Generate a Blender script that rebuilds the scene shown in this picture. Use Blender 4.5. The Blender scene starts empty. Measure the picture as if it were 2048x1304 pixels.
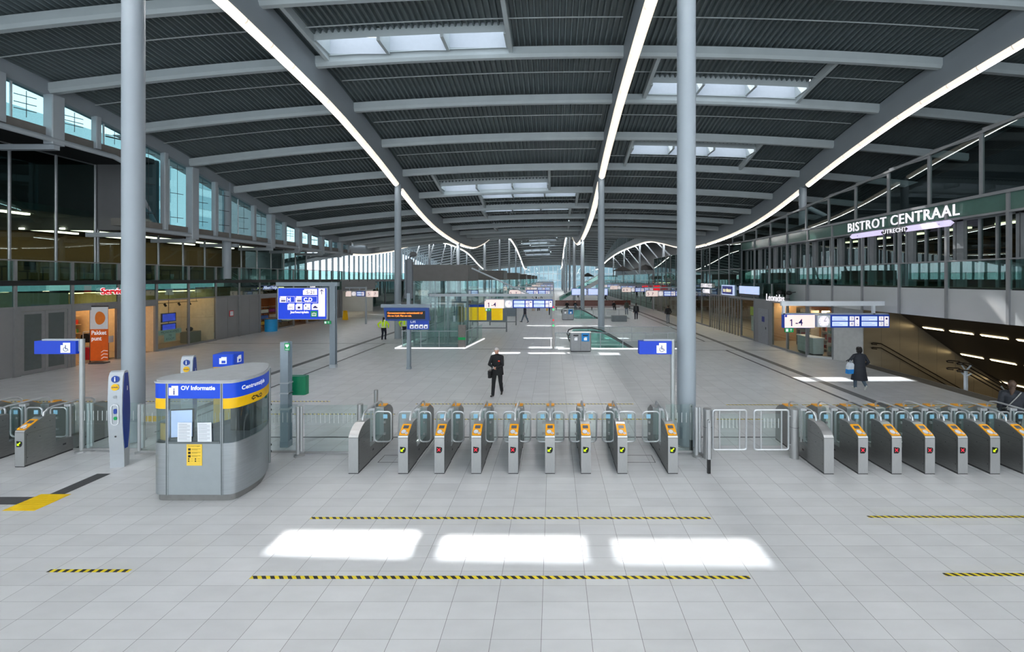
import bpy, math, random
from mathutils import Vector, Matrix, noise as mnoise
random.seed(7)
scene = bpy.context.scene
COL = scene.collection
PI = math.pi
# ---------------------------------------------------------------- camera
FPX, CX, CY, CH = 858.0, 1106.0, 557.0, 4.3
cam_d = bpy.data.cameras.new('camera')
cam_d.sensor_width = 36.0
cam_d.sensor_fit = 'HORIZONTAL'
cam_d.lens = FPX / 2048 * 36.0
cam_d.shift_x = (1024 - CX) / 2048
cam_d.shift_y = -(652 - CY) / 2048
cam_d.clip_end = 2000
cam = bpy.data.objects.new('camera', cam_d)
cam.location = (0, 0, CH)
cam.rotation_euler = (PI / 2, 0, 0)
COL.objects.link(cam)
scene.camera = cam
# ---------------------------------------------------------------- world, sun, exposure
world = bpy.data.worlds.new('world')
scene.world = world
world.use_nodes = True
wn = world.node_tree
wn.nodes.clear()
wo = wn.nodes.new('ShaderNodeOutputWorld')
wb = wn.nodes.new('ShaderNodeBackground')
wt = wn.nodes.new('ShaderNodeTexCoord')
wz = wn.nodes.new('ShaderNodeTexNoise')
wz.inputs['Scale'].default_value = 2.2
wz.inputs['Detail'].default_value = 5
wr = wn.nodes.new('ShaderNodeValToRGB')
wr.color_ramp.elements[0].position = 0.38
wr.color_ramp.elements[0].color = (0.72, 0.88, 1.0, 1)
wr.color_ramp.elements[1].position = 0.62
wr.color_ramp.elements[1].color = (1.0, 1.0, 1.0, 1)
wn.links.new(wt.outputs['Generated'], wz.inputs['Vector'])
wn.links.new(wz.outputs['Fac'], wr.inputs['Fac'])
wn.links.new(wr.outputs['Color'], wb.inputs['Color'])
wb.inputs['Strength'].default_value = 2.15
wn.links.new(wb.outputs['Background'], wo.inputs['Surface'])
sun_d = bpy.data.lights.new('sun', 'SUN')
sun_d.energy = 8.0
sun_d.angle = math.radians(0.6)
sun_d.color = (1.0, 0.97, 0.93)
sun = bpy.data.objects.new('sun', sun_d)
sun.location = (-30, 70, 90)
sun.rotation_euler = Vector((5.7, -12.5, -15.6)).to_track_quat('-Z', 'Y').to_euler()
COL.objects.link(sun)
scene.view_settings.view_transform = 'Standard'
scene.view_settings.look = 'None'
scene.view_settings.gamma = 1.0
scene.view_settings.use_curve_mapping = False
scene.view_settings.exposure = 0.22
scene.cycles.max_bounces = 8
scene.cycles.diffuse_bounces = 5
scene.cycles.glossy_bounces = 4
scene.cycles.transparent_max_bounces = 24
scene.cycles.use_denoising = True
scene.cycles.sample_clamp_indirect = 6.0
scene.cycles.caustics_reflective = False
scene.cycles.caustics_refractive = False
# ---------------------------------------------------------------- materials
MATS = {}
def lin(c):
    c = c / 255.0
    return c / 12.92 if c <= 0.04045 else ((c + 0.055) / 1.055) ** 2.4
def rgb(c):
    return (lin(c[0]), lin(c[1]), lin(c[2]), 1)
def mat(name, c, rough=0.5, metal=0.0, emit=0.0, vary=0.06, scale=6.0, stretch=(1, 1, 1), spec=0.5):
    if name in MATS:
        return MATS[name]
    m = bpy.data.materials.new(name)
    m.use_nodes = True
    nt = m.node_tree
    b = nt.nodes['Principled BSDF']
    b.inputs['Roughness'].default_value = rough
    b.inputs['Metallic'].default_value = metal
    b.inputs['Specular IOR Level'].default_value = spec
    col = rgb(c)
    tc = nt.nodes.new('ShaderNodeTexCoord')
    mp = nt.nodes.new('ShaderNodeMapping')
    mp.inputs['Scale'].default_value = stretch
    nz = nt.nodes.new('ShaderNodeTexNoise')
    nz.inputs['Scale'].default_value = scale
    nz.inputs['Detail'].default_value = 4
    rp = nt.nodes.new('ShaderNodeValToRGB')
    rp.color_ramp.elements[0].position = 0.3
    rp.color_ramp.elements[1].position = 0.7
    rp.color_ramp.elements[0].color = tuple(max(0, x * (1 - vary)) for x in col[:3]) + (1,)
    rp.color_ramp.elements[1].color = tuple(min(1, x * (1 + vary)) for x in col[:3]) + (1,)
    L = nt.links.new
    L(tc.outputs['Object'], mp.inputs['Vector'])
    L(mp.outputs['Vector'], nz.inputs['Vector'])
    L(nz.outputs['Fac'], rp.inputs['Fac'])
    L(rp.outputs['Color'], b.inputs['Base Color'])
    if emit > 0:
        b.inputs['Emission Strength'].default_value = emit
        L(rp.outputs['Color'], b.inputs['Emission Color'])
    MATS[name] = m
    return m
def glass(name, tint, refl=0.08, rough=0.0, gc=1.0):
    if name in MATS:
        return MATS[name]
    m = bpy.data.materials.new(name)
    m.use_nodes = True
    nt = m.node_tree
    nt.nodes.clear()
    o = nt.nodes.new('ShaderNodeOutputMaterial')
    t = nt.nodes.new('ShaderNodeBsdfTransparent')
    t.inputs['Color'].default_value = tint + (1,)
    g = nt.nodes.new('ShaderNodeBsdfGlossy')
    g.inputs['Roughness'].default_value = rough
    g.inputs['Color'].default_value = (gc * .92, gc, gc * .97, 1)
    f = nt.nodes.new('ShaderNodeFresnel')
    ge = nt.nodes.new('ShaderNodeNewGeometry')
    io = nt.nodes.new('ShaderNodeMapRange')
    io.inputs['To Min'].default_value = 1.5
    io.inputs['To Max'].default_value = 1 / 1.5
    nt.links.new(ge.outputs['Backfacing'], io.inputs['Value'])
    nt.links.new(io.outputs['Result'], f.inputs['IOR'])
    a = nt.nodes.new('ShaderNodeMath')
    a.operation = 'ADD'
    a.use_clamp = True
    a.inputs[1].default_value = refl
    mx = nt.nodes.new('ShaderNodeMixShader')
    L = nt.links.new
    L(f.outputs['Fac'], a.inputs[0])
    L(a.outputs['Value'], mx.inputs['Fac'])
    L(t.outputs['BSDF'], mx.inputs[1])
    L(g.outputs['BSDF'], mx.inputs[2])
    L(mx.outputs['Shader'], o.inputs['Surface'])
    MATS[name] = m
    return m
STEEL = mat('painted steel grey', (176, 184, 190), 0.45, vary=0.03, scale=2)
COLUMN = mat('column paint', (160, 170, 178), 0.5, vary=0.02, scale=1.5)
BEAM = mat('roof beam paint', (186, 194, 196), 0.55, vary=0.05, scale=1.2)
GIRDER = mat('girder paint', (152, 160, 166), 0.5, vary=0.03, scale=1)
DECK = mat('dark ribbed roof sheet', (98, 108, 110), 0.42, vary=0.12, scale=0.8)
WHITE = mat('white paint', (228, 232, 236), 0.5, vary=0.02)
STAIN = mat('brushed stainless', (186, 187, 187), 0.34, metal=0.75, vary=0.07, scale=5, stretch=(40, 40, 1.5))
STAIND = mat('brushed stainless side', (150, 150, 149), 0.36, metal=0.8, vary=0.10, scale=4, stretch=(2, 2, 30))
CHROME = mat('polished tube', (205, 208, 210), 0.3, metal=0.55, vary=0.02)
BLACK = mat('black plastic', (18, 19, 21), 0.45, vary=0.1)
DKGREY = mat('dark grey metal', (66, 66, 68), 0.5, vary=0.08, scale=3)
PANEL = mat('grey facade panel', (128, 128, 130), 0.5, vary=0.05, scale=0.8)
PANELL = mat('pale facade panel', (188, 189, 190), 0.38, metal=0.35, vary=0.05, scale=0.7)
FRAME = mat('facade frame grey', (136, 137, 139), 0.5, metal=0.3, vary=0.04)
ORANGE = mat('reader orange', (246, 168, 20), 0.4, vary=0.03)
BLUE = mat('sign blue', (10, 62, 214), 0.4, emit=0.35, vary=0.03)
BLUEU = mat('sign blue with painted glow', (8, 62, 196), 0.45, emit=0.06, vary=0.03)  # wheelchair signs are unlit; a faint glow is painted into their blue
NAVY = mat('booth blue', (10, 70, 205), 0.4, emit=0.12, vary=0.03)
DBLUE = mat('display frame blue', (18, 62, 168), 0.4, emit=0.15, vary=0.03)
YELLOW = mat('signal yellow', (250, 196, 0), 0.5, vary=0.04)
LITWH = mat('lit white sign face', (240, 232, 236), 0.4, emit=0.55, vary=0.02)
LITPK = mat('lit warm sign face', (248, 224, 216), 0.4, emit=0.5, vary=0.02)
LITBL = mat('lit pale blue screen', (196, 212, 250), 0.4, emit=0.6, vary=0.08, scale=3)
LETW = mat('lit white letter', (250, 245, 250), 0.4, emit=.55, vary=0.0)
LETTER = mat('white letter', (235, 238, 242), 0.5, emit=0.25, vary=0.0)
INK = mat('dark blue ink', (40, 36, 120), 0.5, vary=0.0)
GREEN = mat('exit green', (0, 140, 74), 0.4, emit=0.25, vary=0.03)
GREENP = mat('green cabinet', (0, 122, 84), 0.4, vary=0.06)
REDL = mat('red signal', (214, 30, 52), 0.4, emit=1.0, vary=0.0)
GRNL = mat('green signal', (176, 220, 20), 0.4, emit=1.0, vary=0.0)
REDP = mat('red paint', (205, 32, 40), 0.5, vary=0.05)
LEDOR = mat('led orange', (255, 130, 40), 0.4, emit=2.0, vary=0.0)
WARML = mat('warm strip light', (255, 236, 190), 0.4, emit=5.0, vary=0.0)
SHOPL = mat('shop light panel', (255, 214, 160), 0.4, emit=7.0, vary=0.0)
SHOPB = mat('bright shop light panel', (255, 226, 186), 0.4, emit=24.0, vary=0.0)
OFFL = mat('office light strip', (255, 230, 200), 0.4, emit=11.0, vary=0.0)
PAPER = mat('paper', (228, 232, 238), 0.7, vary=0.02)
GL_GATE = glass('clear gate glass', (0.91, 0.955, 0.95), 0.02)
GL_BAL = glass('balustrade glass', (0.66, 0.82, 0.79), 0.05)
GL_FAC = glass('facade glass', (0.45, 0.62, 0.57), 0.05, gc=.8)
GL_DARK = glass('dark facade glass', (0.45, 0.55, 0.54), 0.02, gc=.6)
GL_SHOP = glass('shop window glass', (0.86, 0.92, 0.90), 0.02, gc=.6)
GL_CLER = glass('clerestory glass', (0.42, 0.66, 0.70), 0.02)
GL_BOOTH = glass('booth glass', (0.86, 0.91, 0.92), 0.05)
GL_END = glass('end wall glass', (0.64, 0.70, 0.73), 0.03)
GL_SKY = glass('skylight glass', (0.86, 0.92, 0.97), 0.03)
def light_tube_mat():
    m = bpy.data.materials.new('light tube diffuser')
    m.use_nodes = True
    nt = m.node_tree
    b = nt.nodes['Principled BSDF']
    tc = nt.nodes.new('ShaderNodeTexCoord')
    sp = nt.nodes.new('ShaderNodeSeparateXYZ')
    mu = nt.nodes.new('ShaderNodeMath'); mu.operation = 'MULTIPLY'; mu.inputs[1].default_value = 0.72
    fr = nt.nodes.new('ShaderNodeMath'); fr.operation = 'FRACT'
    gt = nt.nodes.new('ShaderNodeMath'); gt.operation = 'GREATER_THAN'; gt.inputs[1].default_value = 0.025
    rp = nt.nodes.new('ShaderNodeMix'); rp.data_type = 'RGBA'
    rp.inputs['A'].default_value = (0.45, 0.42, 0.38, 1)
    rp.inputs['B'].default_value = rgb((255, 240, 222))
    L = nt.links.new
    L(tc.outputs['Object'], sp.inputs[0]); L(sp.outputs['Y'], mu.inputs[0]); L(mu.outputs[0], fr.inputs[0])
    L(fr.outputs[0], gt.inputs[0]); L(gt.outputs[0], rp.inputs['Factor'])
    L(rp.outputs['Result'], b.inputs['Base Color']); L(rp.outputs['Result'], b.inputs['Emission Color'])
    # the diffuser throws most of its light straight down
    ge = nt.nodes.new('ShaderNodeNewGeometry'); s2 = nt.nodes.new('ShaderNodeSeparateXYZ'); L(ge.outputs['Normal'], s2.inputs[0])
    def mm(op, x, v):
        n = nt.nodes.new('ShaderNodeMath'); n.operation = op; L(x, n.inputs[0]); n.inputs[1].default_value = v; return n.outputs[0]
    dn = mm('MAXIMUM', mm('MULTIPLY', s2.outputs['Z'], -1.0), 0.0)
    pw = mm('POWER', dn, 45.0)
    st = mm('ADD', mm('MULTIPLY', pw, 86.0), 0.84)
    lens = nt.nodes.new('ShaderNodeMix'); lens.data_type = 'RGBA'
    L(pw, lens.inputs['Factor']); L(rp.outputs['Result'], lens.inputs['A']); lens.inputs['B'].default_value = (0.955, 0.95, 0.945, 1)
    fac = nt.nodes.new('ShaderNodeMath'); fac.operation = 'MULTIPLY'; fac.use_clamp = True; fac.inputs[1].default_value = 30.0
    L(pw, fac.inputs[0]); L(fac.outputs[0], lens.inputs['Factor']); L(lens.outputs['Result'], b.inputs['Emission Color'])
    L(st, b.inputs['Emission Strength'])
    b.inputs['Roughness'].default_value = 0.4
    return m
TUBE = light_tube_mat()
def floor_mat():
    m = bpy.data.materials.new('pale stone tile floor')
    m.use_nodes = True
    nt = m.node_tree
    b = nt.nodes['Principled BSDF']
    L = nt.links.new
    def math_(op, a, v=None, clamp=False):
        n = nt.nodes.new('ShaderNodeMath'); n.operation = op; n.use_clamp = clamp
        if isinstance(a, (int, float)): n.inputs[0].default_value = a
        else: L(a, n.inputs[0])
        if v is not None:
            if isinstance(v, (int, float)): n.inputs[1].default_value = v
            else: L(v, n.inputs[1])
        return n.outputs[0]
    g = nt.nodes.new('ShaderNodeNewGeometry')
    sp = nt.nodes.new('ShaderNodeSeparateXYZ'); L(g.outputs['Position'], sp.inputs[0])
    u = math_('DIVIDE', math_('ADD', sp.outputs['X'], 0.14 + 60 * 0.6016), 0.6016)
    v = math_('DIVIDE', math_('ADD', sp.outputs['Y'], 30 - 0.187), 0.2985)
    fu, fv = math_('FRACT', u), math_('FRACT', v)
    du = math_('MULTIPLY', math_('MINIMUM', fu, math_('SUBTRACT', 1.0, fu)), 0.6016)
    dv = math_('MULTIPLY', math_('MINIMUM', fv, math_('SUBTRACT', 1.0, fv)), 0.2985)
    ju = math_('LESS_THAN', du, 0.0030)
    jv = math_('MULTIPLY', math_('LESS_THAN', dv, 0.0022), 0.75)
    joint = math_('MAXIMUM', ju, jv)
    cb = nt.nodes.new('ShaderNodeCombineXYZ')
    L(math_('FLOOR', u), cb.inputs[0]); L(math_('FLOOR', v), cb.inputs[1])
    wh = nt.nodes.new('ShaderNodeTexWhiteNoise'); wh.noise_dimensions = '2D'; L(cb.outputs[0], wh.inputs['Vector'])
    nz = nt.nodes.new('ShaderNodeTexNoise'); nz.inputs['Scale'].default_value = 1.6; nz.inputs['Detail'].default_value = 6
    mp = nt.nodes.new('ShaderNodeMapping'); mp.inputs['Scale'].default_value = (1, 2.6, 1)
    L(g.outputs['Position'], mp.inputs['Vector']); L(mp.outputs[0], nz.inputs['Vector'])
    tone = math_('ADD', math_('MULTIPLY', wh.outputs['Value'], 0.10), math_('MULTIPLY', nz.outputs['Fac'], 0.22))
    val = math_('ADD', tone, 0.83)
    mx = nt.nodes.new('ShaderNodeMix'); mx.data_type = 'RGBA'
    base = nt.nodes.new('ShaderNodeVectorMath'); base.operation = 'SCALE'
    base.inputs[0].default_value = rgb((209, 211, 213))[:3]
    L(val, base.inputs['Scale'])
    L(base.outputs[0], mx.inputs['A']); mx.inputs['B'].default_value = rgb((112, 114, 118)); L(joint, mx.inputs['Factor'])
    L(mx.outputs['Result'], b.inputs['Base Color'])
    b.inputs['Roughness'].default_value = 0.38
    b.inputs['Specular IOR Level'].default_value = 0.5
    bp = nt.nodes.new('ShaderNodeBump'); bp.inputs['Strength'].default_value = 0.15; bp.inputs['Distance'].default_value = 0.002
    L(math_('SUBTRACT', 1.0, joint), bp.inputs['Height']); L(bp.outputs[0], b.inputs['Normal'])
    return m
FLOOR = floor_mat()
def tape_mat(name, slant):
    m = bpy.data.materials.new(name)
    m.use_nodes = True
    nt = m.node_tree
    b = nt.nodes['Principled BSDF']
    L = nt.links.new
    g = nt.nodes.new('ShaderNodeNewGeometry')
    d = nt.nodes.new('ShaderNodeVectorMath'); d.operation = 'DOT_PRODUCT'
    d.inputs[1].default_value = (1 / 0.124, slant / 0.124, 0)
    L(g.outputs['Position'], d.inputs[0])
    ad = nt.nodes.new('ShaderNodeMath'); ad.inputs[1].default_value = 400
    L(d.outputs['Value'], ad.inputs[0])
    fr = nt.nodes.new('ShaderNodeMath'); fr.operation = 'FRACT'; L(ad.outputs[0], fr.inputs[0])
    lt = nt.nodes.new('ShaderNodeMath'); lt.operation = 'LESS_THAN'; lt.inputs[1].default_value = 0.5; L(fr.outputs[0], lt.inputs[0])
    mx = nt.nodes.new('ShaderNodeMix'); mx.data_type = 'RGBA'
    mx.inputs['A'].default_value = rgb((240, 216, 30)); mx.inputs['B'].default_value = rgb((24, 24, 24))
    L(lt.outputs[0], mx.inputs['Factor']); L(mx.outputs['Result'], b.inputs['Base Color'])
    b.inputs['Roughness'].default_value = 0.45
    return m
TAPE = tape_mat('hazard tape slanted', 0.9)
TAPEV = tape_mat('hazard tape straight', 0.0)
# ---------------------------------------------------------------- mesh builder
class MB:
    def __init__(s):
        s.v, s.f, s.m = [], [], []
    def add(s, vs, fs, m=0):
        o = len(s.v)
        s.v += [tuple(p) for p in vs]
        for f in fs:
            s.f.append(tuple(i + o for i in f)); s.m.append(m)
        return s
    def box(s, x0, x1, y0, y1, z0, z1, m=0):
        vs = [(x0, y0, z0), (x1, y0, z0), (x1, y1, z0), (x0, y1, z0), (x0, y0, z1), (x1, y0, z1), (x1, y1, z1), (x0, y1, z1)]
        return s.add(vs, [(0, 3, 2, 1), (4, 5, 6, 7), (0, 1, 5, 4), (1, 2, 6, 5), (2, 3, 7, 6), (3, 0, 4, 7)], m)
    def quad(s, a, b, c, d, m=0):
        return s.add([a, b, c, d], [(0, 1, 2, 3)], m)
    def rbox(s, x0, x1, y0, y1, z0, z1, r=0.01, m=0):
        """box with chamfered vertical edges"""
        r = min(r, (x1 - x0) / 2.01, (y1 - y0) / 2.01)
        P = [(x0 + r, y0), (x1 - r, y0), (x1, y0 + r), (x1, y1 - r), (x1 - r, y1), (x0 + r, y1), (x0, y1 - r), (x0, y0 + r)]
        return s.prism(P, z0, z1, m=m)
    def prism(s, P, z0, z1, m=0, ax='z'):
        n = len(P)
        if ax == 'z': f = lambda p, z: (p[0], p[1], z)
        elif ax == 'x': f = lambda p, z: (z, p[0], p[1])
        else: f = lambda p, z: (p[0], z, p[1])
        vs = [f(p, z0) for p in P] + [f(p, z1) for p in P]
        fs = [tuple(range(n - 1, -1, -1)), tuple(range(n, 2 * n))]
        fs += [(i, (i + 1) % n, n + (i + 1) % n, n + i) for i in range(n)]
        return s.add(vs, fs, m)
    def cyl(s, p0, p1, r0, r1=None, seg=16, m=0, caps=True):
        return s.tube([p0, p1], [r0, r0 if r1 is None else r1], seg, m, caps)
    def tube(s, pts, r, seg=10, m=0, caps=True, closed=False):
        pts = [Vector(p) for p in pts]
        n = len(pts)
        rs = r if isinstance(r, (list, tuple)) else [r] * n
        vs, fs = [], []
        up = None
        for i, p in enumerate(pts):
            if closed: t = pts[(i + 1) % n] - pts[i - 1]
            elif i == 0: t = pts[1] - p
            elif i == n - 1: t = p - pts[-2]
            else: t = (pts[i + 1] - p).normalized() + (p - pts[i - 1]).normalized()
            t.normalize()
            if up is None:
                up = Vector((0, 0, 1)) if abs(t.z) < 0.9 else Vector((1, 0, 0))
            a = up - t * up.dot(t)
            if a.length < 1e-4:
                a = Vector((1, 0, 0)) - t * t.x
            a.normalize(); up = a
            b = t.cross(a)
            for k in range(seg):
                an = 2 * PI * k / seg
                vs.append(p + a * (rs[i] * math.cos(an)) + b * (rs[i] * math.sin(an)))
        for i in range(n if closed else n - 1):
            for k in range(seg):
                j = (i + 1) % n
                fs.append((i * seg + k, i * seg + (k + 1) % seg, j * seg + (k + 1) % seg, j * seg + k))
        if caps and not closed:
            fs.append(tuple(range(seg - 1, -1, -1)))
            fs.append(tuple((n - 1) * seg + k for k in range(seg)))
        return s.add(vs, fs, m)
    def lathe(s, prof, c=(0, 0, 0), seg=24, m=0, sx=1.0, sy=1.0):
        vs, fs = [], []
        for (r, z) in prof:
            for k in range(seg):
                a = 2 * PI * k / seg
                vs.append((c[0] + r * sx * math.cos(a), c[1] + r * sy * math.sin(a), c[2] + z))
        n = len(prof)
        for i in range(n - 1):
            for k in range(seg):
                fs.append((i * seg + k, i * seg + (k + 1) % seg, (i + 1) * seg + (k + 1) % seg, (i + 1) * seg + k))
        fs.append(tuple(range(seg - 1, -1, -1)))
        fs.append(tuple((n - 1) * seg + k for k in range(seg)))
        return s.add(vs, fs, m)
    def sphere(s, c, rx, ry=None, rz=None, seg=14, rings=9, m=0):
        ry = ry or rx; rz = rz or rx
        pr = []
        for i in range(rings + 1):
            a = PI * i / rings
            pr.append((max(math.sin(a), 0.02), -math.cos(a)))
        vs, fs = [], []
        for (r, z) in pr:
            for k in range(seg):
                a = 2 * PI * k / seg
                vs.append((c[0] + rx * r * math.cos(a), c[1] + ry * r * math.sin(a), c[2] + rz * z))
        for i in range(rings):
            for k in range(seg):
                fs.append((i * seg + k, i * seg + (k + 1) % seg, (i + 1) * seg + (k + 1) % seg, (i + 1) * seg + k))
        fs.append(tuple(range(seg - 1, -1, -1))); fs.append(tuple(rings * seg + k for k in range(seg)))
        return s.add(vs, fs, m)
    def sweep(s, pts, prof, m=0, caps=True):
        """profile (x,z) carried along pts running in y, kept upright"""
        n = len(prof); vs, fs = [], []
        for p in pts:
            for (a, b) in prof:
                vs.append((p[0] + a, p[1], p[2] + b))
        for i in range(len(pts) - 1):
            for k in range(n):
                fs.append((i * n + k, i * n + (k + 1) % n, (i + 1) * n + (k + 1) % n, (i + 1) * n + k))
        if caps:
            fs.append(tuple(range(n - 1, -1, -1))); fs.append(tuple((len(pts) - 1) * n + k for k in range(n)))
        return s.add(vs, fs, m)
    def text(s, body, size, fn, m=0, align='CENTER', depth=0.0, bold=0.0, spacing=1.0):
        vs, fs = text_geo(body, size, align, depth, bold, spacing)
        return s.add([fn(*p) for p in vs], fs, m)
    def poly(s, P, fn, m=0):
        return s.add([fn(p[0], p[1], 0) for p in P], [tuple(range(len(P)))], m)
    def build(s, name, mats, parent=None, smooth=False, loc=None):
        me = bpy.data.meshes.new(name)
        me.from_pydata(s.v, [], s.f)
        if not isinstance(mats, (list, tuple)): mats = [mats]
        for x in mats: me.materials.append(x)
        if len(mats) > 1: me.polygons.foreach_set('material_index', s.m)
        if smooth:
            me.polygons.foreach_set('use_smooth', [True] * len(s.f))
            try: me.set_sharp_from_angle(angle=math.radians(40))
            except Exception: pass
        me.update()
        o = bpy.data.objects.new(name, me)
        COL.objects.link(o)
        if parent is not None: o.parent = parent
        if loc is not None: o.location = loc
        return o
TEXTS = {}
def text_geo(body, size, align, depth, bold, spacing):
    key = (body, size, align, depth, bold, spacing)
    if key in TEXTS: return TEXTS[key]
    cu = bpy.data.curves.new('lettering', 'FONT')
    cu.body = body; cu.size = size; cu.align_x = align; cu.align_y = 'CENTER'
    cu.extrude = depth; cu.offset = bold; cu.space_character = spacing
    cu.resolution_u = 3
    o = bpy.data.objects.new('lettering', cu)
    COL.objects.link(o)
    dg = bpy.context.evaluated_depsgraph_get()
    me = bpy.data.meshes.new_from_object(o.evaluated_get(dg))
    r = ([tuple(v.co) for v in me.vertices], [tuple(p.vertices) for p in me.polygons])
    bpy.data.objects.remove(o); bpy.data.curves.remove(cu); bpy.data.meshes.remove(me)
    TEXTS[key] = r
    return r
# mappings for signs: u right, v up, w out of the face
def face_front(x, y, z):
    return lambda u, v, w=0: (x + u, y - w, z + v)
def face_right_wall(x, y, z):       # on a wall at +x looking to -x
    return lambda u, v, w=0: (x - w, y - u, z + v)
def face_left_wall(x, y, z):        # on a wall at -x looking to +x
    return lambda u, v, w=0: (x + w, y + u, z + v)
def up(x, y, z):
    return lambda u, v, w=0: (x + u, y + v, z + w)
# ---------------------------------------------------------------- scene helpers
def tag(o, label=None, cat=None, group=None, kind=None):
    if label: o['label'] = label
    if cat: o['category'] = cat
    if group: o['group'] = group
    if kind: o['kind'] = kind
    return o
def thing(name, label, cat, loc=(0, 0, 0), rz=0, group=None):
    o = bpy.data.objects.new(name, None)
    o.empty_display_size = 0.2
    COL.objects.link(o)
    o.location = loc; o.rotation_euler = (0, 0, rz)
    return tag(o, label, cat, group)
def struct(o):
    o['kind'] = 'structure'
    return o
COUNT = {}
def nxt(k):
    COUNT[k] = COUNT.get(k, 0) + 1
    return '%s_%d' % (k, COUNT[k])
ORD = ['first', 'second', 'third', 'fourth', 'fifth', 'sixth', 'seventh', 'eighth', 'ninth', 'tenth', 'eleventh', 'twelfth',
       'thirteenth', 'fourteenth', 'fifteenth', 'sixteenth', 'seventeenth', 'eighteenth', 'nineteenth', 'twentieth'] + ['%dth' % i for i in range(21, 60)]
def interp(tab, y):
    """monotone-ish cubic (Catmull-Rom) through a table"""
    n = len(tab)
    if y <= tab[0][0]: return tab[0][1]
    if y >= tab[-1][0]: return tab[-1][1]
    for i in range(n - 1):
        if tab[i][0] <= y <= tab[i + 1][0]:
            x0, y0 = tab[i]; x1, y1 = tab[i + 1]
            m0 = (tab[i + 1][1] - tab[i - 1][1]) / (tab[i + 1][0] - tab[i - 1][0]) if i > 0 else (y1 - y0) / (x1 - x0)
            m1 = (tab[i + 2][1] - tab[i][1]) / (tab[i + 2][0] - tab[i][0]) if i < n - 2 else (y1 - y0) / (x1 - x0)
            h = x1 - x0; t = (y - x0) / h
            return (2 * t**3 - 3 * t**2 + 1) * y0 + (t**3 - 2 * t**2 + t) * h * m0 + (-2 * t**3 + 3 * t**2) * y1 + (t**3 - t**2) * h * m1
def frange(a, b, n):
    return [a + (b - a) * i / n for i in range(n + 1)]
def rr(x0, x1, z0, z1, r, k=5):
    """rounded rectangle outline, counter clockwise"""
    P = []
    for cx, cz, a0 in ((x1 - r, z0 + r, -PI / 2), (x1 - r, z1 - r, 0), (x0 + r, z1 - r, PI / 2), (x0 + r, z0 + r, PI)):
        for i in range(k + 1):
            a = a0 + PI / 2 * i / k
            P.append((cx + r * math.cos(a), cz + r * math.sin(a)))
    return P
# ================================================================ STRUCTURE
LT = [(-8, 9.9), (0, 9.95), (8, 9.9), (14.5, 9.65), (17.5, 9.4), (21.5, 8.95), (23.5, 8.6), (27.4, 7.8), (31, 6.9), (35, 5.95), (38.8, 5.3),
      (42.6, 4.9), (46.4, 4.65), (50, 4.5), (54, 4.48), (58, 4.6), (62, 4.95), (69, 6.1), (76, 7.5), (92, 9.8), (108, 10.7), (127, 9.7),
      (144, 7.6), (165, 4.5), (182, 4.5)]
RC = 3.0
def Lz(x, y): return CH + interp(LT, y) - 0.0025 * (x - RC) ** 2
def Bz(x, y): return Lz(x, y) + 1.05
# ---- floor with openings
HOLES = [(15.9, 30.0, 14.2, 21.8), (2.4, 8.3, 26.45, 29.25), (2.4, 8.3, 45.9, 48.7)]
def holed(xs, ys, holes, z):
    b = MB()
    for i in range(len(xs) - 1):
        for j in range(len(ys) - 1):
            cx, cy = (xs[i] + xs[i + 1]) / 2, (ys[j] + ys[j + 1]) / 2
            if any(h[0] < cx < h[1] and h[2] < cy < h[3] for h in holes): continue
            b.quad((xs[i], ys[j], z), (xs[i + 1], ys[j], z), (xs[i + 1], ys[j + 1], z), (xs[i], ys[j + 1], z))
    return b
fx = sorted({-46, 40} | {h[k] for h in HOLES for k in (0, 1)})
fy = sorted({-9, 200} | {h[k] for h in HOLES for k in (2, 3)})
struct(holed(fx, fy, HOLES, 0).build('floor', FLOOR))
def floor_strip(x0, x1, y0, y1, m, h=0.004):
    return struct(MB().box(x0, x1, y0, y1, 0.0005, h).build(nxt('trim'), m))
STRIPM = mat('dark floor strip', (104, 106, 108), 0.5)
STRIPL = mat('dark floor seam', (92, 94, 96), 0.6)
for x in (-12.7, 11.2): floor_strip(x - 0.16, x + 0.16, 13.2 if x > 0 else 16.5, 170, STRIPM)
floor_strip(-11.16, -11.06, 12.0, 28.4, STRIPL); floor_strip(-11.16, -11.06, 31.2, 120, STRIPL)
floor_strip(10.3, 10.42, 13.0, 25.7, STRIPL); floor_strip(10.3, 10.42, 29.3, 60, STRIPL)
for (x0, x1, y) in ((-23, -9, 28.4), (-9, 0, 26.1), (3.5, 14, 29.3), (8, 14, 25.7), (-23, -12, 47), (-10, 2.6, 11.62), (-6.3, -4.6, 11.62), (2.8, 6.2, 11.62)):
    floor_strip(x0, x1, y - 0.03, y + 0.03, STRIPL)
# service hatches in the wide lanes
for x0, x1 in ((-4.1, -3.42), (1.72, 2.4)):
    b = MB()
    for (a, c, d, e) in ((x0, x1, 10.02, 10.035), (x0, x1, 10.42, 10.435), (x0, x0 + .015, 10.02, 10.435), (x1 - .015, x1, 10.02, 10.435)):
        b.box(a, c, d, e, 0.0005, 0.003)
    struct(b.build(nxt('trim'), STRIPL))
floor_strip(15.2, 15.86, 13.0, 22.0, mat('dark stair edge tiles', (96, 93, 88), 0.6))
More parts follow.
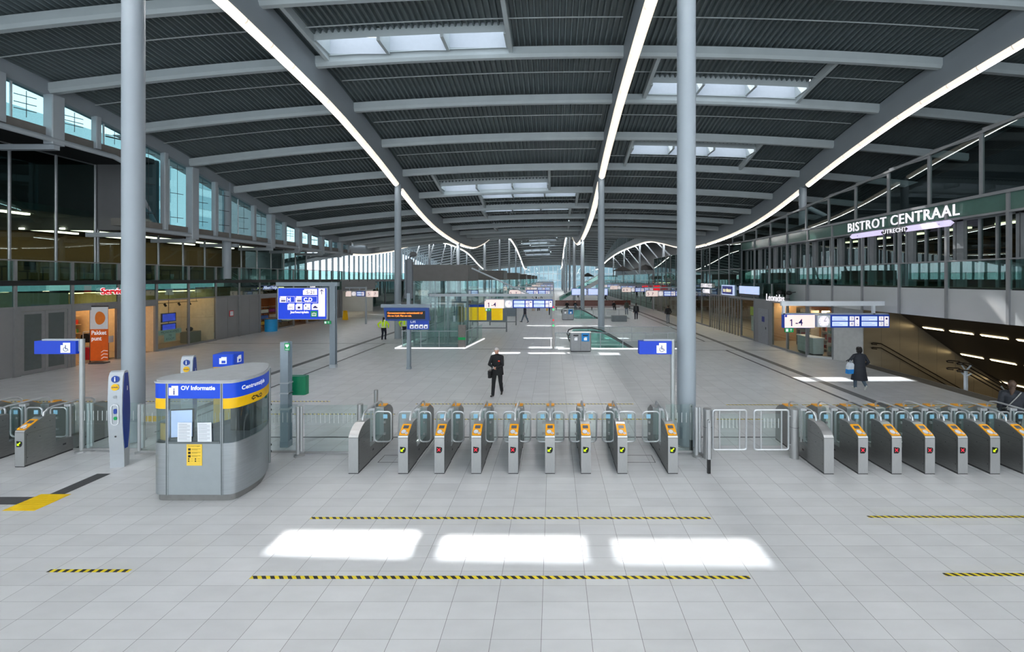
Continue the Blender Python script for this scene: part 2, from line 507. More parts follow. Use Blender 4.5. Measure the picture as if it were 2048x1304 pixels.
# ---- roof deck
SKY1 = [(-10.2, -2.05, 18.35, 19.5), (5.1, 13.2, 22.2, 23.3), (5.3, 13.4, 28.45, 29.65), (-8.8, -0.4, 33.6, 34.8), (-6.0, 1.95, 35.45, 36.6),
        (-6.4, 1.5, 39.2, 40.4), (-6.4, 1.6, 46.9, 48.0)]
SKY2 = [(-5.8, 1.9, 117, 119.4), (-7.0, 0.9, 123, 125.4), (-9.2, -1.7, 128, 130.4), (-6.9, 0.6, 133, 135.4), (-9.6, -1.5, 139, 141.4), (-9.3, -1.0, 146, 148.4)]
DKO = 0.52
def deck(name, x0, x1, y0, y1, per, dy, skies):
    ys = set(frange(y0, y1, int((y1 - y0) / dy)))
    for s in skies: ys |= {s[2], s[3]}
    ys = sorted(ys)
    n = int((x1 - x0) / per)
    b = MB()
    for k in range(n):
        xa = x0 + k * per
        prof = [(0, 0), (.22 * per, 0), (.34 * per, .6 * per), (.88 * per, .6 * per), (per, 0)]
        o = len(b.v)
        for y in ys:
            for dx, dz in prof:
                b.v.append((xa + dx, y, Bz(xa + dx, y) + DKO + dz))
        for j in range(len(ys) - 1):
            cy = (ys[j] + ys[j + 1]) / 2
            if any(s[0] - per < xa < s[1] and s[2] < cy < s[3] for s in skies): continue
            for i in range(4):
                b.f.append((o + j * 5 + i, o + (j + 1) * 5 + i, o + (j + 1) * 5 + i + 1, o + j * 5 + i + 1)); b.m.append(0)
    return struct(b.build(name, DECK))
deck('ceiling', -23.85, 27.0, -9.0, 58.3, 0.262, 1.25, SKY1)
EV = MB()  # overhang added to block sun through the clerestory windows
for ya, yb in zip(frange(24.5, 58, 14)[:-1], frange(24.5, 58, 14)[1:]):
    EV.quad((-23.8, ya, Bz(-23.8, ya) + .55), (-25.2, ya, Bz(-25.2, ya) + .75), (-25.2, yb, Bz(-25.2, yb) + .75), (-23.8, yb, Bz(-23.8, yb) + .55))
struct(EV.build('ceiling_added_sunshade', PANELL))
deck('ceiling', -42.0, 36.0, 58.3, 182.0, 0.6, 3.0, SKY2)
SKW = mat('white skylight reveal', (192, 197, 205), 0.6, vary=0.02)
def skylight(x0, x1, y0, y1, t=0.0):
    b = MB()
    H = 0.45
    n = 3
    for k in range(n):
        xa, xb = x0 + (x1 - x0) * k / n, x0 + (x1 - x0) * (k + 1) / n
        z = min(Bz(xa, y1), Bz(xb, y1)) + DKO - 0.12
        z2 = min(Bz(xa, y0), Bz(xb, y0)) + DKO - 0.12
        def wall(ax, ay, bx, by, za, zb, m=0):
            b.quad((ax, ay, za), (bx, by, zb), (bx, by, zb + H + .3), (ax, ay, za + H + .3), m)
        wall(xa, y0, xb, y0, z2, z2); wall(xa, y1, xb, y1, z, z); wall(xa, y0, xa, y1, z2, z); wall(xb, y0, xb, y1, z2, z)
        b.box(xb - .07, xb + .07, y0, y1, z - .02, z2 + H + .3, 1)
        if k == 0: b.box(xa - .07, xa + .07, y0, y1, z - .02, z2 + H + .3, 1)
    for k in range(n):
        xa, xb = x0 + (x1 - x0) * k / n, x0 + (x1 - x0) * (k + 1) / n
        za, zb = Bz(xa, y1) + DKO, Bz(xb, y1) + DKO
        b.quad((xa, y1, za - .2), (xb, y1, zb - .2), (xb, y1 + .06, zb + .1), (xa, y1 + .06, za + .1), 1)
        za, zb = Bz(xa, y0) + DKO, Bz(xb, y0) + DKO
        b.quad((xa, y0 - .02, za - .28), (xb, y0 - .02, zb - .28), (xb, y0 - .02, zb + .1), (xa, y0 - .02, za + .1), 1)
    f = struct(b.build(nxt('window'), [SKW, BEAM]))
    xm = (x0 + x1) / 2
    gb = MB()
    zz = max(Bz(xm, y0), Bz(xm, y1)) + DKO + H + 0.25
    gb.quad((x0 - .05, y0, zz), (x1 + .05, y0, zz), (x1 + .05, y1, zz), (x0 - .05, y1, zz))
    gb.build('pane', GL_SKY, f)
for s in SKY1 + SKY2: skylight(*s)
# trimmers beside the skylights, running from beam to beam
BY1 = [19.8 + 3.8 * k for k in range(-7, 11)]
BY2 = [61.6 + 3.8 * k for k in range(0, 31)]
for s in SKY1:
    ya = max(y for y in BY1 if y < s[2]); yb = min(y for y in BY1 if y > s[3])
    for x in (s[0] - .12, s[1] + .12):
        pts = [(x, y, Bz(x, y) + .16) for y in frange(ya, yb, 4)]
        struct(MB().sweep(pts, [(-.09, 0), (.09, 0), (.09, .36), (-.09, .36)]).build(nxt('trim'), BEAM))
# ---- cross beams
def crossbeam(y, x0, x1):
    b = MB(); n = 30
    prof = [(-.10, 0), (.10, 0), (.18, .13), (.18, .46), (-.18, .46), (-.18, .13)]
    vs, fs = [], []
    for x in frange(x0, x1, n):
        for a, c in prof: vs.append((x, y + a, Bz(x, y) + c))
    for i in range(n):
        for k in range(6): fs.append((i * 6 + k, i * 6 + (k + 1) % 6, (i + 1) * 6 + (k + 1) % 6, (i + 1) * 6 + k))
    fs += [tuple(range(6)), tuple(n * 6 + k for k in range(5, -1, -1))]
    b.add(vs, fs)
    struct(b.build('roof_beam', BEAM))
for y in BY1: crossbeam(y, -23.3, 26.5)
for y in BY2: crossbeam(y, -40.0, 34.0)
# ---- thin pipes under the deck between the beams, and a few cable runs along the hall
PIPE = mat('sprinkler pipe', (180, 186, 186), 0.5)
for y in BY1:
    if 8 < y < 42:
        ym = y + 1.75
        for (xa, xb) in ((-23.0, -11.5), (-10.6, 2.9), (3.9, 17.6)):
            if any(s[2] - .3 < ym < s[3] + .3 and s[0] < (xa + xb) / 2 < s[1] for s in SKY1): ym = y + 2.6
            struct(MB().tube([(x, ym, Bz(x, ym) + .40) for x in frange(xa, xb, 10)], 0.025, 6).build(nxt('trim'), PIPE))
# ---- girders and light tubes
XL, XM, XR = -11.1, 3.45, 18.05
GP = [(-.17, .12), (.17, .12), (.22, 1.15), (.22, 1.5), (-.22, 1.5), (-.22, 1.15)]
def girder(x, ys, zf, top=None):
    struct(MB().sweep([(x, y, zf(x, y)) for y in ys], GP).build('roof_beam', GIRDER))
YS = frange(-9, 58, 67) + frange(59, 182, 60)
for x in (XL, XM): girder(x, YS, Lz)
girder(XR, [y for y in YS if y <= 58], Lz)
ARCH = [(50, 3.95), (56, 4.0), (62.4, 4.5), (70, 5.6), (80, 6.8), (90.6, 7.1), (105, 7.2), (120, 7.0), (135, 6.4), (147, 5.65), (165, 4.0), (182, 3.6)]
LFT = [(44, 3.2), (52.9, 3.0), (58.5, 3.17), (63.7, 3.7), (68.9, 4.34), (75.3, 5.5), (88.2, 7.4), (100.7, 8.3), (114.3, 8.3), (129.7, 7.5), (150, 4.4), (165, 3.0), (182, 3.0)]
R2T = [(60, 6.5), (80, 7.6), (95, 8.1), (110.7, 7.7), (125, 6.6), (143, 5.2), (165, 4.2), (182, 4.2)]
tabz = lambda T: (lambda x, y: CH + interp(T, y))
YA = frange(50, 180, 65)
girder(XR, [y for y in YA if y >= 58], tabz(ARCH))
girder(-25.7, [y for y in YA if y >= 48], tabz(LFT))
girder(32.6, [y for y in YA if y >= 60], tabz(R2T))
TPR = [(.225 * math.cos(a), .15 - .19 * math.sin(a)) for a in frange(0, PI, 10)]
def tube_lamp(x, ya, yb, zf, label):
    n = max(6, int((yb - ya) / 1.5))
    o = MB().sweep([(x, y, zf(x, y)) for y in frange(ya, yb, n)], TPR).build('light_tube', TUBE, smooth=True)
    tag(o, label, 'ceiling light', 'light tubes under the roof girders')
NEARW = {XL: 'girder beside the shop-side columns', XM: 'middle girder', XR: 'girder above the bistro glass'}
for x, nm in ((XL, 'roof girder on the information booth side'), (XM, 'middle roof girder'), (XR, 'roof girder on the bistro side')):
    for k, (ya, yb) in enumerate(((-8.5, 30.3), (31.1, 49.8), (50.4, 57.6))):
        tube_lamp(x, ya, yb, Lz, 'long glowing light tube, %s run under the %s' % (('nearest', 'second', 'third')[k], nm))
for x, nm in ((XL, 'far information booth side girder'), (XM, 'far middle girder')):
    tube_lamp(x, 58.2, 181, Lz, 'wavy glowing light tube under the %s' % nm)
tube_lamp(XR, 58.2, 180, tabz(ARCH), 'arched glowing light tube under the far glazed clerestory arch')
tube_lamp(-25.7, 48.5, 180, tabz(LFT), 'arched glowing light tube before the far glass wall with white fins')
tube_lamp(32.6, 60, 180, tabz(R2T), 'distant glowing light tube behind the arched clerestory')
# clerestory glazing above the far arch
b = MB(); g = MB()
ya = [y for y in frange(60, 165, 42)]
for i, y in enumerate(ya):
    z0, z1 = CH + interp(ARCH, y) + 1.4, Bz(XR, y) + .4
    if z1 - z0 > .15: b.box(XR - .12, XR + .12, y - .12, y + .12, z0, z1)
    if i < len(ya) - 1:
        y2 = ya[i + 1]; z02, z12 = CH + interp(ARCH, y2) + 1.4, Bz(XR, y2) + .4
        if z1 - z0 > .15 or z12 - z02 > .15:
            g.quad((XR, y, z0), (XR, y2, z02), (XR, y2, z12), (XR, y, z1))
f = struct(b.build(nxt('window'), WHITE)); g.build('pane', GL_CLER, f)
# ---- round columns
def column(x, y, ztop, r, label, z0=0.0, grp='round hall columns'):
    t = thing('round_column', label, 'column', (x, y, z0), 0, grp)
    tag(t, kind='thing')
    MB().cyl((0, 0, 0), (0, 0, ztop - z0), r, seg=28).build('shaft', COLUMN, t, smooth=True)
    if z0 == 0: MB().lathe([(r + .035, 0.0), (r + .035, .015), (r + .01, .02)], seg=28).build('floor_ring', STAIN, t, smooth=True)
    return t
def coltop(x, y): return Lz(x, y) + (.25 if 30 < y < 51 else -.045)
side = {XL: 'information booth side', XM: 'middle'}
for x, nm in ((XL, 'row on the information booth side'), (XM, 'middle row')):
    for k, y in enumerate((11.35 if x < 0 else 11.1, 30.7, 50.2, 69.7, 89.2, 108.7, 128.2, 147.7, 167.2)):
        far = '' if k < 3 else 'distant '
        column(x, y, coltop(x, y), .235, '%spale grey round column, %s in the %s' % (far, ('nearest',) + tuple(ORD[1:]) if False else (['nearest'] + ORD[1:])[k], nm))
column(XR, 31.0, coltop(XR, 31), .25, 'short round column rising behind the bistro upper glass', 3.95)
struct(MB().cyl((XR, 31.0, 9.6), (XR + 3.2, 29.0, 7.2), .16).build(nxt('trim'), COLUMN))
column(-23.35, 30.7, 12.7, .27, 'round column standing in the clerestory line above the shops', 4.28)
for k, y in enumerate((70, 89.2, 108.7, 128)):
    column(XR, y, CH + interp(ARCH, y) - .045, .22, 'distant column under the glazed arch, %s from the hall' % (['nearest'] + ORD[1:])[k], 0)
    column(-25.7, y, CH + interp(LFT, y) - .045, .22, 'distant column under the lit arch by the finned glass wall, %s' % (['nearest'] + ORD[1:])[k] + ' one', 0)
for k, y in enumerate((75, 85, 95, 105, 115, 130)):      # raking struts under the two arches
    T = ARCH; z = CH + interp(T, y) + .2
    struct(MB().cyl((XR, y, z), (XR + 4.5, y - 5.5, 4.4), .14).build(nxt('trim'), COLUMN))
    if k < 4:
        z = CH + interp(LFT, y + 8) + .2
        struct(MB().cyl((-25.7, y + 8, z), (-27.5, y + 3, 0), .15).build(nxt('trim'), COLUMN))
# ================================================================ LEFT SIDE
LX = -23.4
# ---- edge beam and clerestory
def edge_bot(y): return Bz(-23.3, y) - .12
pts = [(-23.3, y, edge_bot(y)) for y in frange(-9, 49.2, 50)]
struct(MB().sweep(pts, [(-.25, 0), (.2, 0), (.2, .75), (-.25, .75)]).build('roof_beam', GIRDER))
def sill(y): return 11.2 if y < 23.0 else 7.55
cy = [4.6 + 1.9 * k for k in range(0, 24)]
for k, y in enumerate(cy):
    wide = (k % 2 == 0)
    w = .26 if wide else .13
    if abs(y - 30.7) < .6: continue
    zb = sill(y) - (.75 if wide else .35)
    struct(MB().rbox(-23.25, -22.8 if wide else -22.95, y - w, y + w, zb, edge_bot(y) + .05, .03).build('trim_%d' % (100 + k), STEEL))
for k in range(len(cy) - 1):
    y0, y1 = cy[k], cy[k + 1]
    ym = (y0 + y1) / 2
    z0 = sill(ym)
    f = struct(MB().box(-23.36, -23.30, ym - .42, ym - .36, z0, edge_bot(ym) + .05).build(nxt('window'), WHITE))
    MB().quad((-23.33, y0, z0), (-23.33, y1, z0), (-23.33, y1, edge_bot(y1) + .1), (-23.33, y0, edge_bot(y0) + .1)).build('pane', GL_CLER, f)
    b = MB()
    for dz in (.5, (edge_bot(ym) - z0) / 2, edge_bot(ym) - z0 - .45):
        b.tube([(-23.3, ym - .32, z0 + dz), (-23.05, ym + .3, z0 + dz)], .018, 6)
    b.tube([(-23.2, ym + .05, z0 + .2), (-23.2, ym + .05, edge_bot(ym) - .2)], .012, 6)
    b.build('glass_fitting', DKGREY, f)
SILLM = mat('sill cladding', (132, 128, 124), 0.5, metal=.3)
struct(MB().box(-23.7, -23.1, -9, 23.0, 10.75, 11.2).build(nxt('trim'), SILLM))
struct(MB().box(-23.7, -23.1, 23.0, 49.0, 7.15, 7.55).build(nxt('trim'), SILLM))
struct(MB().tube([(-22.9, -9, 10.65), (-22.9, 22.4, 10.65), (-22.9, 22.9, 10.5), (-23.6, 25.4, 7.6)], .13, 12).build(nxt('trim'), STEEL, smooth=True))
struct(MB().tube([(-22.95, 24, 7.05), (-22.95, 49, 7.05)], .13, 12).build(nxt('trim'), STEEL, smooth=True))
for k in range(12):
    y = 4.6 + 3.8 * k
    z = sill(y) - .85
    struct(MB().box(-25.6, -22.9, y - .12, y + .12, z - .12, z + .12).build(nxt('trim'), STEEL))
SOFFIT = mat('black soffit', (30, 31, 33), 0.7)
struct(MB().box(-34, -23.6, -9, 25.4, 11.05, 11.35).build('ceiling_upper', SOFFIT))
struct(MB().box(-34, -23.6, 25.6, 49.2, 7.3, 7.6).build('ceiling_upper', SOFFIT))
struct(MB().box(-34, -23.5, 25.4, 25.6, 7.17, 11.3).build(nxt('wall_left'), PANEL))
# outer deck edge, building across the street
bld = MB()
bld.box(-75, -58, -30, 80, 0, 23, 0)
for k in range(13):
    for j in range(6):
        bld.box(-58.05, -57.9, -28 + 8 * k, -23 + 8 * k, 2.2 + 3.4 * j, 4.3 + 3.4 * j, 1)
o = bld.build('office_building', [mat('far facade', (176, 196, 198), 0.6), mat('far windows', (120, 150, 156), 0.2)])
tag(o, 'pale office block across the street, seen through the clerestory windows', 'building')
# ---- mezzanine slab, balustrade, facade grid
struct(MB().box(-34, LX + .1, -9, 47, 3.98, 4.2).build('floor_upper', BLACK))
PY = [16.42 + 2.22 * k for k in range(-4, 15)]
for k, y in enumerate(PY):
    struct(MB().box(LX - .04, LX + .07, y - .05, y + .05, 0, 5.1).build('trim_%d' % (200 + k), FRAME))
bal = thing('balustrade', 'long glass balustrade along the mezzanine above the service shop', 'balustrade', (LX, 27, 4.2))
for k in range(len(PY) - 1):
    MB().box(-.012, .012, PY[k] + .06 - 27, PY[k + 1] - .06 - 27, -.02, .86).build('glass_panel', GL_BAL, bal)
MB().box(-.05, .06, PY[0] - 27, PY[-1] - 27, .88, .93).build('top_rail', FRAME, bal)
DOORGL = mat('frosted dark door glass', (84, 92, 92), 0.25)
SHOPW = mat('shop back wall cream', (206, 188, 158), 0.7)
SHOPF = mat('shop floor', (150, 138, 122), 0.4)
DARKIN = mat('dark interior', (52, 48, 44), 0.7)
def transom(k, m=GL_FAC):
    y0, y1 = PY[k], PY[k + 1]
    f = struct(MB().box(LX - .03, LX + .05, y0, y1, 2.98, 3.06).build(nxt('window'), FRAME))
    MB().box(LX - .01, LX + .01, y0 + .05, y1 - .05, 3.06, 3.98).build('pane', m, f)
def solid(k, n=1):
    y0, y1 = PY[k], PY[k + 1]
    for j in range(n):
        a, c = y0 + (y1 - y0) * j / n, y0 + (y1 - y0) * (j + 1) / n
        struct(MB().box(LX - .06, LX, a + .012, c - .012, 0.02, 2.98).build(nxt('wall_left'), PANEL))
def shopglass(k, z0=.12):
    y0, y1 = PY[k], PY[k + 1]
    f = struct(MB().box(LX - .03, LX + .05, y0, y1, 0, z0).build(nxt('window'), FRAME))
    MB().box(LX - .01, LX + .01, y0 + .05, y1 - .05, z0, 2.98).build('pane', GL_SHOP, f)
def frame_open(k):
    y0, y1 = PY[k], PY[k + 1]
    b = MB()
    b.box(LX - .06, LX + .06, y0 + .02, y0 + .12, 0, 2.7); b.box(LX - .06, LX + .06, y1 - .12, y1 - .02, 0, 2.7); b.box(LX - .055, LX + .065, y0 + .02, y1 - .02, 2.7, 2.975)
    struct(b.build(nxt('trim'), FRAME))
kk = {i - 4: i for i in range(19)}
for i in range(-4, 14): transom(kk[i])
for i in (-4, -3, -2, -1, 0): solid(kk[i])
# double frosted door
y0, y1 = PY[kk[1]], PY[kk[2]]
d = MB(); d.box(LX - .06, LX + .05, y0 + .05, y0 + .2, 0, 2.98); d.box(LX - .06, LX + .05, y1 - .2, y1 - .05, 0, 2.98); d.box(LX - .06, LX + .05, y0 + .2, y1 - .2, 2.84, 2.975)
dd = struct(d.build('door_1', FRAME))
for a, c in ((y0 + .2, (y0 + y1) / 2), ((y0 + y1) / 2, y1 - .2)):
    lf = MB()
    lf.box(LX - .05, LX + .02, a + .004, a + .13, 0.02, 2.83); lf.box(LX - .05, LX + .02, c - .13, c - .004, .02, 2.83); lf.box(LX - .05, LX + .02, a + .13, c - .13, 2.7, 2.83); lf.box(LX - .05, LX + .02, a + .13, c - .13, .02, .2)
    l = lf.build('door_leaf', FRAME, dd)
    MB().box(LX - .03, LX, a + .13, c - .13, .2, 2.7).build('leaf_glass', DOORGL, l)
frame_open(kk[2]); frame_open(kk[3])
shopglass(kk[4]); shopglass(kk[5])
solid(kk[6], 2); solid(kk[7], 2)
frame_open(kk[8]); shopglass(kk[9]); frame_open(kk[10]); shopglass(kk[11]); solid(kk[12], 2); solid(kk[13], 2)
# shop rooms behind
def room(x0, x1, y0, y1, z1, wall, fl, name, front=True):
    b = MB()
    b.quad((x0, y0, 0.012), (x1, y0, 0.012), (x1, y1, 0.012), (x0, y1, 0.012), 1)
    if x0 < 0: b.quad((x0, y0, 0), (x0, y1, 0), (x0, y1, z1), (x0, y0, z1))
    b.quad((x1, y0, 0), (x1, y1, 0), (x1, y1, z1), (x1, y0, z1)) if x0 > 0 else None
    if front: b.quad((x0, y0, 0), (x1, y0, 0), (x1, y0, z1), (x0, y0, z1))
    b.quad((x0, y1, 0), (x1, y1, 0), (x1, y1, z1), (x0, y1, z1))
    b.quad((x0, y0, z1), (x1, y0, z1), (x1, y1, z1), (x0, y1, z1))
    struct(b.build(name, [wall, fl]))
room(-28.5, LX - .1, PY[kk[2]] - .05, PY[kk[4]], 3.6, SHOPW, SHOPF, 'wall_service_shop')
room(-25.8, LX - .1, PY[kk[4]] + .02, PY[kk[6]], 3.6, mat('display wall white', (226, 214, 196), 0.7), SHOPF, 'wall_display_window')
room(-28.5, LX - .1, PY[kk[8]] - .02, PY[kk[12]], 3.6, mat('warm shop wall', (170, 120, 84), 0.7), SHOPF, 'wall_far_shop')
def ceiling_lamp(x, y, z, lx, ly, label, grp, m=SHOPL):
    o = MB().box(x - lx / 2, x + lx / 2, y - ly / 2, y + ly / 2, z - .05, z).build('ceiling_light', m)
    tag(o, label, 'ceiling light', grp)
for k in range(3):
    ceiling_lamp(-25.2 - k * 1.1, 22.2, 3.55, .5, 1.2, 'warm ceiling light inside the service shop, %s from the doorway' % ORD[k], 'service shop lights')
    ceiling_lamp(-25.2 - k * 1.1, 24.2, 3.55, .5, 1.2, 'warm ceiling light in the half hidden shop bay, %s from the front' % ORD[k], 'service shop lights')
for k in range(2):
    ceiling_lamp(-24.6, 26.4 + 2.2 * k, 3.5, .3, 1.4, 'warm light above the %s display window' % ('screen', 'empty white')[k], 'display window lights')
for k in range(3):
    ceiling_lamp(-25.4, 35.2 + 2.2 * k, 3.5, .5, 1.0, 'warm ceiling light inside the far convenience shop, %s along' % ORD[k], 'far shop lights')
# ---- upper set back glazing
UX = -27.0
UY = [11.3 + 2.0 * k for k in range(0, 8)] + [25.45 + 1.95 * k for k in range(0, 12)]
for k, y in enumerate(UY):
    near = y < 25.4
    struct(MB().cyl((UX, y, 4.2), (UX, y, 11.0 if near else 7.25), .07, seg=10).build('trim_%d' % (300 + k), mat('aluminium mullion', (176, 178, 182), .35, metal=.5), smooth=True))
    if k < len(UY) - 1:
        y1 = UY[k + 1]
        f = struct(MB().box(UX - .03, UX + .03, y, y1, (11.0 if near else 7.2) - .05, 11.02 if near else 7.25).build(nxt('window'), FRAME))
        MB().box(UX - .01, UX + .01, y + .05, y1 - .05, 4.2, 10.97 if near else 7.2).build('pane', GL_DARK, f)
struct(MB().box(-33.9, UX - .3, 8, 25.3, 7.9, 8.25).build('ceiling_office', mat('office ceiling', (150, 158, 150), .7)))
struct(MB().box(-33.9, -33.7, 25.5, 47, 4.2, 7.3).build('wall_office', mat('office wall tan', (176, 140, 92), .7)))
struct(MB().box(-33.9, -33.7, -9, 25.5, 4.2, 11.1).build('wall_office', mat('office wall tan', (176, 140, 92), .7)))
for k in range(7):
    y = 13 + 4.6 * k
    for x in (-29, -31.4):
        o = MB().box(x - .12, x + .12, y - 1.5, y + 1.5, (7.8 if y < 25 else 7.2), (7.9 if y < 25 else 7.3)).build('office_light', OFFL)
        tag(o, 'slim strip light in the upper office, %s along its %s row' % (ORD[k], 'front' if x > -30 else 'back'), 'ceiling light', 'office strip lights')
# office furniture silhouettes behind the glass
for k in range(9):
    y = 15.2 + 3.3 * k
    t = thing('office_desk', 'dark desk behind the upper floor glass, %s along the row' % ORD[k], 'desk', (-28.6, y, 4.2), 0, 'upper floor desks')
    MB().box(-.4, .4, -.8, .8, .7, .74).build('desk_top', DKGREY, t)
    for sx in (-.36, .36):
        for sy in (-.74, .74): MB().cyl((sx, sy, 0), (sx, sy, .7), .025, seg=8).build('leg', DKGREY, t)
    c = thing('office_chair', 'dark office chair at the upper floor desk, %s along the row' % ORD[k], 'chair', (-27.8, y + .9, 4.2), .5, 'upper floor chairs')
    MB().rbox(-.24, .24, -.24, .24, .44, .5, .06).build('seat', BLACK, c)
    MB().rbox(-.22, .22, .2, .26, .55, 1.0, .02).build('backrest', BLACK, c)
    MB().cyl((0, 0, .06), (0, 0, .44), .03, seg=8).build('column', BLACK, c)
    MB().lathe([(.26, 0), (.24, .05), (.05, .07)], seg=10).build('base', BLACK, c)
# ---- far left: solid fascia, stair wall, outer glass wall
struct(MB().box(LX - .1, LX, 47, 56.5, 2.9, 4.15).build('wall_left_fascia', PANEL))
bal2 = thing('balustrade', 'glass balustrade above the grey fascia beyond the shops', 'balustrade', (LX, 47, 4.15))
for k in range(4):
    MB().box(-.012, .012, k * 2.35 + .05, k * 2.35 + 2.3, 0, .86).build('glass_panel', GL_BAL, bal2)
    MB().box(-.03, .03, k * 2.35 - .03, k * 2.35 + .03, -.2, .9).build('post', DKGREY, bal2)
MB().box(-.04, .04, 0, 9.4, .88, .92).build('top_rail', FRAME, bal2)
struct(MB().box(-31, LX - .1, 47, 56.5, 3.9, 4.15).build('floor_upper', PANEL))
struct(MB().box(-31, LX - .3, 56.3, 56.5, 0, 3.9).build(nxt('wall_left'), PANELL))
struct(MB().box(-31.2, -31, 47, 56.5, 0, 4.15).build(nxt('wall_left'), PANEL))
struct(MB().box(-27, LX, 46.9, 47.05, 0, 4.1).build(nxt('wall_left'), PANEL))
struct(MB().box(-31, LX - .1, 47.1, 56.2, 2.9, 3.0).build('ceiling_stair', SOFFIT))
for k in range(3):
    ceiling_lamp(-24.6 - k * 1.6, 52, 2.9, .2, 5.0, 'yellowish strip light under the far grey fascia, %s from the hall' % ORD[k], 'far stair lights', WARML)
struct(MB().box(-36, LX - .2, 56.5, 140, 3.9, 4.15).build('floor_upper', PANEL))
for k in range(13):
    y = 58 + 6 * k
    f = struct(MB().box(LX - 4.1, LX - 4.0, y, y + .3, 0, 3.9).build(nxt('window'), FRAME))
    MB().box(LX - 4.06, LX - 4.04, y + .3, y + 6, 0, 3.9).build('pane', GL_FAC, f)
struct(MB().box(LX - 8, LX - 7.8, 57, 140, 0, 3.9).build(nxt('wall_left'), mat('far shop wall', (150, 160, 158), .7)))
bal3 = thing('balustrade', 'distant glass balustrade beside the far finned glass wall', 'balustrade', (LX - .2, 57, 4.15))
for k in range(20): MB().box(-.012, .012, k * 4 + .05, k * 4 + 3.95, 0, .95).build('glass_panel', GL_BAL, bal3)
MB().box(-.04, .04, 0, 80, .96, 1.0).build('top_rail', FRAME, bal3)
for k in range(46):
    y = 50 + 2.0 * k
    zt = CH + interp(LFT, y) + .9
    f = struct(MB().box(-38.2, -37.85, y - .045, y + .045, 4.0, zt).build(nxt('window'), STEEL))
    MB().quad((-38, y, 4), (-38, y + 2, 4), (-38, y + 2, zt), (-38, y, zt)).build('pane', GL_SKY, f)
struct(MB().box(-38.4, -31, 49, 49.2, 4, 14).build(nxt('wall_left'), PANEL))
struct(MB().box(-38.6, -37.6, 49, 145, 0, 4.0).build(nxt('wall_left'), PANEL))
struct(MB().box(-38, -31, 50, 145, 4.0, 4.15).build('floor_upper', PANEL))
# ---- end wall
b = MB()
for k in range(41): b.box(-42 + 2 * k - .1, -42 + 2 * k + .1, 184.8, 185.2, 0, 9.5)
for z in (0.0, 3.4, 6.2): b.box(-42, 38, 184.9, 185.1, z, z + .25)
f = struct(b.build(nxt('window'), WHITE)); MB().box(-42, 38, 184.98, 185.0, 0, 12).build('pane', GL_END, f)
o = MB().box(-60, 60, 205, 212, 0, 13).build('distant_building', mat('distant facade', (178, 200, 206), .6))
tag(o, 'pale building outside the far end glass wall', 'building')
# ================================================================ RIGHT SIDE
RX = 14.3
UPM = [13.45 - 2.12 * 2 + 2.12 * k for k in range(0, 12)]     # posts of the bistro front, y
FSC = PANELL
# fascia panels
for k in range(len(UPM) - 1):
    y0, y1 = UPM[k], UPM[k + 1]
    if y0 > 25: break
    struct(MB().box(RX, RX + .12, y0 + .012, y1 - .012, 2.85, 3.93).build(nxt('wall_right'), FSC))
struct(MB().box(RX + .05, 25, 6, 62, 3.85, 3.97).build('floor_upper', BLACK))
for k, y in enumerate(UPM):
    struct(MB().box(RX - .06, RX + .05, y - .045, y + .045, 2.85 if y < 23 else 0, 7.05).build('trim_%d' % (400 + k), FRAME))
# bistro balustrade
bal = thing('balustrade', 'glass balustrade along the bistro terrace above the stairs', 'balustrade', (RX, 20, 3.97))
for k in range(len(UPM) - 1):
    MB().box(-.012, .012, UPM[k] + .05 - 20, UPM[k + 1] - .05 - 20, 0, .92).build('glass_panel', GL_BAL, bal)
MB().box(-.05, .05, UPM[0] - 20, UPM[-1] - 20, .93, .98).build('top_rail', FRAME, bal)
# window band of the bistro
WINF = mat('bistro window frame', (128, 131, 134), .45, metal=.3)
for k in range(len(UPM) - 1):
    y0, y1 = UPM[k], UPM[k + 1]
    b = MB()
    b.box(RX + .25, RX + .4, y1 - .36, y1 - .1, 4.0, 6.4)
    for t in (.38, .72): b.box(RX + .27, RX + .38, y0 + (y1 - .42 - y0) * t - .035, y0 + (y1 - .42 - y0) * t + .035, 4.0, 6.4)
    b.box(RX + .25, RX + .4, y0, y1, 6.34, 6.42); b.box(RX + .25, RX + .4, y0 - .06, y0 + .04, 4.0, 6.4)
    f = struct(b.build(nxt('window'), WINF))
    MB().box(RX + .32, RX + .33, y0, y1 - .42, 4.0, 6.36).build('pane', GL_DARK, f)
    # green band with the lettering
    struct(MB().box(RX - .05, RX + .05, y0, y1, 6.38, 6.45).build(nxt('trim'), FRAME))
struct(MB().box(RX, RX + .1, 6, 34, 6.45, 7.0).build(nxt('wall_right'), mat('green backed band', (74, 104, 95), .12, vary=.04)))
struct(MB().box(RX - .08, RX + .1, 6, 34, 7.0, 7.1).build(nxt('trim'), FRAME))
def utop(y): return 9.45 - .085 * (y - 11)
for k in range(13):
    y = 10.35 + 1.98 * k
    struct(MB().box(RX - .05, RX + .05, y - .045, y + .045, 7.1, utop(y)).build('trim_%d' % (440 + k), FRAME))
    if k < 12:
        f = struct(MB().box(RX - .04, RX + .04, y + .045, y + 1.93, utop(y + 1) - .05, utop(y + 1) + .05).build(nxt('window'), FRAME))
        MB().quad((RX, y, 7.1), (RX, y + 1.98, 7.1), (RX, y + 1.98, utop(y + 1.98)), (RX, y, utop(y))).build('pane', GL_DARK, f)
struct(MB().sweep([(RX, y, utop(y)) for y in frange(6, 34.1, 10)], [(-.07, -.04), (.07, -.04), (.07, .05), (-.07, .05)]).build(nxt('trim'), FRAME))
struct(MB().box(RX + .4, 23.8, 6, 34, 6.9, 7.05).build('ceiling_bistro', DKGREY))
VOIDSHADE = mat('painted void shade', (40, 46, 52), .6)  # dark sheet standing in for the shaded void behind the upper glass
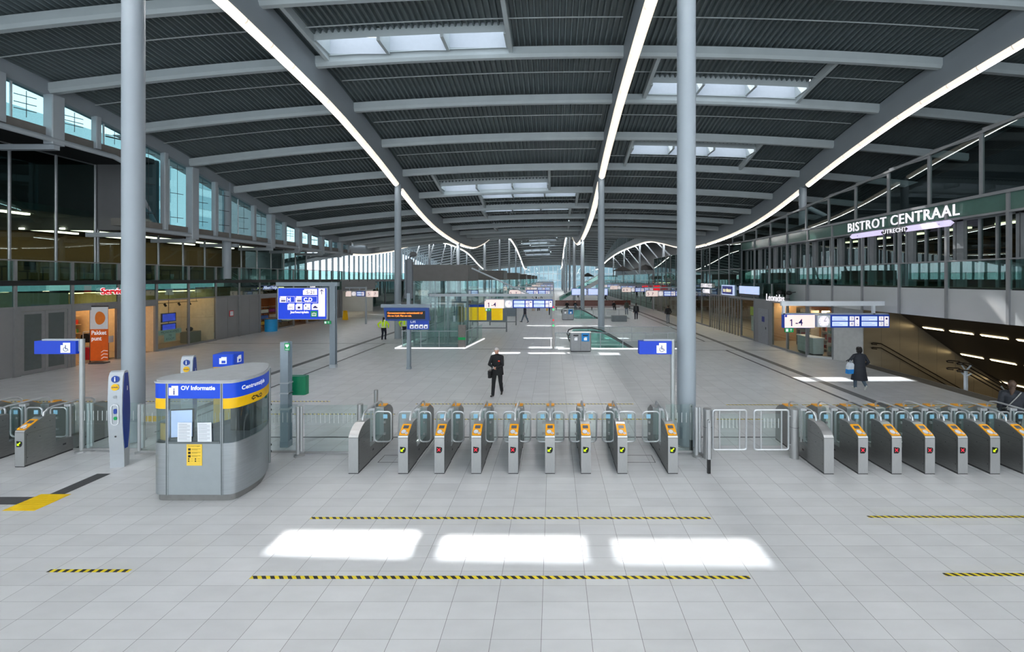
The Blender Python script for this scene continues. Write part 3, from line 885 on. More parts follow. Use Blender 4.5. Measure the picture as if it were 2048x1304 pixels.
struct(MB().quad((16.6, 6, 7.05), (16.6, 34, 7.05), (16.6, 34, utop(34) - .05), (16.6, 6, utop(6) - .05)).build(nxt('wall_right'), VOIDSHADE))
struct(MB().box(23.6, 23.8, 6, 34, 3.97, 7.0).build(nxt('wall_right'), mat('bistro back wall', (58, 46, 36), .6)))
struct(MB().box(26.4, 26.8, -9, 182, -3, 17).build(nxt('wall_right'), DKGREY))
for k in range(9):
    o = MB().box(20.8, 21.1, 8.6 + 2.6 * k, 9.8 + 2.6 * k, 6.82, 6.9).build('bistro_lamp', WARML)
    tag(o, 'warm hanging lamp inside the bistro, %s along the row' % ORD[k], 'ceiling light', 'bistro lamps')
for k in range(6):
    t = thing('bistro_shelf', 'warm wooden shelf unit at the back of the bistro, %s along' % ORD[k], 'shelf', (23.3, 9.5 + 3.4 * k, 3.97), 0, 'bistro shelves')
    WOOD = mat('amber wood', (150, 100, 50), .5, vary=.2)
    for z in (.1, .7, 1.3, 1.9, 2.5): MB().box(-.25, .25, -1.3, 1.3, z, z + .04).build('shelf_board', WOOD, t)
    for y in (-1.3, 0, 1.26): MB().box(-.25, .25, y, y + .04, 0, 2.6).build('side_panel', WOOD, t)
# lettering on the bistro
s = thing('bistro_sign', 'glowing white BISTROT CENTRAAL lettering on the green glass band', 'sign', (RX, 17.8, 6.7))
fn = lambda u, v, w=0: (-.13 - w, -u * .985, v)
MB().text('BISTROT CENTRAAL', .58, fn, depth=.015, bold=.004, spacing=1.1).build('name_letters', LETW, s)
MB().text('UTRECHT', .25, lambda u, v, w=0: (-.13 - w, -u + .02, v - .42), depth=.01, bold=.002, spacing=1.15).build('city_letters', LETW, s)
ARM = mat('lit lilac arrow', (226, 214, 250), .4, emit=.5, vary=.05, scale=14)
P1 = [(-2.6, -.42), (-2.45, -.53), (-.62, -.53), (-.75, -.42), (-.62, -.31), (-2.45, -.31)]
P2 = [(2.65, -.42), (2.5, -.31), (.62, -.31), (.75, -.42), (.62, -.53), (2.5, -.53)]
for P in (P1, P2):
    MB().box(-.19, .02, -P[2][0] - .03, -P[2][0] + .03, -.44, -.40).build('mounting_pin', DKGREY, s); MB().box(-.19, .02, -P[0][0] * .8 - .03, -P[0][0] * .8 + .03, -.44, -.40).build('mounting_pin', DKGREY, s)
    MB().prism([(-u, v) for u, v in P], -.19, -.12, ax='x').build('arrow_bar', ARM, s)
# ---- stairs going down under the fascia
SOFB = mat('dark bronze soffit', (54, 46, 38), .3, vary=.25, scale=.8, metal=.3)
b = MB()
b.quad((RX, 6, 2.85), (RX, 22, 2.85), (17.5, 22, 2.6), (17.5, 6, 2.6)); b.quad((17.5, 6, 2.6), (17.5, 22, 2.6), (27, 22, -4.1), (27, 6, -4.1))
struct(b.build('ceiling_stair', SOFB))
sz = lambda x: 2.6 - .705 * (x - 17.5)
for r, x in enumerate((18.55, 20.45, 22.4)):
    for k, y in enumerate((20.95, 19.5, 18.05, 16.6, 15.1)):
        b = MB(); b.quad((x - .05, y - .55, sz(x - .05) - .02), (x + .05, y - .55, sz(x + .05) - .02), (x + .05, y + .55, sz(x + .05) - .02), (x - .05, y + .55, sz(x - .05) - .02))
        o = b.build('soffit_light', WARML)
        tag(o, 'slim warm strip light in the sloping stair soffit, %s row, %s from the bronze wall' % (('upper', 'middle', 'lower')[r], ORD[k]), 'ceiling light', 'stair soffit lights')
BRONZE = mat('bronze wall panel', (158, 146, 126), .3, metal=.5, vary=.08, scale=.7, stretch=(1, 1, 4))
for k in range(12):
    x = 15.75 + .94 * k
    struct(MB().box(x + .006, x + .934, 21.8, 21.9, -6, 2.85).build(nxt('wall_stair'), BRONZE))
b = MB()
for k in range(34):
    b.box(16.0 + .3 * k, 16.3 + .3 * k, 14.21, 21.79, -.17 * (k + 1) - .3, -.17 * (k + 1))
st = tag(b.build('staircase', mat('stair stone', (120, 116, 108), .6)), 'stone staircase going down below the bronze wall', 'stairs')
struct(MB().box(15.9, 27, 14.05, 14.2, -7, 0.0).build(nxt('wall_stair'), PANEL))
struct(MB().box(26.2, 26.4, 14, 22, -7, 0).build(nxt('wall_stair'), mat('platform wall with painted glow', (236, 214, 170), .6, emit=.6)))  # emission on this end wall stands in for light on the platform
def rail_pair(x0, z0, y, n, label, posts):
    t = thing('handrail', label, 'handrail', (x0, y, 0))
    for dy, dz in n:
        pts = [(.25, dy, dz - .06), (.02, dy, dz - .04), (-.02, dy, dz), (.05, dy, dz + .02), (.45, dy, dz)]
        L0 = (.45, dy, dz)
        pts += [(.45 + 7.5, dy, dz - 7.5 * .567)]
        MB().tube(pts, .026, 8).build('rail', mat('dark bronze rail', (40, 32, 28), .35, metal=.6), t, smooth=True)
    for px in posts:
        zf = -.567 * max(0, px - .4)
        p = thing('post', None, None); p.parent = t
        MB().rbox(px - .05, px + .05, -.05, .05, zf - .3, zf + .7, .01).build('post_shaft', STEEL, p)
        MB().tube([(px, -.22, zf + .95), (px, 0, zf + .68), (px, .22, zf + .95)], .03, 8).build('post_fork', STEEL, p)
        MB().tube([(px, -.22, zf + .62), (px, 0, zf + .45), (px, .22, zf + .62)], .03, 8).build('post_fork', STEEL, p)
    return t
rail_pair(16.1, 1.0, 21.66, ((0, 1.02), (0, .80)), 'dark double handrail along the bronze stair wall', ())
rail_pair(16.0, .9, 17.2, ((-.22, .95), (.22, .95), (-.22, .66), (.22, .66)), 'dark handrail pairs on forked grey posts in the stair middle', (.55, 2.2, 4.0))
# angled pale pillar and shop corner
def vwall(x0, y0, x1, y1, z0, z1, m, name, th=.08):
    d = Vector((x1 - x0, y1 - y0, 0)).normalized(); n = Vector((-d.y, d.x, 0)) * th
    P = [(x0, y0), (x1, y1), (x1 + n.x, y1 + n.y), (x0 + n.x, y0 + n.y)]
    return MB().prism(P, z0, z1).build(name, m)
struct(vwall(15.7, 21.72, 14.87, 22.78, 0, 2.85, mat('pale stair pillar', (206, 206, 204), .35, metal=.25), nxt('wall_right'), -.1))
SX = 13.9
f = struct(MB().tube([(14.85, 22.8, 0), (14.85, 22.8, 2.9)], .05, 8).build(nxt('window'), FRAME))
MB().quad((14.85, 22.8, .1), (SX, 23.5, .1), (SX, 23.5, 2.85), (14.85, 22.8, 2.85)).build('pane', GL_SHOP, f)
struct(MB().prism([(14.85, 22.75), (SX, 23.45), (SX, 23.6), (14.9, 22.9)], 0, .12).build(nxt('trim'), STAIN))
struct(MB().prism([(15.8, 21.7), (SX - .05, 23.3), (SX - .05, 34), (15.8, 34)], 2.78, 2.86).build('ceiling_shop', PANEL))
SPY = [23.5, 25.45, 27.2, 29.6, 31.7, 33.8, 35.9, 38.0, 40.1, 42.2, 44.3, 46.4, 48.5, 50.6, 52.7, 54.8, 56.9, 59.0]
for k, y in enumerate(SPY):
    struct(MB().box(SX - .05, SX + .08, y - .05, y + .05, 0, 3.95 if y < 32 else 7.05).build('trim_%d' % (500 + k), FRAME))
def sbay(k, kind):
    y0, y1 = SPY[k], SPY[k + 1]
    if y0 > 25:
        f = struct(MB().box(SX - .03, SX + .05, y0, y1, 2.86, 2.94).build(nxt('window'), FRAME)); MB().box(SX - .01, SX + .01, y0, y1, 2.94, 3.95).build('pane', GL_FAC, f)
    if kind == 'glass':
        f = struct(MB().box(SX - .03, SX + .05, y0, y1, 0, .12).build(nxt('window'), FRAME)); MB().box(SX - .01, SX + .01, y0 + .05, y1 - .05, .12, 2.86).build('pane', GL_SHOP, f)
    if kind == 'doors':
        b = MB()
        for j in range(5):
            y = y0 + (y1 - y0) * j / 4; b.box(SX - .03, SX + .04, y - .03, y + .03, 0, 2.86)
        f = struct(b.build(nxt('door'), FRAME)); MB().box(SX - .01, SX + .01, y0 + .05, y1 - .05, .02, 2.86).build('leaf_glass', GL_SHOP, f)
    if kind == 'panel':
        f = struct(MB().box(SX - .02, SX + .06, y0 + .05, y1 - .05, 0.0, 2.86).build(nxt('wall_right'), PANEL))
        d = struct(MB().box(SX - .05, SX - .02, 27.65, 28.95, .02, 2.3).build(nxt('door'), mat('grey door leaf', (140, 141, 146), .5)))
        b = MB(); b.box(SX - .06, SX - .05, 28.1, 28.45, 1.45, 1.8); b.build('sign_plate', mat('door sign blue', (40, 50, 130), .5), d)
        MB().tube([(SX - .12, 27.8, 1.0), (SX - .12, 27.8, 1.15)], .02, 8).build('door_handle', BLACK, d)
for k in range(len(SPY) - 1):
    sbay(k, {0: 'glass', 1: 'glass', 2: 'panel', 3: 'glass', 4: 'doors', 5: 'doors', 6: 'doors'}.get(k, 'glass' if k % 3 else 'doors'))
    if SPY[k] > 31.5:
        y0, y1 = SPY[k], SPY[k + 1]
        for (za, zb, m) in ((3.95, 5.0, GL_FAC), (5.0, 7.0, GL_DARK)):
            f = struct(MB().box(SX - .03, SX + .03, y0, y1, zb, zb + .05).build(nxt('window'), FRAME)); MB().box(SX - .01, SX + .01, y0 + .05, y1 - .05, za, zb).build('pane', m, f)
room(SX + .1, 19, 23.6, 29.6, 2.78, mat('confectionery wall', (176, 140, 104), .7), SHOPF, 'wall_confectionery', False)
struct(MB().quad((14.95, 22.85, 0), (19, 22.85, 0), (19, 22.85, 2.78), (14.95, 22.85, 2.78)).build(nxt('wall_right'), mat('confectionery wall', (176, 140, 104), .7)))
struct(MB().add([(14.92, 22.86, .012), (19, 22.86, .012), (19, 23.6, .012), (13.98, 23.6, .012)], [(0, 1, 2, 3)]).build('floor_shop', SHOPF))
room(SX + .1, 20, 29.7, 59, 2.84, mat('cafe wall', (116, 98, 80), .7), SHOPF, 'wall_cafe')
for k in range(8):
    y = 24.8 + 4.1 * k
    ceiling_lamp(16, y, 2.74, .8, .8, 'warm ceiling light inside the bistro side shops, %s along' % ORD[k], 'bistro side shop lights', SHOPB)
struct(MB().box(18, 18.2, 34, 60, 3.97, 7.2).build(nxt('wall_right'), DARKIN))
struct(MB().box(RX, 20, 34, 60, 7.0, 7.1).build('ceiling_upper', DKGREY))
# far mezzanine with balustrade, shops below
struct(MB().box(SX, 26, 60, 140, 3.75, 4.0).build('floor_upper', PANEL))
bal = thing('balustrade', 'distant greenish glass balustrade on the far mezzanine under the arch', 'balustrade', (SX, 60, 4.0))
for k in range(27): MB().box(-.012, .012, k * 3 + .05, k * 3 + 2.95, -.3, .95).build('glass_panel', GL_BAL, bal)
MB().box(-.04, .04, 0, 81, .95, 1.0).build('top_rail', FRAME, bal)
struct(MB().box(19, 19.2, 60, 140, 0, 3.75).build(nxt('wall_right'), mat('far shop wall dark', (110, 120, 120), .6)))
for k in range(20):
    y = 60 + 4 * k
    f = struct(MB().box(SX - .05, SX + .05, y - .1, y + .1, 0, 3.75).build(nxt('window'), FRAME)); MB().box(SX - .01, SX + .01, y + .1, y + 3.9, 0, 3.75).build('pane', GL_FAC, f)
    if k < 10: ceiling_lamp(16.5, y + 2, 3.7, 1.0, .3, 'distant shop light under the far mezzanine, %s along' % ORD[k], 'far shop lights')
# terrace parasols on the far mezzanine
for k, (x, y, r, z) in enumerate(((20.6, 95.5, 3.1, 6.3), (16.2, 100, 2.4, 6.1), (10.4, 128, 2.2, 4.9))):
    t = thing('parasol', 'dark terrace parasol on the far mezzanine, %s of them' % ('nearest and largest', 'middle', 'farthest')[k], 'parasol', (x, y, 4.0 if k < 2 else 0))
    h = z + .9 - (4.0 if k < 2 else 0)
    MB().cyl((0, 0, 0), (0, 0, h), .05, seg=8).build('pole', DKGREY, t)
    b = MB(); n = 8
    vs = [(0, 0, h + .25)] + [(r * math.cos(2 * PI * i / n), r * math.sin(2 * PI * i / n), h - .95) for i in range(n)] + [(0, 0, h)]
    b.add(vs, [(0, 1 + i, 1 + (i + 1) % n) for i in range(n)] + [(n + 1, 1 + (i + 1) % n, 1 + i) for i in range(n)])
    b.build('canopy', mat('dark canvas', (34, 33, 34), .9), t)
# ================================================================ HAZARD TAPE, TACTILE TILES
def tape(x0, x1, y, label, m=TAPE, w=.062):
    o = MB().box(x0, x1, y - w / 2, y + w / 2, 0.0005, .003).build('hazard_tape', m)
    tag(o, label, 'floor tape', 'yellow and black floor tapes')
tape(-4.35, 2.83, 7.70, 'long black and yellow tape behind the sunlit floor patches')
tape(-4.35, 2.83, 6.17, 'long black and yellow tape in front of the sunlit floor patches')
tape(-7.42, -6.22, 6.31, 'short tape with square black and yellow blocks, alone on the tiles', TAPEV)
tape(5.68, 13, 7.74, 'black and yellow tape facing the right-hand gates, the farther of two')
tape(5.68, 12, 6.23, 'black and yellow tape facing the right-hand gates, the nearer of two')
tape(-4.7, 2.75, 14.7, 'thin hazard tape beyond the middle gates, farther from the gates')
tape(-4.0, 3.9, 13.1, 'thin hazard tape just behind the middle gates')
tape(-19, -7.8, 15.0, 'thin hazard tape beyond the gates next to the blue information pillar')
tape(5.9, 17, 14.6, 'thin hazard tape beyond the gates near the stairs')
tape(5.0, 6.4, 13.1, 'short hazard tape seen through the double swing gate')
tape(-9.4, -5, 13.6, 'thin hazard tape behind the booth and glass barrier')
TACT = mat('yellow tactile tile', (246, 204, 8), .5, vary=.06, scale=12)
GUID = mat('dark guidance tile', (78, 78, 80), .55, vary=.1, scale=8)
def tactile(name, x0, x1, y0, y1, m, label, along):
    b = MB(); b.box(x0, x1, y0, y1, .0005, .004)
    n = 8
    for k in range(n):
        if along == 'x':
            y = y0 + (y1 - y0) * (k + .5) / n; b.box(x0, x1, y - .012, y + .012, .004, .0055)
        else:
            x = x0 + (x1 - x0) * (k + .5) / n; b.box(x - .012, x + .012, y0, y1, .004, .0055)
    tag(b.build(name, m), label, 'tactile paving')
tactile('tactile_tile', -10.2, -9.6, 7.94, 8.55, TACT, 'yellow tactile square in front of the blue information pillar', 'x')
tactile('guidance_strip', -13, -10.2, 8.16, 8.44, GUID, 'dark ribbed guidance strip leading sideways from the yellow square', 'x')
tactile('guidance_strip', -10.03, -9.74, 8.55, 9.44, GUID, 'dark ribbed guidance strip leading from the yellow square to the pillar', 'y')
tactile('tactile_tile', -13.0, -11.9, 12.9, 13.4, TACT, 'yellow tactile square behind the glass barrier by the booth', 'x')
tactile('guidance_strip', -11.9, -11.6, 13.2, 16.0, GUID, 'dark guidance strip behind the glass barrier by the booth', 'y')
# ================================================================ TICKET GATES
DOTS = mat('screw dot', (60, 60, 62), .5)
STICK = mat('pale blue sticker', (150, 205, 232), .5, emit=.05)
SHIELD = mat('black display glass', (22, 23, 22), .15)
PADM = mat('card pad grey', (214, 214, 220), .4)
def hoop(cx0, cx1, z0, z1, r, y, rad=.018):
    P = rr(cx0, cx1, z0, z1, r, 4)
    b = MB(); b.tube([(x, y, z) for x, z in P], rad, 8, closed=True)
    return b
GATE_GLASS_PROF = [(.62, .36), (1.46, .36), (1.46, 1.02), (1.36, 1.1), (.72, 1.1), (.62, 1.0)]
def ticket_gate(x, y, label, disp, wl, wr, reader=True, grp='ticket gates', rear=True):
    t = thing('ticket_gate', label, 'ticket gate', (x, y, 0), 0, grp)
    hw = .107
    # front cabinet: side profile (y,z)
    F = [(0, .02), (0, .80), (.012, .83), (.30, 1.0), (.36, 1.03), (.60, 1.03), (.62, 1.01), (.62, .02)] if reader else \
        [(0, .02), (0, .80), (.03, .85), (.10, .92), (.2, .98), (.34, 1.03), (.60, 1.03), (.62, 1.01), (.62, .02)]
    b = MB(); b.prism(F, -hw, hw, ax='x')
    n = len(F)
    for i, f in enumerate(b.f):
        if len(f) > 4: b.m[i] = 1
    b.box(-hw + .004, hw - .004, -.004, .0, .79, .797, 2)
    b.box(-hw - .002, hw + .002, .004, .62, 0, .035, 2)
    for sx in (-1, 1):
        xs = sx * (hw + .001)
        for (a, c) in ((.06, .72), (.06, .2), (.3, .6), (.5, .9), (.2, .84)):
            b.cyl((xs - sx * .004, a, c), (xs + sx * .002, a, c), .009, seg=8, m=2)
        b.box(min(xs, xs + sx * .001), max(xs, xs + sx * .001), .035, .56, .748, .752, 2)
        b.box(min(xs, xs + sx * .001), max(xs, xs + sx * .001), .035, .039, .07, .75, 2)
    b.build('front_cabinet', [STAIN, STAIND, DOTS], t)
    R = [(2.06 - p[0], p[1]) for p in F]
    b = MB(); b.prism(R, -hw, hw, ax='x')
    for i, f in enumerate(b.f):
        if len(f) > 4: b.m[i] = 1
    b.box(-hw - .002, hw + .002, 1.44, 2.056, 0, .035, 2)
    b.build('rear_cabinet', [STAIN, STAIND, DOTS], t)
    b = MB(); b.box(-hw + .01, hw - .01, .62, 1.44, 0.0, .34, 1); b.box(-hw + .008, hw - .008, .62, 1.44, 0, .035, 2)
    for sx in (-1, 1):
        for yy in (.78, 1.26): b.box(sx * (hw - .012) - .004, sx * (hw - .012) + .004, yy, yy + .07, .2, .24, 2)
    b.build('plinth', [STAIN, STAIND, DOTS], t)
    sl = lambda u, v, w=0: (u, .02 + v * .862 - w * .507, .838 + v * .507 + w * .862)   # on the sloping reader face
    def reader_at(flip):
        fn = (lambda u, v, w=0: sl(u, v, w)) if not flip else (lambda u, v, w=0: (-sl(u, v, w)[0], 2.06 - sl(u, v, w)[1], sl(u, v, w)[2]))
        b = MB(); P = rr(-.1, .1, .0, .31, .025, 3)
        b.add([fn(px, pz, 0) for px, pz in P] + [fn(px, pz, .014) for px, pz in P],
              [tuple(range(len(P) - 1, -1, -1)), tuple(range(len(P), 2 * len(P)))] + [(i, (i + 1) % len(P), len(P) + (i + 1) % len(P), len(P) + i) for i in range(len(P))])
        o = b.build('card_reader', ORANGE, t)
        if not flip:
            b = MB(); b.poly(rr(-.06, .06, .18, .265, .008, 2), lambda u, v, w: fn(u, v, .016)); b.build('screen', mat('reader screen', (86, 90, 100), .2), o)
            b = MB(); b.poly([(-.02 + .062 * math.cos(a), .095 + .062 * math.sin(a)) for a in frange(0, 2 * PI, 20)[:-1]], lambda u, v, w: fn(u, v, .0155), 1)
            b.poly([(-.02 + .052 * math.cos(a), .095 + .052 * math.sin(a)) for a in frange(0, 2 * PI, 20)[:-1]], lambda u, v, w: fn(u, v, .017))
            b.poly([(.055 + .03 * math.cos(a), .05 + .03 * math.sin(a)) for a in frange(0, 2 * PI, 16)[:-1]], lambda u, v, w: fn(u, v, .0185))
            b.poly([(.055 + .011 * math.cos(a), .05 + .011 * math.sin(a)) for a in frange(0, 2 * PI, 10)[:-1]], lambda u, v, w: fn(u, v, .02), 1)
            b.build('card_pad', [PADM, mat('card pad ring', (132, 122, 120), .5)], o)
    if reader: reader_at(False)
    if rear: MB().rbox(-.1, .1, 1.58, 1.76, 1.025, 1.045, .02).build('reader_edge', ORANGE, t)
    if rear: reader_at(True)
    if disp:
        fn = lambda u, v, w=0: (u, -.004 - w, v)
        S = [(-.065, .60), (.05, .585), (.062, .56), (.06, .52), (.045, .48), (.02, .46), (-.065, .462)]
        b = MB(); b.prism([(u, v) for u, v in S], -.006, .002, ax='y')
        o = b.build('status_display', SHIELD, t)
        b = MB(); fn = lambda u, v, w=0: (u, -.008, v)
        c = (-.01, .533)
        if disp == 'red':
            for s in (1, -1):
                d = .032; q = .011
                b.poly([(c[0] - d - s * 0, c[1] - s * d - q * s * s), (c[0] - d, c[1] - s * d + q), (c[0] + d, c[1] + s * d + q), (c[0] + d, c[1] + s * d - q)], fn)
        else:
            d = .034; q = .009
            b.poly([(c[0] + d + q, c[1] + d - q), (c[0] + d - q, c[1] + d + q), (c[0] - d + .005 - q, c[1] - d + .005 + q), (c[0] - d + .005 + q, c[1] - d + .005 - q)], fn)
            b.poly([(c[0] - d - .006, c[1] + .016), (c[0] - d - .006, c[1] - d - .006), (c[0] + .016, c[1] - d - .006)], fn)
        b.build('status_symbol', REDL if disp == 'red' else GRNL, o)
    MB().prism(GATE_GLASS_PROF, -.006, .006, ax='x').build('side_glass', GL_GATE, t)
    pts = [(0, .46, 1.02), (0, .47, 1.10), (0, .55, 1.17), (0, .68, 1.2), (0, 1.38, 1.2), (0, 1.51, 1.17), (0, 1.59, 1.10), (0, 1.6, 1.02)]
    MB().tube(pts, .022, 8).build('hand_rail', CHROME, t, smooth=True)
    b = MB(); b.rbox(-.08, .08, .95, 1.05, 1.1, 1.16, .01)
    for sx in (-.035, .035): b.cyl((sx, 1.0, .3), (sx, 1.0, 1.12), .018, seg=8); b.lathe([(.035, .3), (.035, .33), (.02, .35)], (sx, 1.0, 0), 10)
    b.build('hinge_post', CHROME, t, smooth=True)
    for sg, w in ((-1, wl), (1, wr)):
        if not w: continue
        x0, x1 = sorted((sg * .055, sg * w))
        b = hoop(x0, x1, .33, 1.06, .085, 1.0)
        o = b.build('door_leaf', CHROME, t, smooth=True)
        b = MB(); P = rr(x0 + .01, x1 - .01, .36, 1.03, .07, 3); b.prism(P, .995, 1.005, ax='y'); b.build('leaf_glass', GL_GATE, o)
        b = MB(); xc = sg * (w - .14)
        b.box(xc - .05, xc + .05, .98, .99, .9, 1.0); b.build('sticker', STICK, o)
        b = MB()
        for zz in (.5, .78): b.rbox(sg * (w - .16) - .025, sg * (w - .16) + .025, .975, 1.025, zz, zz + .05, .008)
        b.build('glass_clamp', STAIN, o)
    return t
MID = [(-4.395, None, 0, .46, False), (-3.30, 'green', .46, .33, True), (-2.50, 'red', .33, .33, True), (-1.69, 'red', .33, .33, True), (-.875, 'red', .33, .33, True),
       (-.066, 'green', .33, .33, True), (.727, 'green', .33, .33, True), (1.53, 'green', .33, .47, True), (2.64, 'green', .46, 0, True)]
for k, (x, d, wl, wr, rd) in enumerate(MID):
    if k == 0: lab = 'steel end gate with plain rounded top at the booth end of the middle row'
    else: lab = 'orange-topped steel gate with %s, %s from the booth end of middle row' % ('green arrow' if d == 'green' else 'red cross', ORD[k])
    ticket_gate(x, 9.44, lab, d, wl, wr, rd, 'middle row of ticket gates', rear=(k < 8))
RGT = [(6.06, None, 0, .33, False), (6.81, 'red', .33, .33, True), (7.55, 'red', .33, .33, True), (8.28, 'red', .33, .33, True), (9.0, 'red', .33, .33, True),
       (9.71, 'green', .33, .33, True), (10.43, 'green', .33, .33, True), (11.15, 'green', .33, .33, True)]
for k, (x, d, wl, wr, rd) in enumerate(RGT):
    if k == 0: lab = 'steel end gate with plain rounded top beside the double swing gate'
    else: lab = 'orange-topped steel gate with %s, %s from the swing gate towards the stairs' % ('green arrow' if d == 'green' else 'red cross', ORD[k])
    ticket_gate(x, 9.42, lab, d, wl, wr, rd, 'stair-side row of ticket gates')
LEFT = [(-12.15, 'green', .46, 0, True), (-13.28, 'green', .33, .46, True), (-14.08, 'red', .33, .33, True), (-14.88, 'red', .33, .33, True)]
for k, (x, d, wl, wr, rd) in enumerate(LEFT):
    ticket_gate(x, 9.77, 'orange-topped steel gate on the shop side, %s from the pole with blue box' % ORD[k], d, wl, wr, rd, 'shop-side row of ticket gates', rear=(k > 0))
# ---- posts, glass barrier, swing gate
def flange_post(x, y, label, h=1.2):
    t = thing('barrier_post', label, 'post', (x, y, 0), 0, 'steel barrier posts')
    b = MB()
    b.tube([(-.03, 0, .03), (-.03, 0, h)], .044, 14); b.tube([(.05, 0, .12), (.05, 0, h)], .036, 14)
    b.build('twin_tube', CHROME, t, smooth=True)
    MB().lathe([(.12, 0), (.12, .03), (.05, .05)], seg=18).build('base_flange', STAIN, t, smooth=True)
flange_post(-10.18, 10.6, 'steel twin tube post between the blue information pillar and the booth')
flange_post(-6.15, 10.4, 'steel twin tube post beside the grey defibrillator post')
flange_post(3.49, 10.36, 'steel twin tube post beside the column and the swing gate')
flange_post(-11.55, 10.7, 'steel twin tube post attached beside the wheelchair sign pole')
def barrier(x0, x1, y, label):
    t = thing('glass_barrier', label, 'glass barrier', ((x0 + x1) / 2, y, 0), 0, 'clear glass barriers')
    w = (x1 - x0) / 2
    b = MB(); b.box(-w, w, -.006, .006, .7, 1.22); b.box(-w, w, -.006, .006, .08, .69); b.build('glass_panel', GL_GATE, t)
    b = MB(); n = int(2 * w / .11)
    for k in range(n):
        x = -w + .06 + k * .11; b.box(x - .007, x + .007, -.009, -.007, .78, 1.02)
    b.build('frosted_stripe', mat('frosted stripe', (200, 208, 208), .6), t)
    MB().box(-w, w, -.015, .015, .04, .09).build('bottom_channel', STAIN, t)
barrier(-10.08, -6.25, 10.5, 'clear glass barrier with white stripes behind the booth')
barrier(-6.05, -4.52, 10.45, 'clear glass barrier with white stripes next to the plain-topped gate')
barrier(-11.9, -10.26, 10.65, 'clear glass barrier with white stripes behind the blue information pillar')
barrier(2.76, 3.42, 10.5, 'clear glass barrier with white stripes in front of the big column')
def cyl_post(x, y, h, r, label):
    t = thing('cylinder_post', label, 'post', (x, y, 0), 0, 'round steel posts')
    MB().lathe([(r, 0), (r, h - .01), (r - .01, h)], seg=24).build('shaft', STAIN, t, smooth=True)
    MB().lathe([(r + .004, h * .63), (r + .004, h * .63 + .006)], seg=24).build('seam', DOTS, t)
cyl_post(3.70, 10.28, 1.19, .10, 'wide round steel post carrying the swing leaf near the big column')
cyl_post(5.78, 10.28, 1.18, .10, 'wide round steel post carrying the swing leaf near the plain-topped gate')
cyl_post(-4.72, 10.5, 1.24, .07, 'round steel post rising behind the plain-topped gate')
cyl_post(-4.62, 11.2, 1.4, .05, 'thin tall steel post with domed top behind the plain-topped gate')
def swing(x0, x1, y, hinge, label):
    t = thing('swing_gate', label, 'gate', (x0, y, 0), 0, 'swing gate leaves')
    w = x1 - x0
    hoop(0, w, .2, 1.15, .06, 0, .024).build('frame', CHROME, t, smooth=True)
    for k, xx in enumerate((w * .2, w * .8)): MB().cyl((xx, 0, .21), (xx, 0, 1.14), .018, seg=8).build('upright', CHROME, t, smooth=True)
    o = MB().box(w * .2 + .03, w * .8 - .03, -.006, .006, .3, 1.06).build('glass_panel', GL_GATE, t)
    b = MB()
    for k in range(5):
        xx = w * .5 + (k - 2) * .085; b.box(xx - .007, xx + .007, -.01, -.008, .72, .95)
    b.build('frosted_stripe', mat('frosted stripe', (200, 208, 208), .6), o)
    hx = -.06 if hinge < 0 else w + .06
    b = MB()
    for zz in (.32, 1.0): b.cyl((0 if hinge < 0 else w, 0, zz), (hx, 0, zz), .018, seg=8)
    b.build('hinge_arm', STAIN, t)
swing(3.83, 4.63, 10.28, -1, 'steel tube swing gate leaf with striped glass, beside the big column')
swing(4.82, 5.64, 10.28, 1, 'steel tube swing gate leaf with striped glass, beside the plain-topped gate')
def sensor(x, y, label, h=1.18):
    t = thing('sensor_post', label, 'post', (x, y, 0), 0, 'steel posts with black feet')
    b = MB(); b.prism([(-.032, .3), (.032, .3), (.032, h - .03)] + [(.032 * math.cos(a), h - .03 + .032 * math.sin(a)) for a in frange(0, PI, 8)[1:-1]] + [(-.032, h - .03)], -.025, .025, ax='y')
    b.build('shaft', PANELL, t)
    MB().box(-.033, .033, -.027, .027, 0, .31).build('black_foot', BLACK, t)
    b = MB(); b.cyl((0, -.03, h - .04), (0, -.025, h - .04), .02, seg=12); b.build('key_ring', STAIND, t)
sensor(3.44, 9.47, 'pale steel post with black foot in front of the swing gate')
sensor(3.42, 10.62, 'pale steel post with black foot standing by the big column')
# ================================================================ INFORMATION BOOTH
def smooth_path(P, n=6):
    out = []
    for i in range(len(P) - 1):
        p0 = P[max(i - 1, 0)]; p1 = P[i]; p2 = P[i + 1]; p3 = P[min(i + 2, len(P) - 1)]
        for k in range(n):
            t = k / n
            out.append(tuple(.5 * ((2 * p1[j]) + (-p0[j] + p2[j]) * t + (2 * p0[j] - 5 * p1[j] + 4 * p2[j] - p3[j]) * t * t + (-p0[j] + 3 * p1[j] - 3 * p2[j] + p3[j]) * t**3) for j in (0, 1)))
    out.append(P[-1]); return out
BX, BY = -7.0, 9.1
loc = lambda L: [(x - BX, y - BY) for x, y in L]
LC = smooth_path(loc([(-7.84, 8.80), (-7.82, 8.60), (-7.75, 8.44), (-7.63, 8.35), (-7.43, 8.33)]), 5)
FR = loc([(-7.43, 8.33), (-6.38, 8.33)])
RCV = smooth_path(loc([(-6.38, 8.33), (-6.22, 8.355), (-6.13, 8.46), (-6.08, 8.72), (-6.1, 9.07), (-6.25, 9.47), (-6.42, 9.76)]), 6)
DR = smooth_path(loc([(-6.42, 9.76), (-6.54, 9.93), (-6.66, 10.06), (-6.9, 10.13), (-7.12, 10.08)]), 5)
BK = loc([(-7.12, 10.08), (-7.84, 8.80)])
FULL = LC[:-1] + FR[:-1] + RCV[:-1] + DR[:-1] + BK[:-1]
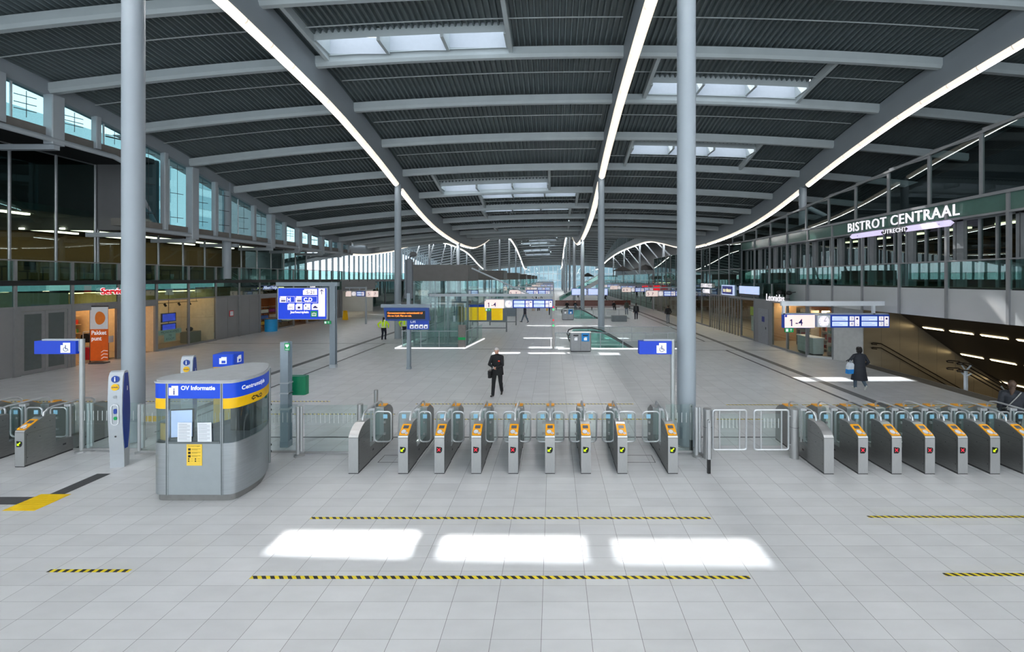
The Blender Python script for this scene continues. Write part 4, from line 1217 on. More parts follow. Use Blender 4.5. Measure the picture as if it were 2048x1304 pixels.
def offset(path, d, closed=False):
    out = []; n = len(path)
    for i in range(n):
        a = path[i - 1] if (i > 0 or closed) else path[i]; c = path[(i + 1) % n] if (i < n - 1 or closed) else path[i]
        t = Vector((c[0] - a[0], c[1] - a[1])).normalized(); out.append((path[i][0] - t.y * d, path[i][1] + t.x * d))
    return out
def ribbon(path, z0, z1, th=.02, d=0.0):
    p = offset(path, d) if d else path
    q = offset(path, d + th); n = len(p)
    vs = [(x, y, z0) for x, y in p] + [(x, y, z1) for x, y in p] + [(x, y, z0) for x, y in q] + [(x, y, z1) for x, y in q]
    fs = []
    for i in range(n - 1):
        fs += [(i, i + 1, n + i + 1, n + i), (2 * n + i + 1, 2 * n + i, 3 * n + i, 3 * n + i + 1), (n + i, n + i + 1, 3 * n + i + 1, 3 * n + i), (i + 1, i, 2 * n + i, 2 * n + i + 1)]
    fs += [(0, n, 3 * n, 2 * n), (n - 1, 3 * n - 1, 4 * n - 1, 2 * n - 1)]
    return MB().add(vs, fs)
def along(path):
    S = [0]
    for i in range(1, len(path)): S.append(S[-1] + math.dist(path[i], path[i - 1]))
    def fn(s):
        s = min(max(s, 0), S[-1] - 1e-6)
        for i in range(len(S) - 1):
            if S[i] <= s <= S[i + 1]:
                t = (s - S[i]) / max(S[i + 1] - S[i], 1e-9); a, c = path[i], path[i + 1]
                tx, ty = (c[0] - a[0]), (c[1] - a[1]); L = math.hypot(tx, ty)
                return a[0] + tx * t, a[1] + ty * t, ty / L, -tx / L
    return fn, S[-1]
booth = thing('information_booth', 'rounded silver information booth with blue and yellow bands', 'kiosk', (BX, BY - .07, 0))
BMET = mat('booth silver metal', (176, 182, 186), .3, metal=.7, vary=.05, scale=3, stretch=(1, 1, 14))
BGRY = mat('booth grey panel', (158, 166, 170), .45, metal=.2, vary=.03)
BSEAM = mat('booth seam', (98, 106, 108), .5)
ribbon(FULL + [FULL[0]], .0, .135, .02, .05).build('skirt', mat('booth skirt steel', (138, 138, 137), .4, metal=.5, vary=.1), booth)
fp = ribbon(FR, .135, 1.125).build('front_panel', BGRY, booth)
ribbon(RCV, .135, 1.125).build('curved_panel', BMET, booth, smooth=True)
ribbon(LC, .135, 1.125).build('side_panel', BMET, booth, smooth=True)
dr = ribbon(DR, .135, 2.28).build('booth_door', BMET, booth, smooth=True)
b = MB()
f, Ln = along(DR)
for zz in (.35, .5, 1.3, 1.42):
    x, y, nx, ny = f(.12); b.sphere((x + nx * .03, y + ny * .03, zz), .03)
b.build('door_hinge', BLACK, dr)
ribbon(BK, .135, 1.125).build('back_panel', BMET, booth); ribbon(BK, 1.125, 1.99, .008, .01).build('window_pane', GL_BOOTH, booth); ribbon(BK, 1.99, 2.28, .02, -.004).build('blue_band', NAVY, booth)
for P, nm in ((LC, 'l'), (FR, 'f'), (RCV, 'r')):
    ribbon(P, 1.99, 2.28, .02, -.004).build('blue_band', NAVY, booth, smooth=True)
for P in (LC, RCV): ribbon(P, 1.79, 1.99, .02, -.003).build('yellow_band', YELLOW, booth, smooth=True)
ribbon(FR, 1.125, 1.99, .008, .01).build('window_pane', GL_BOOTH, booth)
ribbon(RCV, 1.125, 1.79, .008, .01).build('window_pane', GL_BOOTH, booth, smooth=True)
ribbon(LC, 1.125, 1.79, .008, .01).build('window_pane', GL_BOOTH, booth, smooth=True)
b = MB(); OF = offset(FULL, -.02, True)
cen = (sum(p[0] for p in OF) / len(OF), sum(p[1] for p in OF) / len(OF))
b.prism(OF, 2.28, 2.31)
b.prism([(cen[0] + (x - cen[0]) * .97, cen[1] + (y - cen[1]) * .97) for x, y in OF], 2.31, 2.335)
b.build('roof', mat('booth roof', (178, 182, 186), .5), booth)
b = MB(); b.prism(offset(FULL, .03, True), 2.24, 2.26); b.build('inner_ceiling', WHITE, booth)
for (x, y) in (FR[0], FR[1], RCV[-1], LC[0]):
    MB().rbox(x - .025, x + .025, y - .012, y + .04, .135, 2.28, .006).build('mullion', BMET, booth)
b = MB(); b.box(FR[0][0] - .012, FR[0][0] + .005, FR[0][1] - .016, FR[0][1], .135, 2.28); b.box(FR[1][0] - .005, FR[1][0] + .012, FR[0][1] - .016, FR[0][1], .135, 2.28)
b.build('seam_strip', BSEAM, booth)
b = MB(); b.box(FR[0][0] + .03, FR[1][0] - .03, FR[0][1] - .01, FR[0][1] + .03, 1.12, 1.16); b.build('window_sill', BSEAM, booth)
ff = face_front(FR[0][0], FR[0][1] - .002, 0)
b = MB(); b.text('OV Informatie', .112, lambda u, v, w=0: (FR[0][0] + .27 + u, FR[0][1] - .008, 2.19 + v), align='LEFT', bold=.004); b.build('booth_lettering', LETTER, booth)
b = MB(); b.poly([(.04, 2.05), (.22, 2.05), (.22, 2.235), (.09, 2.235), (.09, 2.2), (.04, 2.2)], lambda u, v, w: (FR[0][0] + u, FR[0][1] - .008, v))
ib = b.build('information_symbol', LETTER, booth)
b = MB(); b.text('i', .18, lambda u, v, w=0: (FR[0][0] + .14 + u, FR[0][1] - .0095, 2.12 + v), bold=.003); b.build('symbol_letter', INK, ib)
fR, LR = along(RCV)
def onR(s0, z0, d=.01):
    def g(u, v, w=0):
        x, y, nx, ny = fR(s0 + u); return (x + nx * d, y + ny * d, z0 + v)
    return g
b = MB(); b.text('Centrumzijde', .112, onR(LR * .40, 2.15), bold=.004, spacing=1.08); b.build('booth_lettering', LETTER, booth)
b = MB()
LG = [[(-.17, 0), (-.10, .06), (-.10, .03), (-.02, .03), (.03, -.02), (.03, .01), (-.01, .05), (-.10, .05)],
      [(.17, 0), (.10, -.06), (.10, -.03), (.02, -.03), (-.03, .02), (-.03, -.01), (.01, -.05), (.10, -.05)]]
def arrow_logo(b, fn, s=1.0, m=0):
    def bar(x0, z0, x1, z1, w=.016):
        dx, dz = x1 - x0, z1 - z0; L = math.hypot(dx, dz); nx, nz = -dz / L * w / 2, dx / L * w / 2
        n = 4
        for i in range(n):
            a, c = i / n, (i + 1) / n
            b.poly([((x0 + dx * a + nx) * s, (z0 + dz * a + nz) * s), ((x0 + dx * a - nx) * s, (z0 + dz * a - nz) * s), ((x0 + dx * c - nx) * s, (z0 + dz * c - nz) * s), ((x0 + dx * c + nx) * s, (z0 + dz * c + nz) * s)], fn, m)
    for g in (1, -1):
        bar(g * -.16, 0, g * -.10, .045 * g); bar(g * -.16, 0, g * -.10, -.045 * g); bar(g * -.12, .025 * g, g * -.01, .025 * g)
        bar(g * -.01, .025 * g, g * .045, -.027 * g); bar(g * -.12, -.02 * g, g * -.05, -.02 * g); bar(g * -.05, -.02 * g, g * 0.0, .035 * g) if False else None
arrow_logo(b, onR(LR * .43, 1.89, .012)); b.build('arrow_emblem', BLACK, booth)
# inside the booth
b = MB(); b.prism([(cen[0] + (x - cen[0]) * .9, cen[1] + (y - cen[1]) * .9) for x, y in FULL], 1.0, 1.05); b.build('counter', mat('booth counter', (120, 124, 128), .4), booth)
b = MB(); b.box(.1, .5, .15, .55, 1.05, 1.7); b.build('cabinet', DKGREY, booth)
t = thing('monitor', 'flat screen with lit text inside the booth, behind the taped papers', 'monitor', (-7.28, 8.43, 1.05), .15)
MB().rbox(-.2, .2, -.02, .03, .12, .68, .01).build('casing', BLACK, t)
MB().box(-.185, .185, -.024, -.021, .145, .665).build('screen', LITBL, t)
b = MB(); b.box(-.1, .1, -.05, .1, 0, .015); b.box(-.02, .02, 0, .03, 0, .14); b.build('stand', BLACK, t)
TXTG = mat('printed text grey', (130, 134, 142), .7)
def notice(x, y, z, w, h, label, lines, name='paper_notice', m=PAPER, tilt=0.0, grp='papers taped in the booth window'):
    t = thing(name, label, 'notice', (x, y, z), 0, grp); t.rotation_euler = (0, tilt, 0)
    MB().box(-w / 2, w / 2, -.003, 0, 0, h).build('sheet', m, t)
    b = MB()
    for k in range(lines):
        zz = h - .035 - k * (h - .07) / lines; ww = w * (.8 if k % 3 else .6)
        b.box(-w * .42, -w * .42 + ww, -.0045, -.0035, zz, zz + .005)
    b.build('printed_lines', TXTG, t)
    return t
notice(-7.09, 8.255, 1.13, .27, .40, 'white printed sheet taped in the booth window below the monitor', 14, tilt=.01)
notice(-6.70, 8.255, 1.13, .27, .40, 'white printed sheet taped in the booth window nearer the curved side', 13, tilt=-.02)
p = thing('poster', 'yellow notice with small black pictograms on the booth front panel', 'notice', (-6.90, 8.256, .70))
MB().box(-.148, .148, -.003, 0, 0, .41).build('sheet', mat('notice yellow', (246, 205, 70), .6), p)
b = MB(); b.text('Coronavirusregels', .032, lambda u, v, w=0: (-.125 + u, -.0045, .378 + v), align='LEFT')
for k in range(3):
    b.box(-.12, -.07, -.0045, -.0035, .29 - k * .066, .335 - k * .066); b.box(-.05, .12, -.0045, -.0035, .32 - k * .066, .324 - k * .066); b.box(-.05, .06, -.0045, -.0035, .305 - k * .066, .309 - k * .066)
for k in range(2):
    for xx in (-.12, .01): b.box(xx, xx + .025, -.0045, -.0035, .115 - k * .04, .14 - k * .04); b.box(xx + .045, xx + .1, -.0045, -.0035, .128 - k * .04, .131 - k * .04)
b.build('printed_pictograms', mat('print black', (40, 36, 20), .7), p)
t = thing('leaflet_holder', 'yellow leaflets in a holder behind the rounded booth end', 'leaflet holder', (-7.62, 8.40, 1.13)); t.rotation_euler = (0, 0, -.35)
MB().box(-.1, .1, -.02, .05, 0, .36).build('holder', GL_BOOTH, t); MB().box(-.09, .09, -.01, .02, .01, .33).build('leaflets', mat('leaflet yellow', (244, 190, 70), .6), t)
# ================================================================ INFORMATION PILLARS
def info_pillar(x, y, label, rz=0.24):
    t = thing('information_pillar', label, 'information pillar', (x, y, 0), rz, 'silver and blue information pillars')
    # side profile in (y,z), bulging forward at mid height
    H = 2.2
    front = [(-.02 - .07 * math.sin(PI * min(1, max(0, (z - .25) / 2.3))) , z) for z in frange(0, H - .12, 14)]
    top = [(-.02, H - .03), (.03, H), (.09, H - .01), (.11, H - .06)]
    back = [(.13 + .03 * math.sin(PI * z / H), z) for z in frange(H - .12, 0, 10)]
    P = front + top + back
    MB().prism(P, -.135, .135, ax='x').build('body', mat('pillar silver', (188, 194, 200), .4, metal=.3, vary=.03), t)
    S = [(-.01 - .06 * math.sin(PI * s), .42 + 1.72 * s) for s in frange(0, 1, 16)] + [(.08 + .075 * math.sin(PI * s), .42 + 1.72 * s) for s in frange(1, 0, 16)]
    for sx in (-1, 1):
        o = MB().prism(S, sx * .135, sx * .142, ax='x').build('blue_side', mat('pillar blue', (10, 58, 150), .4, vary=.03), t)
        fx = sx * .144
        b = MB(); b.text('i', .15, lambda u, v, w=0: (fx, .06 + sx * u, 1.78 + v), bold=.003); b.build('side_letter', LETTER, o)
    zc = lambda z: -.02 - .07 * math.sin(PI * min(1, max(0, (z - .25) / 2.3))) - .006
    disc = lambda c, r, m, zoff, dd: None
    def plate(name, P, m, par, d=0):
        b = MB(); b.add([(u, zc(v) - d, v) for u, v in P], [tuple(range(len(P)))]); return b.build(name, m, par)
    circ = lambda cz, r, cx=0: [(cx + r * math.cos(a), cz + r * math.sin(a)) for a in frange(0, 2 * PI, 24)[:-1]]
    o = plate('information_disc', circ(2.02, .078), mat('pillar blue', (10, 58, 150), .4, vary=.03), t, .006)
    b = MB(); b.text('i', .15, lambda u, v, w=0: (u, zc(2.02) - .022, 2.02 + v), bold=.003); b.build('disc_letter', LETTER, o)
    o = plate('yellow_disc', circ(1.84, .075), YELLOW, t, .006)
    b = MB(); arrow_logo(b, lambda u, v, w: (u, zc(1.84) - .014, 1.84 + v), .36); b.build('disc_emblem', mat('emblem blue', (30, 40, 110), .5), o)
    a1 = rr(-.075, .075, .98, 1.46, .07, 5); a2 = rr(-.055, .055, 1.0, 1.44, .052, 5)
    b = MB(); n = len(a1); b.add([(u, zc(v) - .008, v) for u, v in a1] + [(u, zc(v) - .008, v) for u, v in a2], [(i, (i + 1) % n, n + (i + 1) % n, n + i) for i in range(n)])
    b.build('white_ring', WHITE, t)
    o = plate('call_button', rr(-.02, .045, 1.24, 1.36, .03, 4), mat('button blue', (40, 70, 160), .4), t, .01)
    plate('emergency_button', rr(-.02, .045, 1.1, 1.18, .03, 4), mat('button green', (0, 150, 80), .4, emit=.1), t, .01)
    plate('speaker_grille', circ(1.62, .035), mat('speaker grey', (158, 164, 170), .5), t, .004)
    plate('key_lock', circ(.72, .02), DKGREY, t, .004)
info_pillar(-9.92, 9.78, 'tall silver and blue information pillar beside the yellow tactile square')
info_pillar(-9.95, 11.7, 'silver and blue information pillar partly hidden behind the booth')
# ---- ticket machine
t = thing('ticket_machine', 'blue and yellow ticket machine standing behind the booth roof', 'ticket machine', (-9.15, 12.1, 0), .12)
MB().rbox(-.26, .26, -.24, .24, 0, 1.5, .02).build('cabinet', YELLOW, t)
MB().rbox(-.27, .27, -.25, .25, 1.86, 2.2, .02).build('blue_header', NAVY, t)
MB().rbox(-.26, .26, -.24, .24, 1.5, 1.86, .02).build('yellow_band', YELLOW, t)
for fn in (lambda u, v, w: (u, -.256, v), lambda u, v, w: (.276, u, v)):
    b = MB(); b.poly([(-.09, 1.94), (.1, 1.94), (.1, 2.13), (-.04, 2.13), (-.04, 2.1), (-.09, 2.1)], fn); o = b.build('ticket_symbol', LETTER, t)
    b = MB(); b.poly([(-.03, 1.96), (.07, 1.96), (.07, 2.03), (-.03, 2.03)], lambda u, v, w: tuple(c + (d if abs(d) > 0 else 0) for c, d in zip(fn(u, v, w), (0 if fn(0, 0, 0)[0] == 0 else .002, -.002 if fn(0, 0, 0)[0] == 0 else 0, 0)))); b.build('symbol_print', NAVY, o)
# ---- defibrillator post
t = thing('defibrillator_post', 'grey steel post with green cabinet and AED plate behind the booth', 'defibrillator post', (-6.84, 11.0, 0))
b = MB(); b.box(-.1, .1, -.09, -.07, .02, 2.68); b.box(-.1, .1, .07, .09, .02, 2.68); b.box(-.05, .05, -.07, .07, .02, 2.68); b.box(-.105, .105, -.095, .095, 0, .16)
b.build('steel_profile', mat('post grey blue', (142, 156, 166), .5, vary=.04), t)
MB().box(-.115, .115, -.1, .1, .95, 1.0).build('collar', STEEL, t)
MB().rbox(-.18, .42, .1, .32, 1.28, 1.76, .04).build('green_cabinet', GREENP, t)
b = MB(); b.box(.11, .12, -.1, .1, 1.36, 1.38); b.box(-.12, .12, -.098, .1, 1.62, 1.65); b.box(-.12, .12, -.098, .1, 1.36, 1.39); b.build('bracket', STEEL, t)
o = MB().box(.02, .15, -.102, -.096, 2.47, 2.66).build('sign_plate', GREEN, t)
b = MB(); H = [(0, -.05), (.045, .0), (.045, .03), (.022, .045), (0, .025), (-.022, .045), (-.045, .03), (-.045, 0)]
b.poly([(.085 + u, 2.59 + v) for u, v in H], lambda u, v, w: (u, -.104, v)); b.text('AED', .05, lambda u, v, w=0: (.085 + u, -.104, 2.5 + v)); b.build('heart_print', LETTER, o)
# ================================================================ SIGNS
def wheel_icon(b, fn, s=1.0, m=0):
    b.poly([(-.012 * s, .075 * s), (.012 * s, .075 * s), (.012 * s, .055 * s), (-.012 * s, .055 * s)], fn, m)
    b.poly([(-.01 * s, .05 * s), (.012 * s, .05 * s), (.012 * s, -.01 * s), (-.01 * s, -.01 * s)], fn, m)
    b.poly([(-.01 * s, -.005 * s), (.055 * s, -.005 * s), (.055 * s, -.022 * s), (-.01 * s, -.022 * s)], fn, m)
    b.poly([(.04 * s, -.01 * s), (.055 * s, -.01 * s), (.075 * s, -.06 * s), (.058 * s, -.06 * s)], fn, m)
    A = frange(PI * .62, PI * 1.85, 14)
    for i in range(14):
        b.poly([(.045 * s * math.cos(A[i]), -.025 * s + .045 * s * math.sin(A[i])), (.058 * s * math.cos(A[i]), -.025 * s + .058 * s * math.sin(A[i])),
                (.058 * s * math.cos(A[i + 1]), -.025 * s + .058 * s * math.sin(A[i + 1])), (.045 * s * math.cos(A[i + 1]), -.025 * s + .045 * s * math.sin(A[i + 1]))][::-1], fn, m)
def notch(x0, x1, z0, z1, n):
    return [(x0, z0), (x1, z0), (x1, z1), (x0 + n, z1), (x0 + n, z1 - n), (x0, z1 - n)]
def access_sign(x, y, w, label, flange=True):
    t = thing('wheelchair_sign', label, 'sign', (x, y, 0), 0, 'blue wheelchair lane signs')
    MB().cyl((0, 0, 0), (0, 0, 2.8), .052, seg=18).build('pole', mat('pole aluminium', (182, 186, 186), .4, metal=.4), t, smooth=True)
    if flange: MB().lathe([(.13, 0), (.13, .03), (.06, .05)], seg=20).build('base_flange', STAIN, t, smooth=True)
    o = MB().box(-w - .12, -.05, -.1, .1, 2.44, 2.76).build('sign_box', BLUEU, t)
    MB().box(-w, -.02, -.04, .04, 2.5, 2.8).build('bracket_plate', STEEL, t)
    b = MB(); b.poly(notch(-.42, -.18, 2.47, 2.72, .06), lambda u, v, w: (u, -.104, v)); q = b.build('symbol_panel', LETTER, o)
    b = MB(); wheel_icon(b, lambda u, v, w: (-.295 + u, -.106, 2.585 + v), 1.0); b.build('wheelchair_symbol', INK, q)
access_sign(-11.7, 10.66, .95, 'blue box sign with wheelchair symbol on a pole by the shop-side gates')
access_sign(2.96, 10.62, .72, 'blue box sign with wheelchair symbol on a pole by the big column', False)
def clock_face(b, fn, r, m0=0, m1=1, hr=(1.05, .55)):
    b.poly([(r * math.cos(a), r * math.sin(a)) for a in frange(0, 2 * PI, 28)[:-1]], lambda u, v, w: fn(u, v, .002), m0)
    for k in range(12):
        a = PI / 6 * k; c, s_ = math.cos(a), math.sin(a); q = r * .03
        b.poly([(c * r * .78 - s_ * q, s_ * r * .78 + c * q), (c * r * .78 + s_ * q, s_ * r * .78 - c * q), (c * r * .93 + s_ * q, s_ * r * .93 - c * q), (c * r * .93 - s_ * q, s_ * r * .93 + c * q)], lambda u, v, w: fn(u, v, .004), m1)
    for a, L, q in ((1.05, .82, .035), (.05, .5, .045)):
        c, s_ = math.cos(a), math.sin(a); q *= r
        b.poly([(-s_ * q, c * q), (s_ * q, -c * q), (c * r * L + s_ * q, s_ * r * L - c * q), (c * r * L - s_ * q, s_ * r * L + c * q)], lambda u, v, w: fn(u, v, .006), m1)
def arrow(b, fn, cx, cz, L, ang, m=0, q=.12):
    c, s_ = math.cos(ang), math.sin(ang)
    R = lambda u, v: (cx + u * c - v * s_, cz + u * s_ + v * c)
    b.poly([R(-L, -q * L), R(L * .8, -q * L), R(L * .8, q * L), R(-L, q * L)], fn, m)
    for g in (1, -1):
        P = [R(L, 0), R(L * .2, g * L * .8), R(L * .2 - q * L * 2, g * L * .8), R(L - q * L * 3, 0)]
        b.poly(P if g > 0 else P[::-1], fn, m)
def platform_sign(x0, x1, y, z0, z1, label, main, plats, beam=None, sub='', blank=None, hang=.2, tilt=0.0):
    """lit number box, clock and departure displays on one housing; x grows to the viewer's right"""
    t = thing('platform_sign', label, 'platform sign', (x0, y, 0), 0, 'platform signs over the hall')
    W = x1 - x0; H = z1 - z0
    fr = lambda d: (lambda u, v, w=0: (u, -.15 - d - w, z0 + v))
    a = W * .285
    o = MB().box(0, a, -.15, .1, z0, z1).build('number_box', LITPK, t)
    b = MB(); b.box(-.01, a + .01, -.12, .11, z0 - .02, z1 + .02); b.box(0, .08 * H / .5, -.156, -.15, z1 - .09 * H / .5, z1, 0); b.build('box_housing', DBLUE if not blank else STEEL, t)
    if isinstance(main, str):
        b = MB()
        if main == '1-4':      # numeral one with its flag, then the rest
            fo = lambda u, v, w=0: (a * .22 + u * H, -.156, z0 + H * .12 + v * H)
            b.poly([(-.045, 0), (.045, 0), (.045, .54), (-.03, .54), (-.13, .46), (-.13, .38), (-.045, .43)], fo)
            b.text('-4', H * .74, lambda u, v, w=0: (a * .47 + u, -.156, z0 + H * .395 + v), bold=.006 * H)
        else: b.text(main, H * .74, lambda u, v, w=0: (a * .38 + u, -.156, z0 + H * .4 + v), bold=.006 * H)
        b.build('platform_number', INK, o)
    c0 = a + (.12 if not blank else .02)
    o = MB().box(c0, c0 + H * 1.0, -.14, .1, z0 + .02, z1 - .02).build('clock_box', WHITE, t)
    b = MB(); clock_face(b, lambda u, v, w: (c0 + H * .5 + u, -.144 - w, z0 + H * .5 + v), H * .42); b.build('clock_face', [LITWH, INK], o)
    d0 = c0 + H * 1.04
    MB().box(d0 - .02, W, -.13, .1, z0, z1).build('display_housing', DBLUE, t)
    b = MB(); b.box(-.02, W + .02, -.05, .12, z1, z1 + .06); b.build('top_cover', STEEL, t)
    if beam:
        b = MB(); b.rbox(W + .03, W + .17, -.07, .07, 0, z1 + .42, .01); b.build('gantry_post', STEEL, t)
        b = MB(); b.box(-.1, W + .03, -.06, .06, z1 + .26, z1 + .4); b.build('gantry_beam', STEEL, t)
        for xx in (.3, W * .7): MB().box(xx - .03, xx + .03, -.03, .03, z1 + .06, z1 + .27).build('hanger', STEEL, t)
    n = len(plats); dw = (W - d0) / n
    for k, (p, q) in enumerate(plats):
        xa = d0 + k * dw
        for j in range(2):
            za = z0 + H * (.12 + .42 * j)
            o = MB().box(xa + dw * .05, xa + dw * .58, -.135, -.13, za, za + H * .34).build('display_panel', LITBL, t)
            b = MB()
            for r in range(2): b.box(xa + dw * .08, xa + dw * (.3 + .1 * ((k + j + r) % 3)), -.138, -.136, za + H * (.2 - .12 * r), za + H * (.22 - .12 * r))
            b.build('display_text', INK, o)
            o = MB().box(xa + dw * .64, xa + dw * .79, -.135, -.13, za, za + H * .34).build('number_plate', LITWH, t)
            b = MB(); b.text(p if j else q, H * .3, lambda u, v, w=0: (xa + dw * .715 + u, -.138, za + H * .17 + v)); b.build('plate_number', INK, o)
        o = MB().box(xa + dw * .82, xa + dw * .97, -.135, -.13, z0 + H * .12, z0 + H * .88).build('arrow_plate', LITWH, t)
        b = MB(); fn = lambda u, v, w: (u, -.138, v); arrow(b, fn, xa + dw * .895, z0 + H * .27, H * .09, -PI / 4)
        b.poly([(xa + dw * .895 + H * .08 * math.cos(a_), z0 + H * .7 + H * .08 * math.sin(a_)) for a_ in frange(0, 2 * PI, 12)[:-1]], fn); b.build('arrow_print', INK, o)
    return t
def exit_plate(x, y, z, label, s=1.0):
    t = thing('exit_sign', label, 'exit sign', (x, y, z), 0, 'green exit signs')
    MB().box(0, .36 * s, -.03, .03, 0, .18 * s).build('sign_box', GREEN, t)
    b = MB(); b.box(.03 * s, .13 * s, -.034, -.031, .03 * s, .15 * s); arrow(b, lambda u, v, w: (u, -.034, v), .25 * s, .09 * s, .06 * s, PI / 2); b.build('exit_symbol', LETTER, t)
# sign nearest the stairs, on a beam cantilevered from the fascia
s1 = platform_sign(9.95, 14.45, 18.55, 2.19, 2.74, 'lit platform sign 1-4 with clock hanging near the stairs and bistro', '1-4', [('3', '4'), ('1', '2')], hang=.3)
MB().box(-.1, 4.35, -.06, .06, 3.12, 3.32).build('support_beam', WHITE, s1)
for xx in (.02, 3.9): MB().box(xx - .05, xx + .05, -.05, .05, 2.75, 3.14).build('hanger', WHITE, s1)
exit_plate(9.97, 18.45, 1.99, 'small green exit sign under the number box near the stairs')
# sign over the middle of the hall: beam from the lift glass to the light post
s2 = platform_sign(-4.18, -.02, 26.35, 2.49, 3.0, 'lit platform sign 1-4 with clock between the lift and the escalator', '1-4', [('3', '4'), ('1', '2')], blank=True)
MB().box(-3.4, 4.2, -.08, .08, 3.2, 3.36).build('support_beam', STEEL, s2)
for xx in (.3, 2.2, 4.0): MB().box(xx - .03, xx + .03, -.04, .04, 3.0, 3.22).build('hanger', STEEL, s2)
exit_plate(-4.15, 26.25, 2.3, 'small green exit sign under the middle number box')
t = thing('signal_post', 'thin grey post with red and green lamps at the escalator corner', 'post', (.02, 26.35, 0))
MB().rbox(-.07, .07, -.07, .07, 0, 3.36, .01).build('shaft', mat('post warm grey', (172, 170, 168), .5), t)
for zz, m, nm in ((1.75, REDL, 'red_lamp'), (1.42, mat('lamp green', (60, 230, 120), .4, emit=1.5), 'green_lamp'), (2.55, REDL, 'red_lamp'), (2.4, mat('lamp green', (60, 230, 120), .4, emit=1.5), 'green_lamp')):
    MB().sphere((0, -.08, zz), .05).build(nm, m, t)
t = thing('light_bar', 'white vertical light strip standing by the escalator corner', 'light', (-.12, 26.2, 0)); MB().box(-.02, .02, -.02, .02, 0.02, .62).build('bar', LITWH, t); MB().box(-.04, .04, -.04, .04, 0, .03).build('base', STEEL, t)
# the farther signs, one per platform stair
fars = [(45.85, '5', '7'), (65.3, '8', '9'), (84.8, '11', '12'), (104.3, '14', '15'), (123.8, '18', '19')]
for k, (y, p, q) in enumerate(fars):
    platform_sign(-4.18 - .5 * (k == 0), -.02 - .3 * (k == 0), y, 2.49, 3.05, 'lit platform sign over the hall centre, %s beyond the 1-4 sign' % ORD[k], p + '   ' + q, [(p, q), (p, q)], beam=True, blank=True)
for k, (y, x0) in enumerate(((30.6, 6.9), (43.5, 9.4), (58, 9.3), (72, 9.6), (88, 9.4))):
    if k == 0: continue
    platform_sign(x0, x0 + 4.2, y, 2.5, 3.05, 'lit platform sign along the bistro side, %s beyond the big column' % ORD[k - 1], ('', '5  7', '8  9', '11', '14')[k], [('5', '7'), ('5', '7')], beam=True, blank=True)
ls = platform_sign(-19.5, -17.75, 40.5, 2.62, 3.1, 'lit platform sign 5 and 7 by the far shop-side wall', '', [('5', '7')], beam=True, blank=True)
for k, c in enumerate('57'):
    o = MB().box(1.95 + k * .56, 2.48 + k * .56, -.2, -.1, 2.58, 3.12).build('number_box', LITPK, ls)
    b = MB(); b.text(c, .4, lambda u, v, w=0: (2.21 + k * .56 + u, -.206, 2.82 + v)); b.build('platform_number', INK, o)
# ---- big direction sign on the gantry post
g = thing('direction_sign', 'large lit blue direction sign Jaarbeursplein on a grey gantry post', 'direction sign', (-10.6, 20.7, 0))
POSTM = mat('gantry grey', (140, 152, 160), .5, vary=.03)
b = MB(); b.box(-.13, .13, -.1, -.08, 0.14, 4.1); b.box(-.13, .13, .08, .1, .14, 4.1); b.box(-.06, .06, -.08, .08, .14, 4.1); b.build('post', POSTM, g)
MB().rbox(-.15, .15, -.12, .12, 0, .16, .02).build('post_foot', STEEL, g)
MB().box(-2.7, .25, -.11, .11, 3.93, 4.12).build('gantry_beam', POSTM, g)
MB().box(-2.6, -.2, -.14, .06, 2.33, 3.86).build('sign_housing', STEEL, g)
o = MB().box(-2.55, -.26, -.16, -.14, 2.36, 3.83).build('sign_face', BLUE, g)
fs = lambda u, v, w=0: (-2.55 + u, -.164 - w, 2.36 + v)
MB().poly([(1.92, .12), (2.24, .12), (2.24, 1.46), (1.92, 1.46)], fs).build('arrow_column', LITWH, o)
b = MB(); arrow(b, lambda u, v, w=0: fs(u, v, .003), 2.08, 1.30, .12, PI / 2); b.build('up_arrow', INK, o)
b = MB()
for P in (notch(1.18, 1.86, 1.15, 1.44, .06), notch(.06, .38, .80, 1.08, .05), notch(.82, 1.12, .80, 1.08, .05)) + tuple(notch(.44 + .385 * k, .77 + .385 * k, .44, .74, .05) for k in range(4)): b.poly(P, fs)
b.text('H', .25, lambda u, v, w=0: fs(.51 + u, .92 + v, .001), bold=.012); b.text('C,D', .25, lambda u, v, w=0: fs(1.42 + u, .92 + v, .001), bold=.012)
for (xa, xb) in ((.06, .78), (.82, 1.86)):
    for P in ([(xa, .79), (xb, .79), (xb, .805), (xa, .805)], [(xa, 1.075), (xb, 1.075), (xb, 1.09), (xa, 1.09)], [(xb - .012, .79), (xb, .79), (xb, 1.09), (xb - .012, 1.09)]): b.poly(P, fs)
b.text('Jaarbeursplein', .155, lambda u, v, w=0: fs(1.02 + u, .33 + v, .001), bold=.006)
b.build('white_symbols', LITWH, o)
b = MB(); f2 = lambda u, v, w=0: fs(u, v, .003)
b.text('5-21', .23, lambda u, v, w=0: f2(1.55 + u, 1.27 + v)); b.text('WC', .15, lambda u, v, w=0: f2(.61 + u, .55 + v))
for xa in (.09, .85): b.poly(rr(xa + .04, xa + .26, .84, .9, .02, 2), f2); b.poly([(xa + .04, .93), (xa + .26, .93), (xa + .26, .95), (xa + .04, .95)], f2)
b.poly(rr(.93, 1.05, .5, .6, .02, 2), f2); b.poly(rr(1.28, 1.34, .6, .66, .01, 2), f2); b.poly(rr(1.38, 1.5, .5, .53, .01, 2), f2)
b.poly([(1.66, .52), (1.88, .52), (1.88, .57), (1.83, .58), (1.80, .63), (1.73, .63), (1.70, .58), (1.66, .57)], f2)
b.build('dark_symbols', INK, o)
b = MB(); b.poly(rr(1.55, 1.87, .1, .38, .01, 2), fs); q = b.build('exit_panel', GREEN, o)
b = MB(); arrow(b, f2, 1.71, .25, .07, PI / 2)
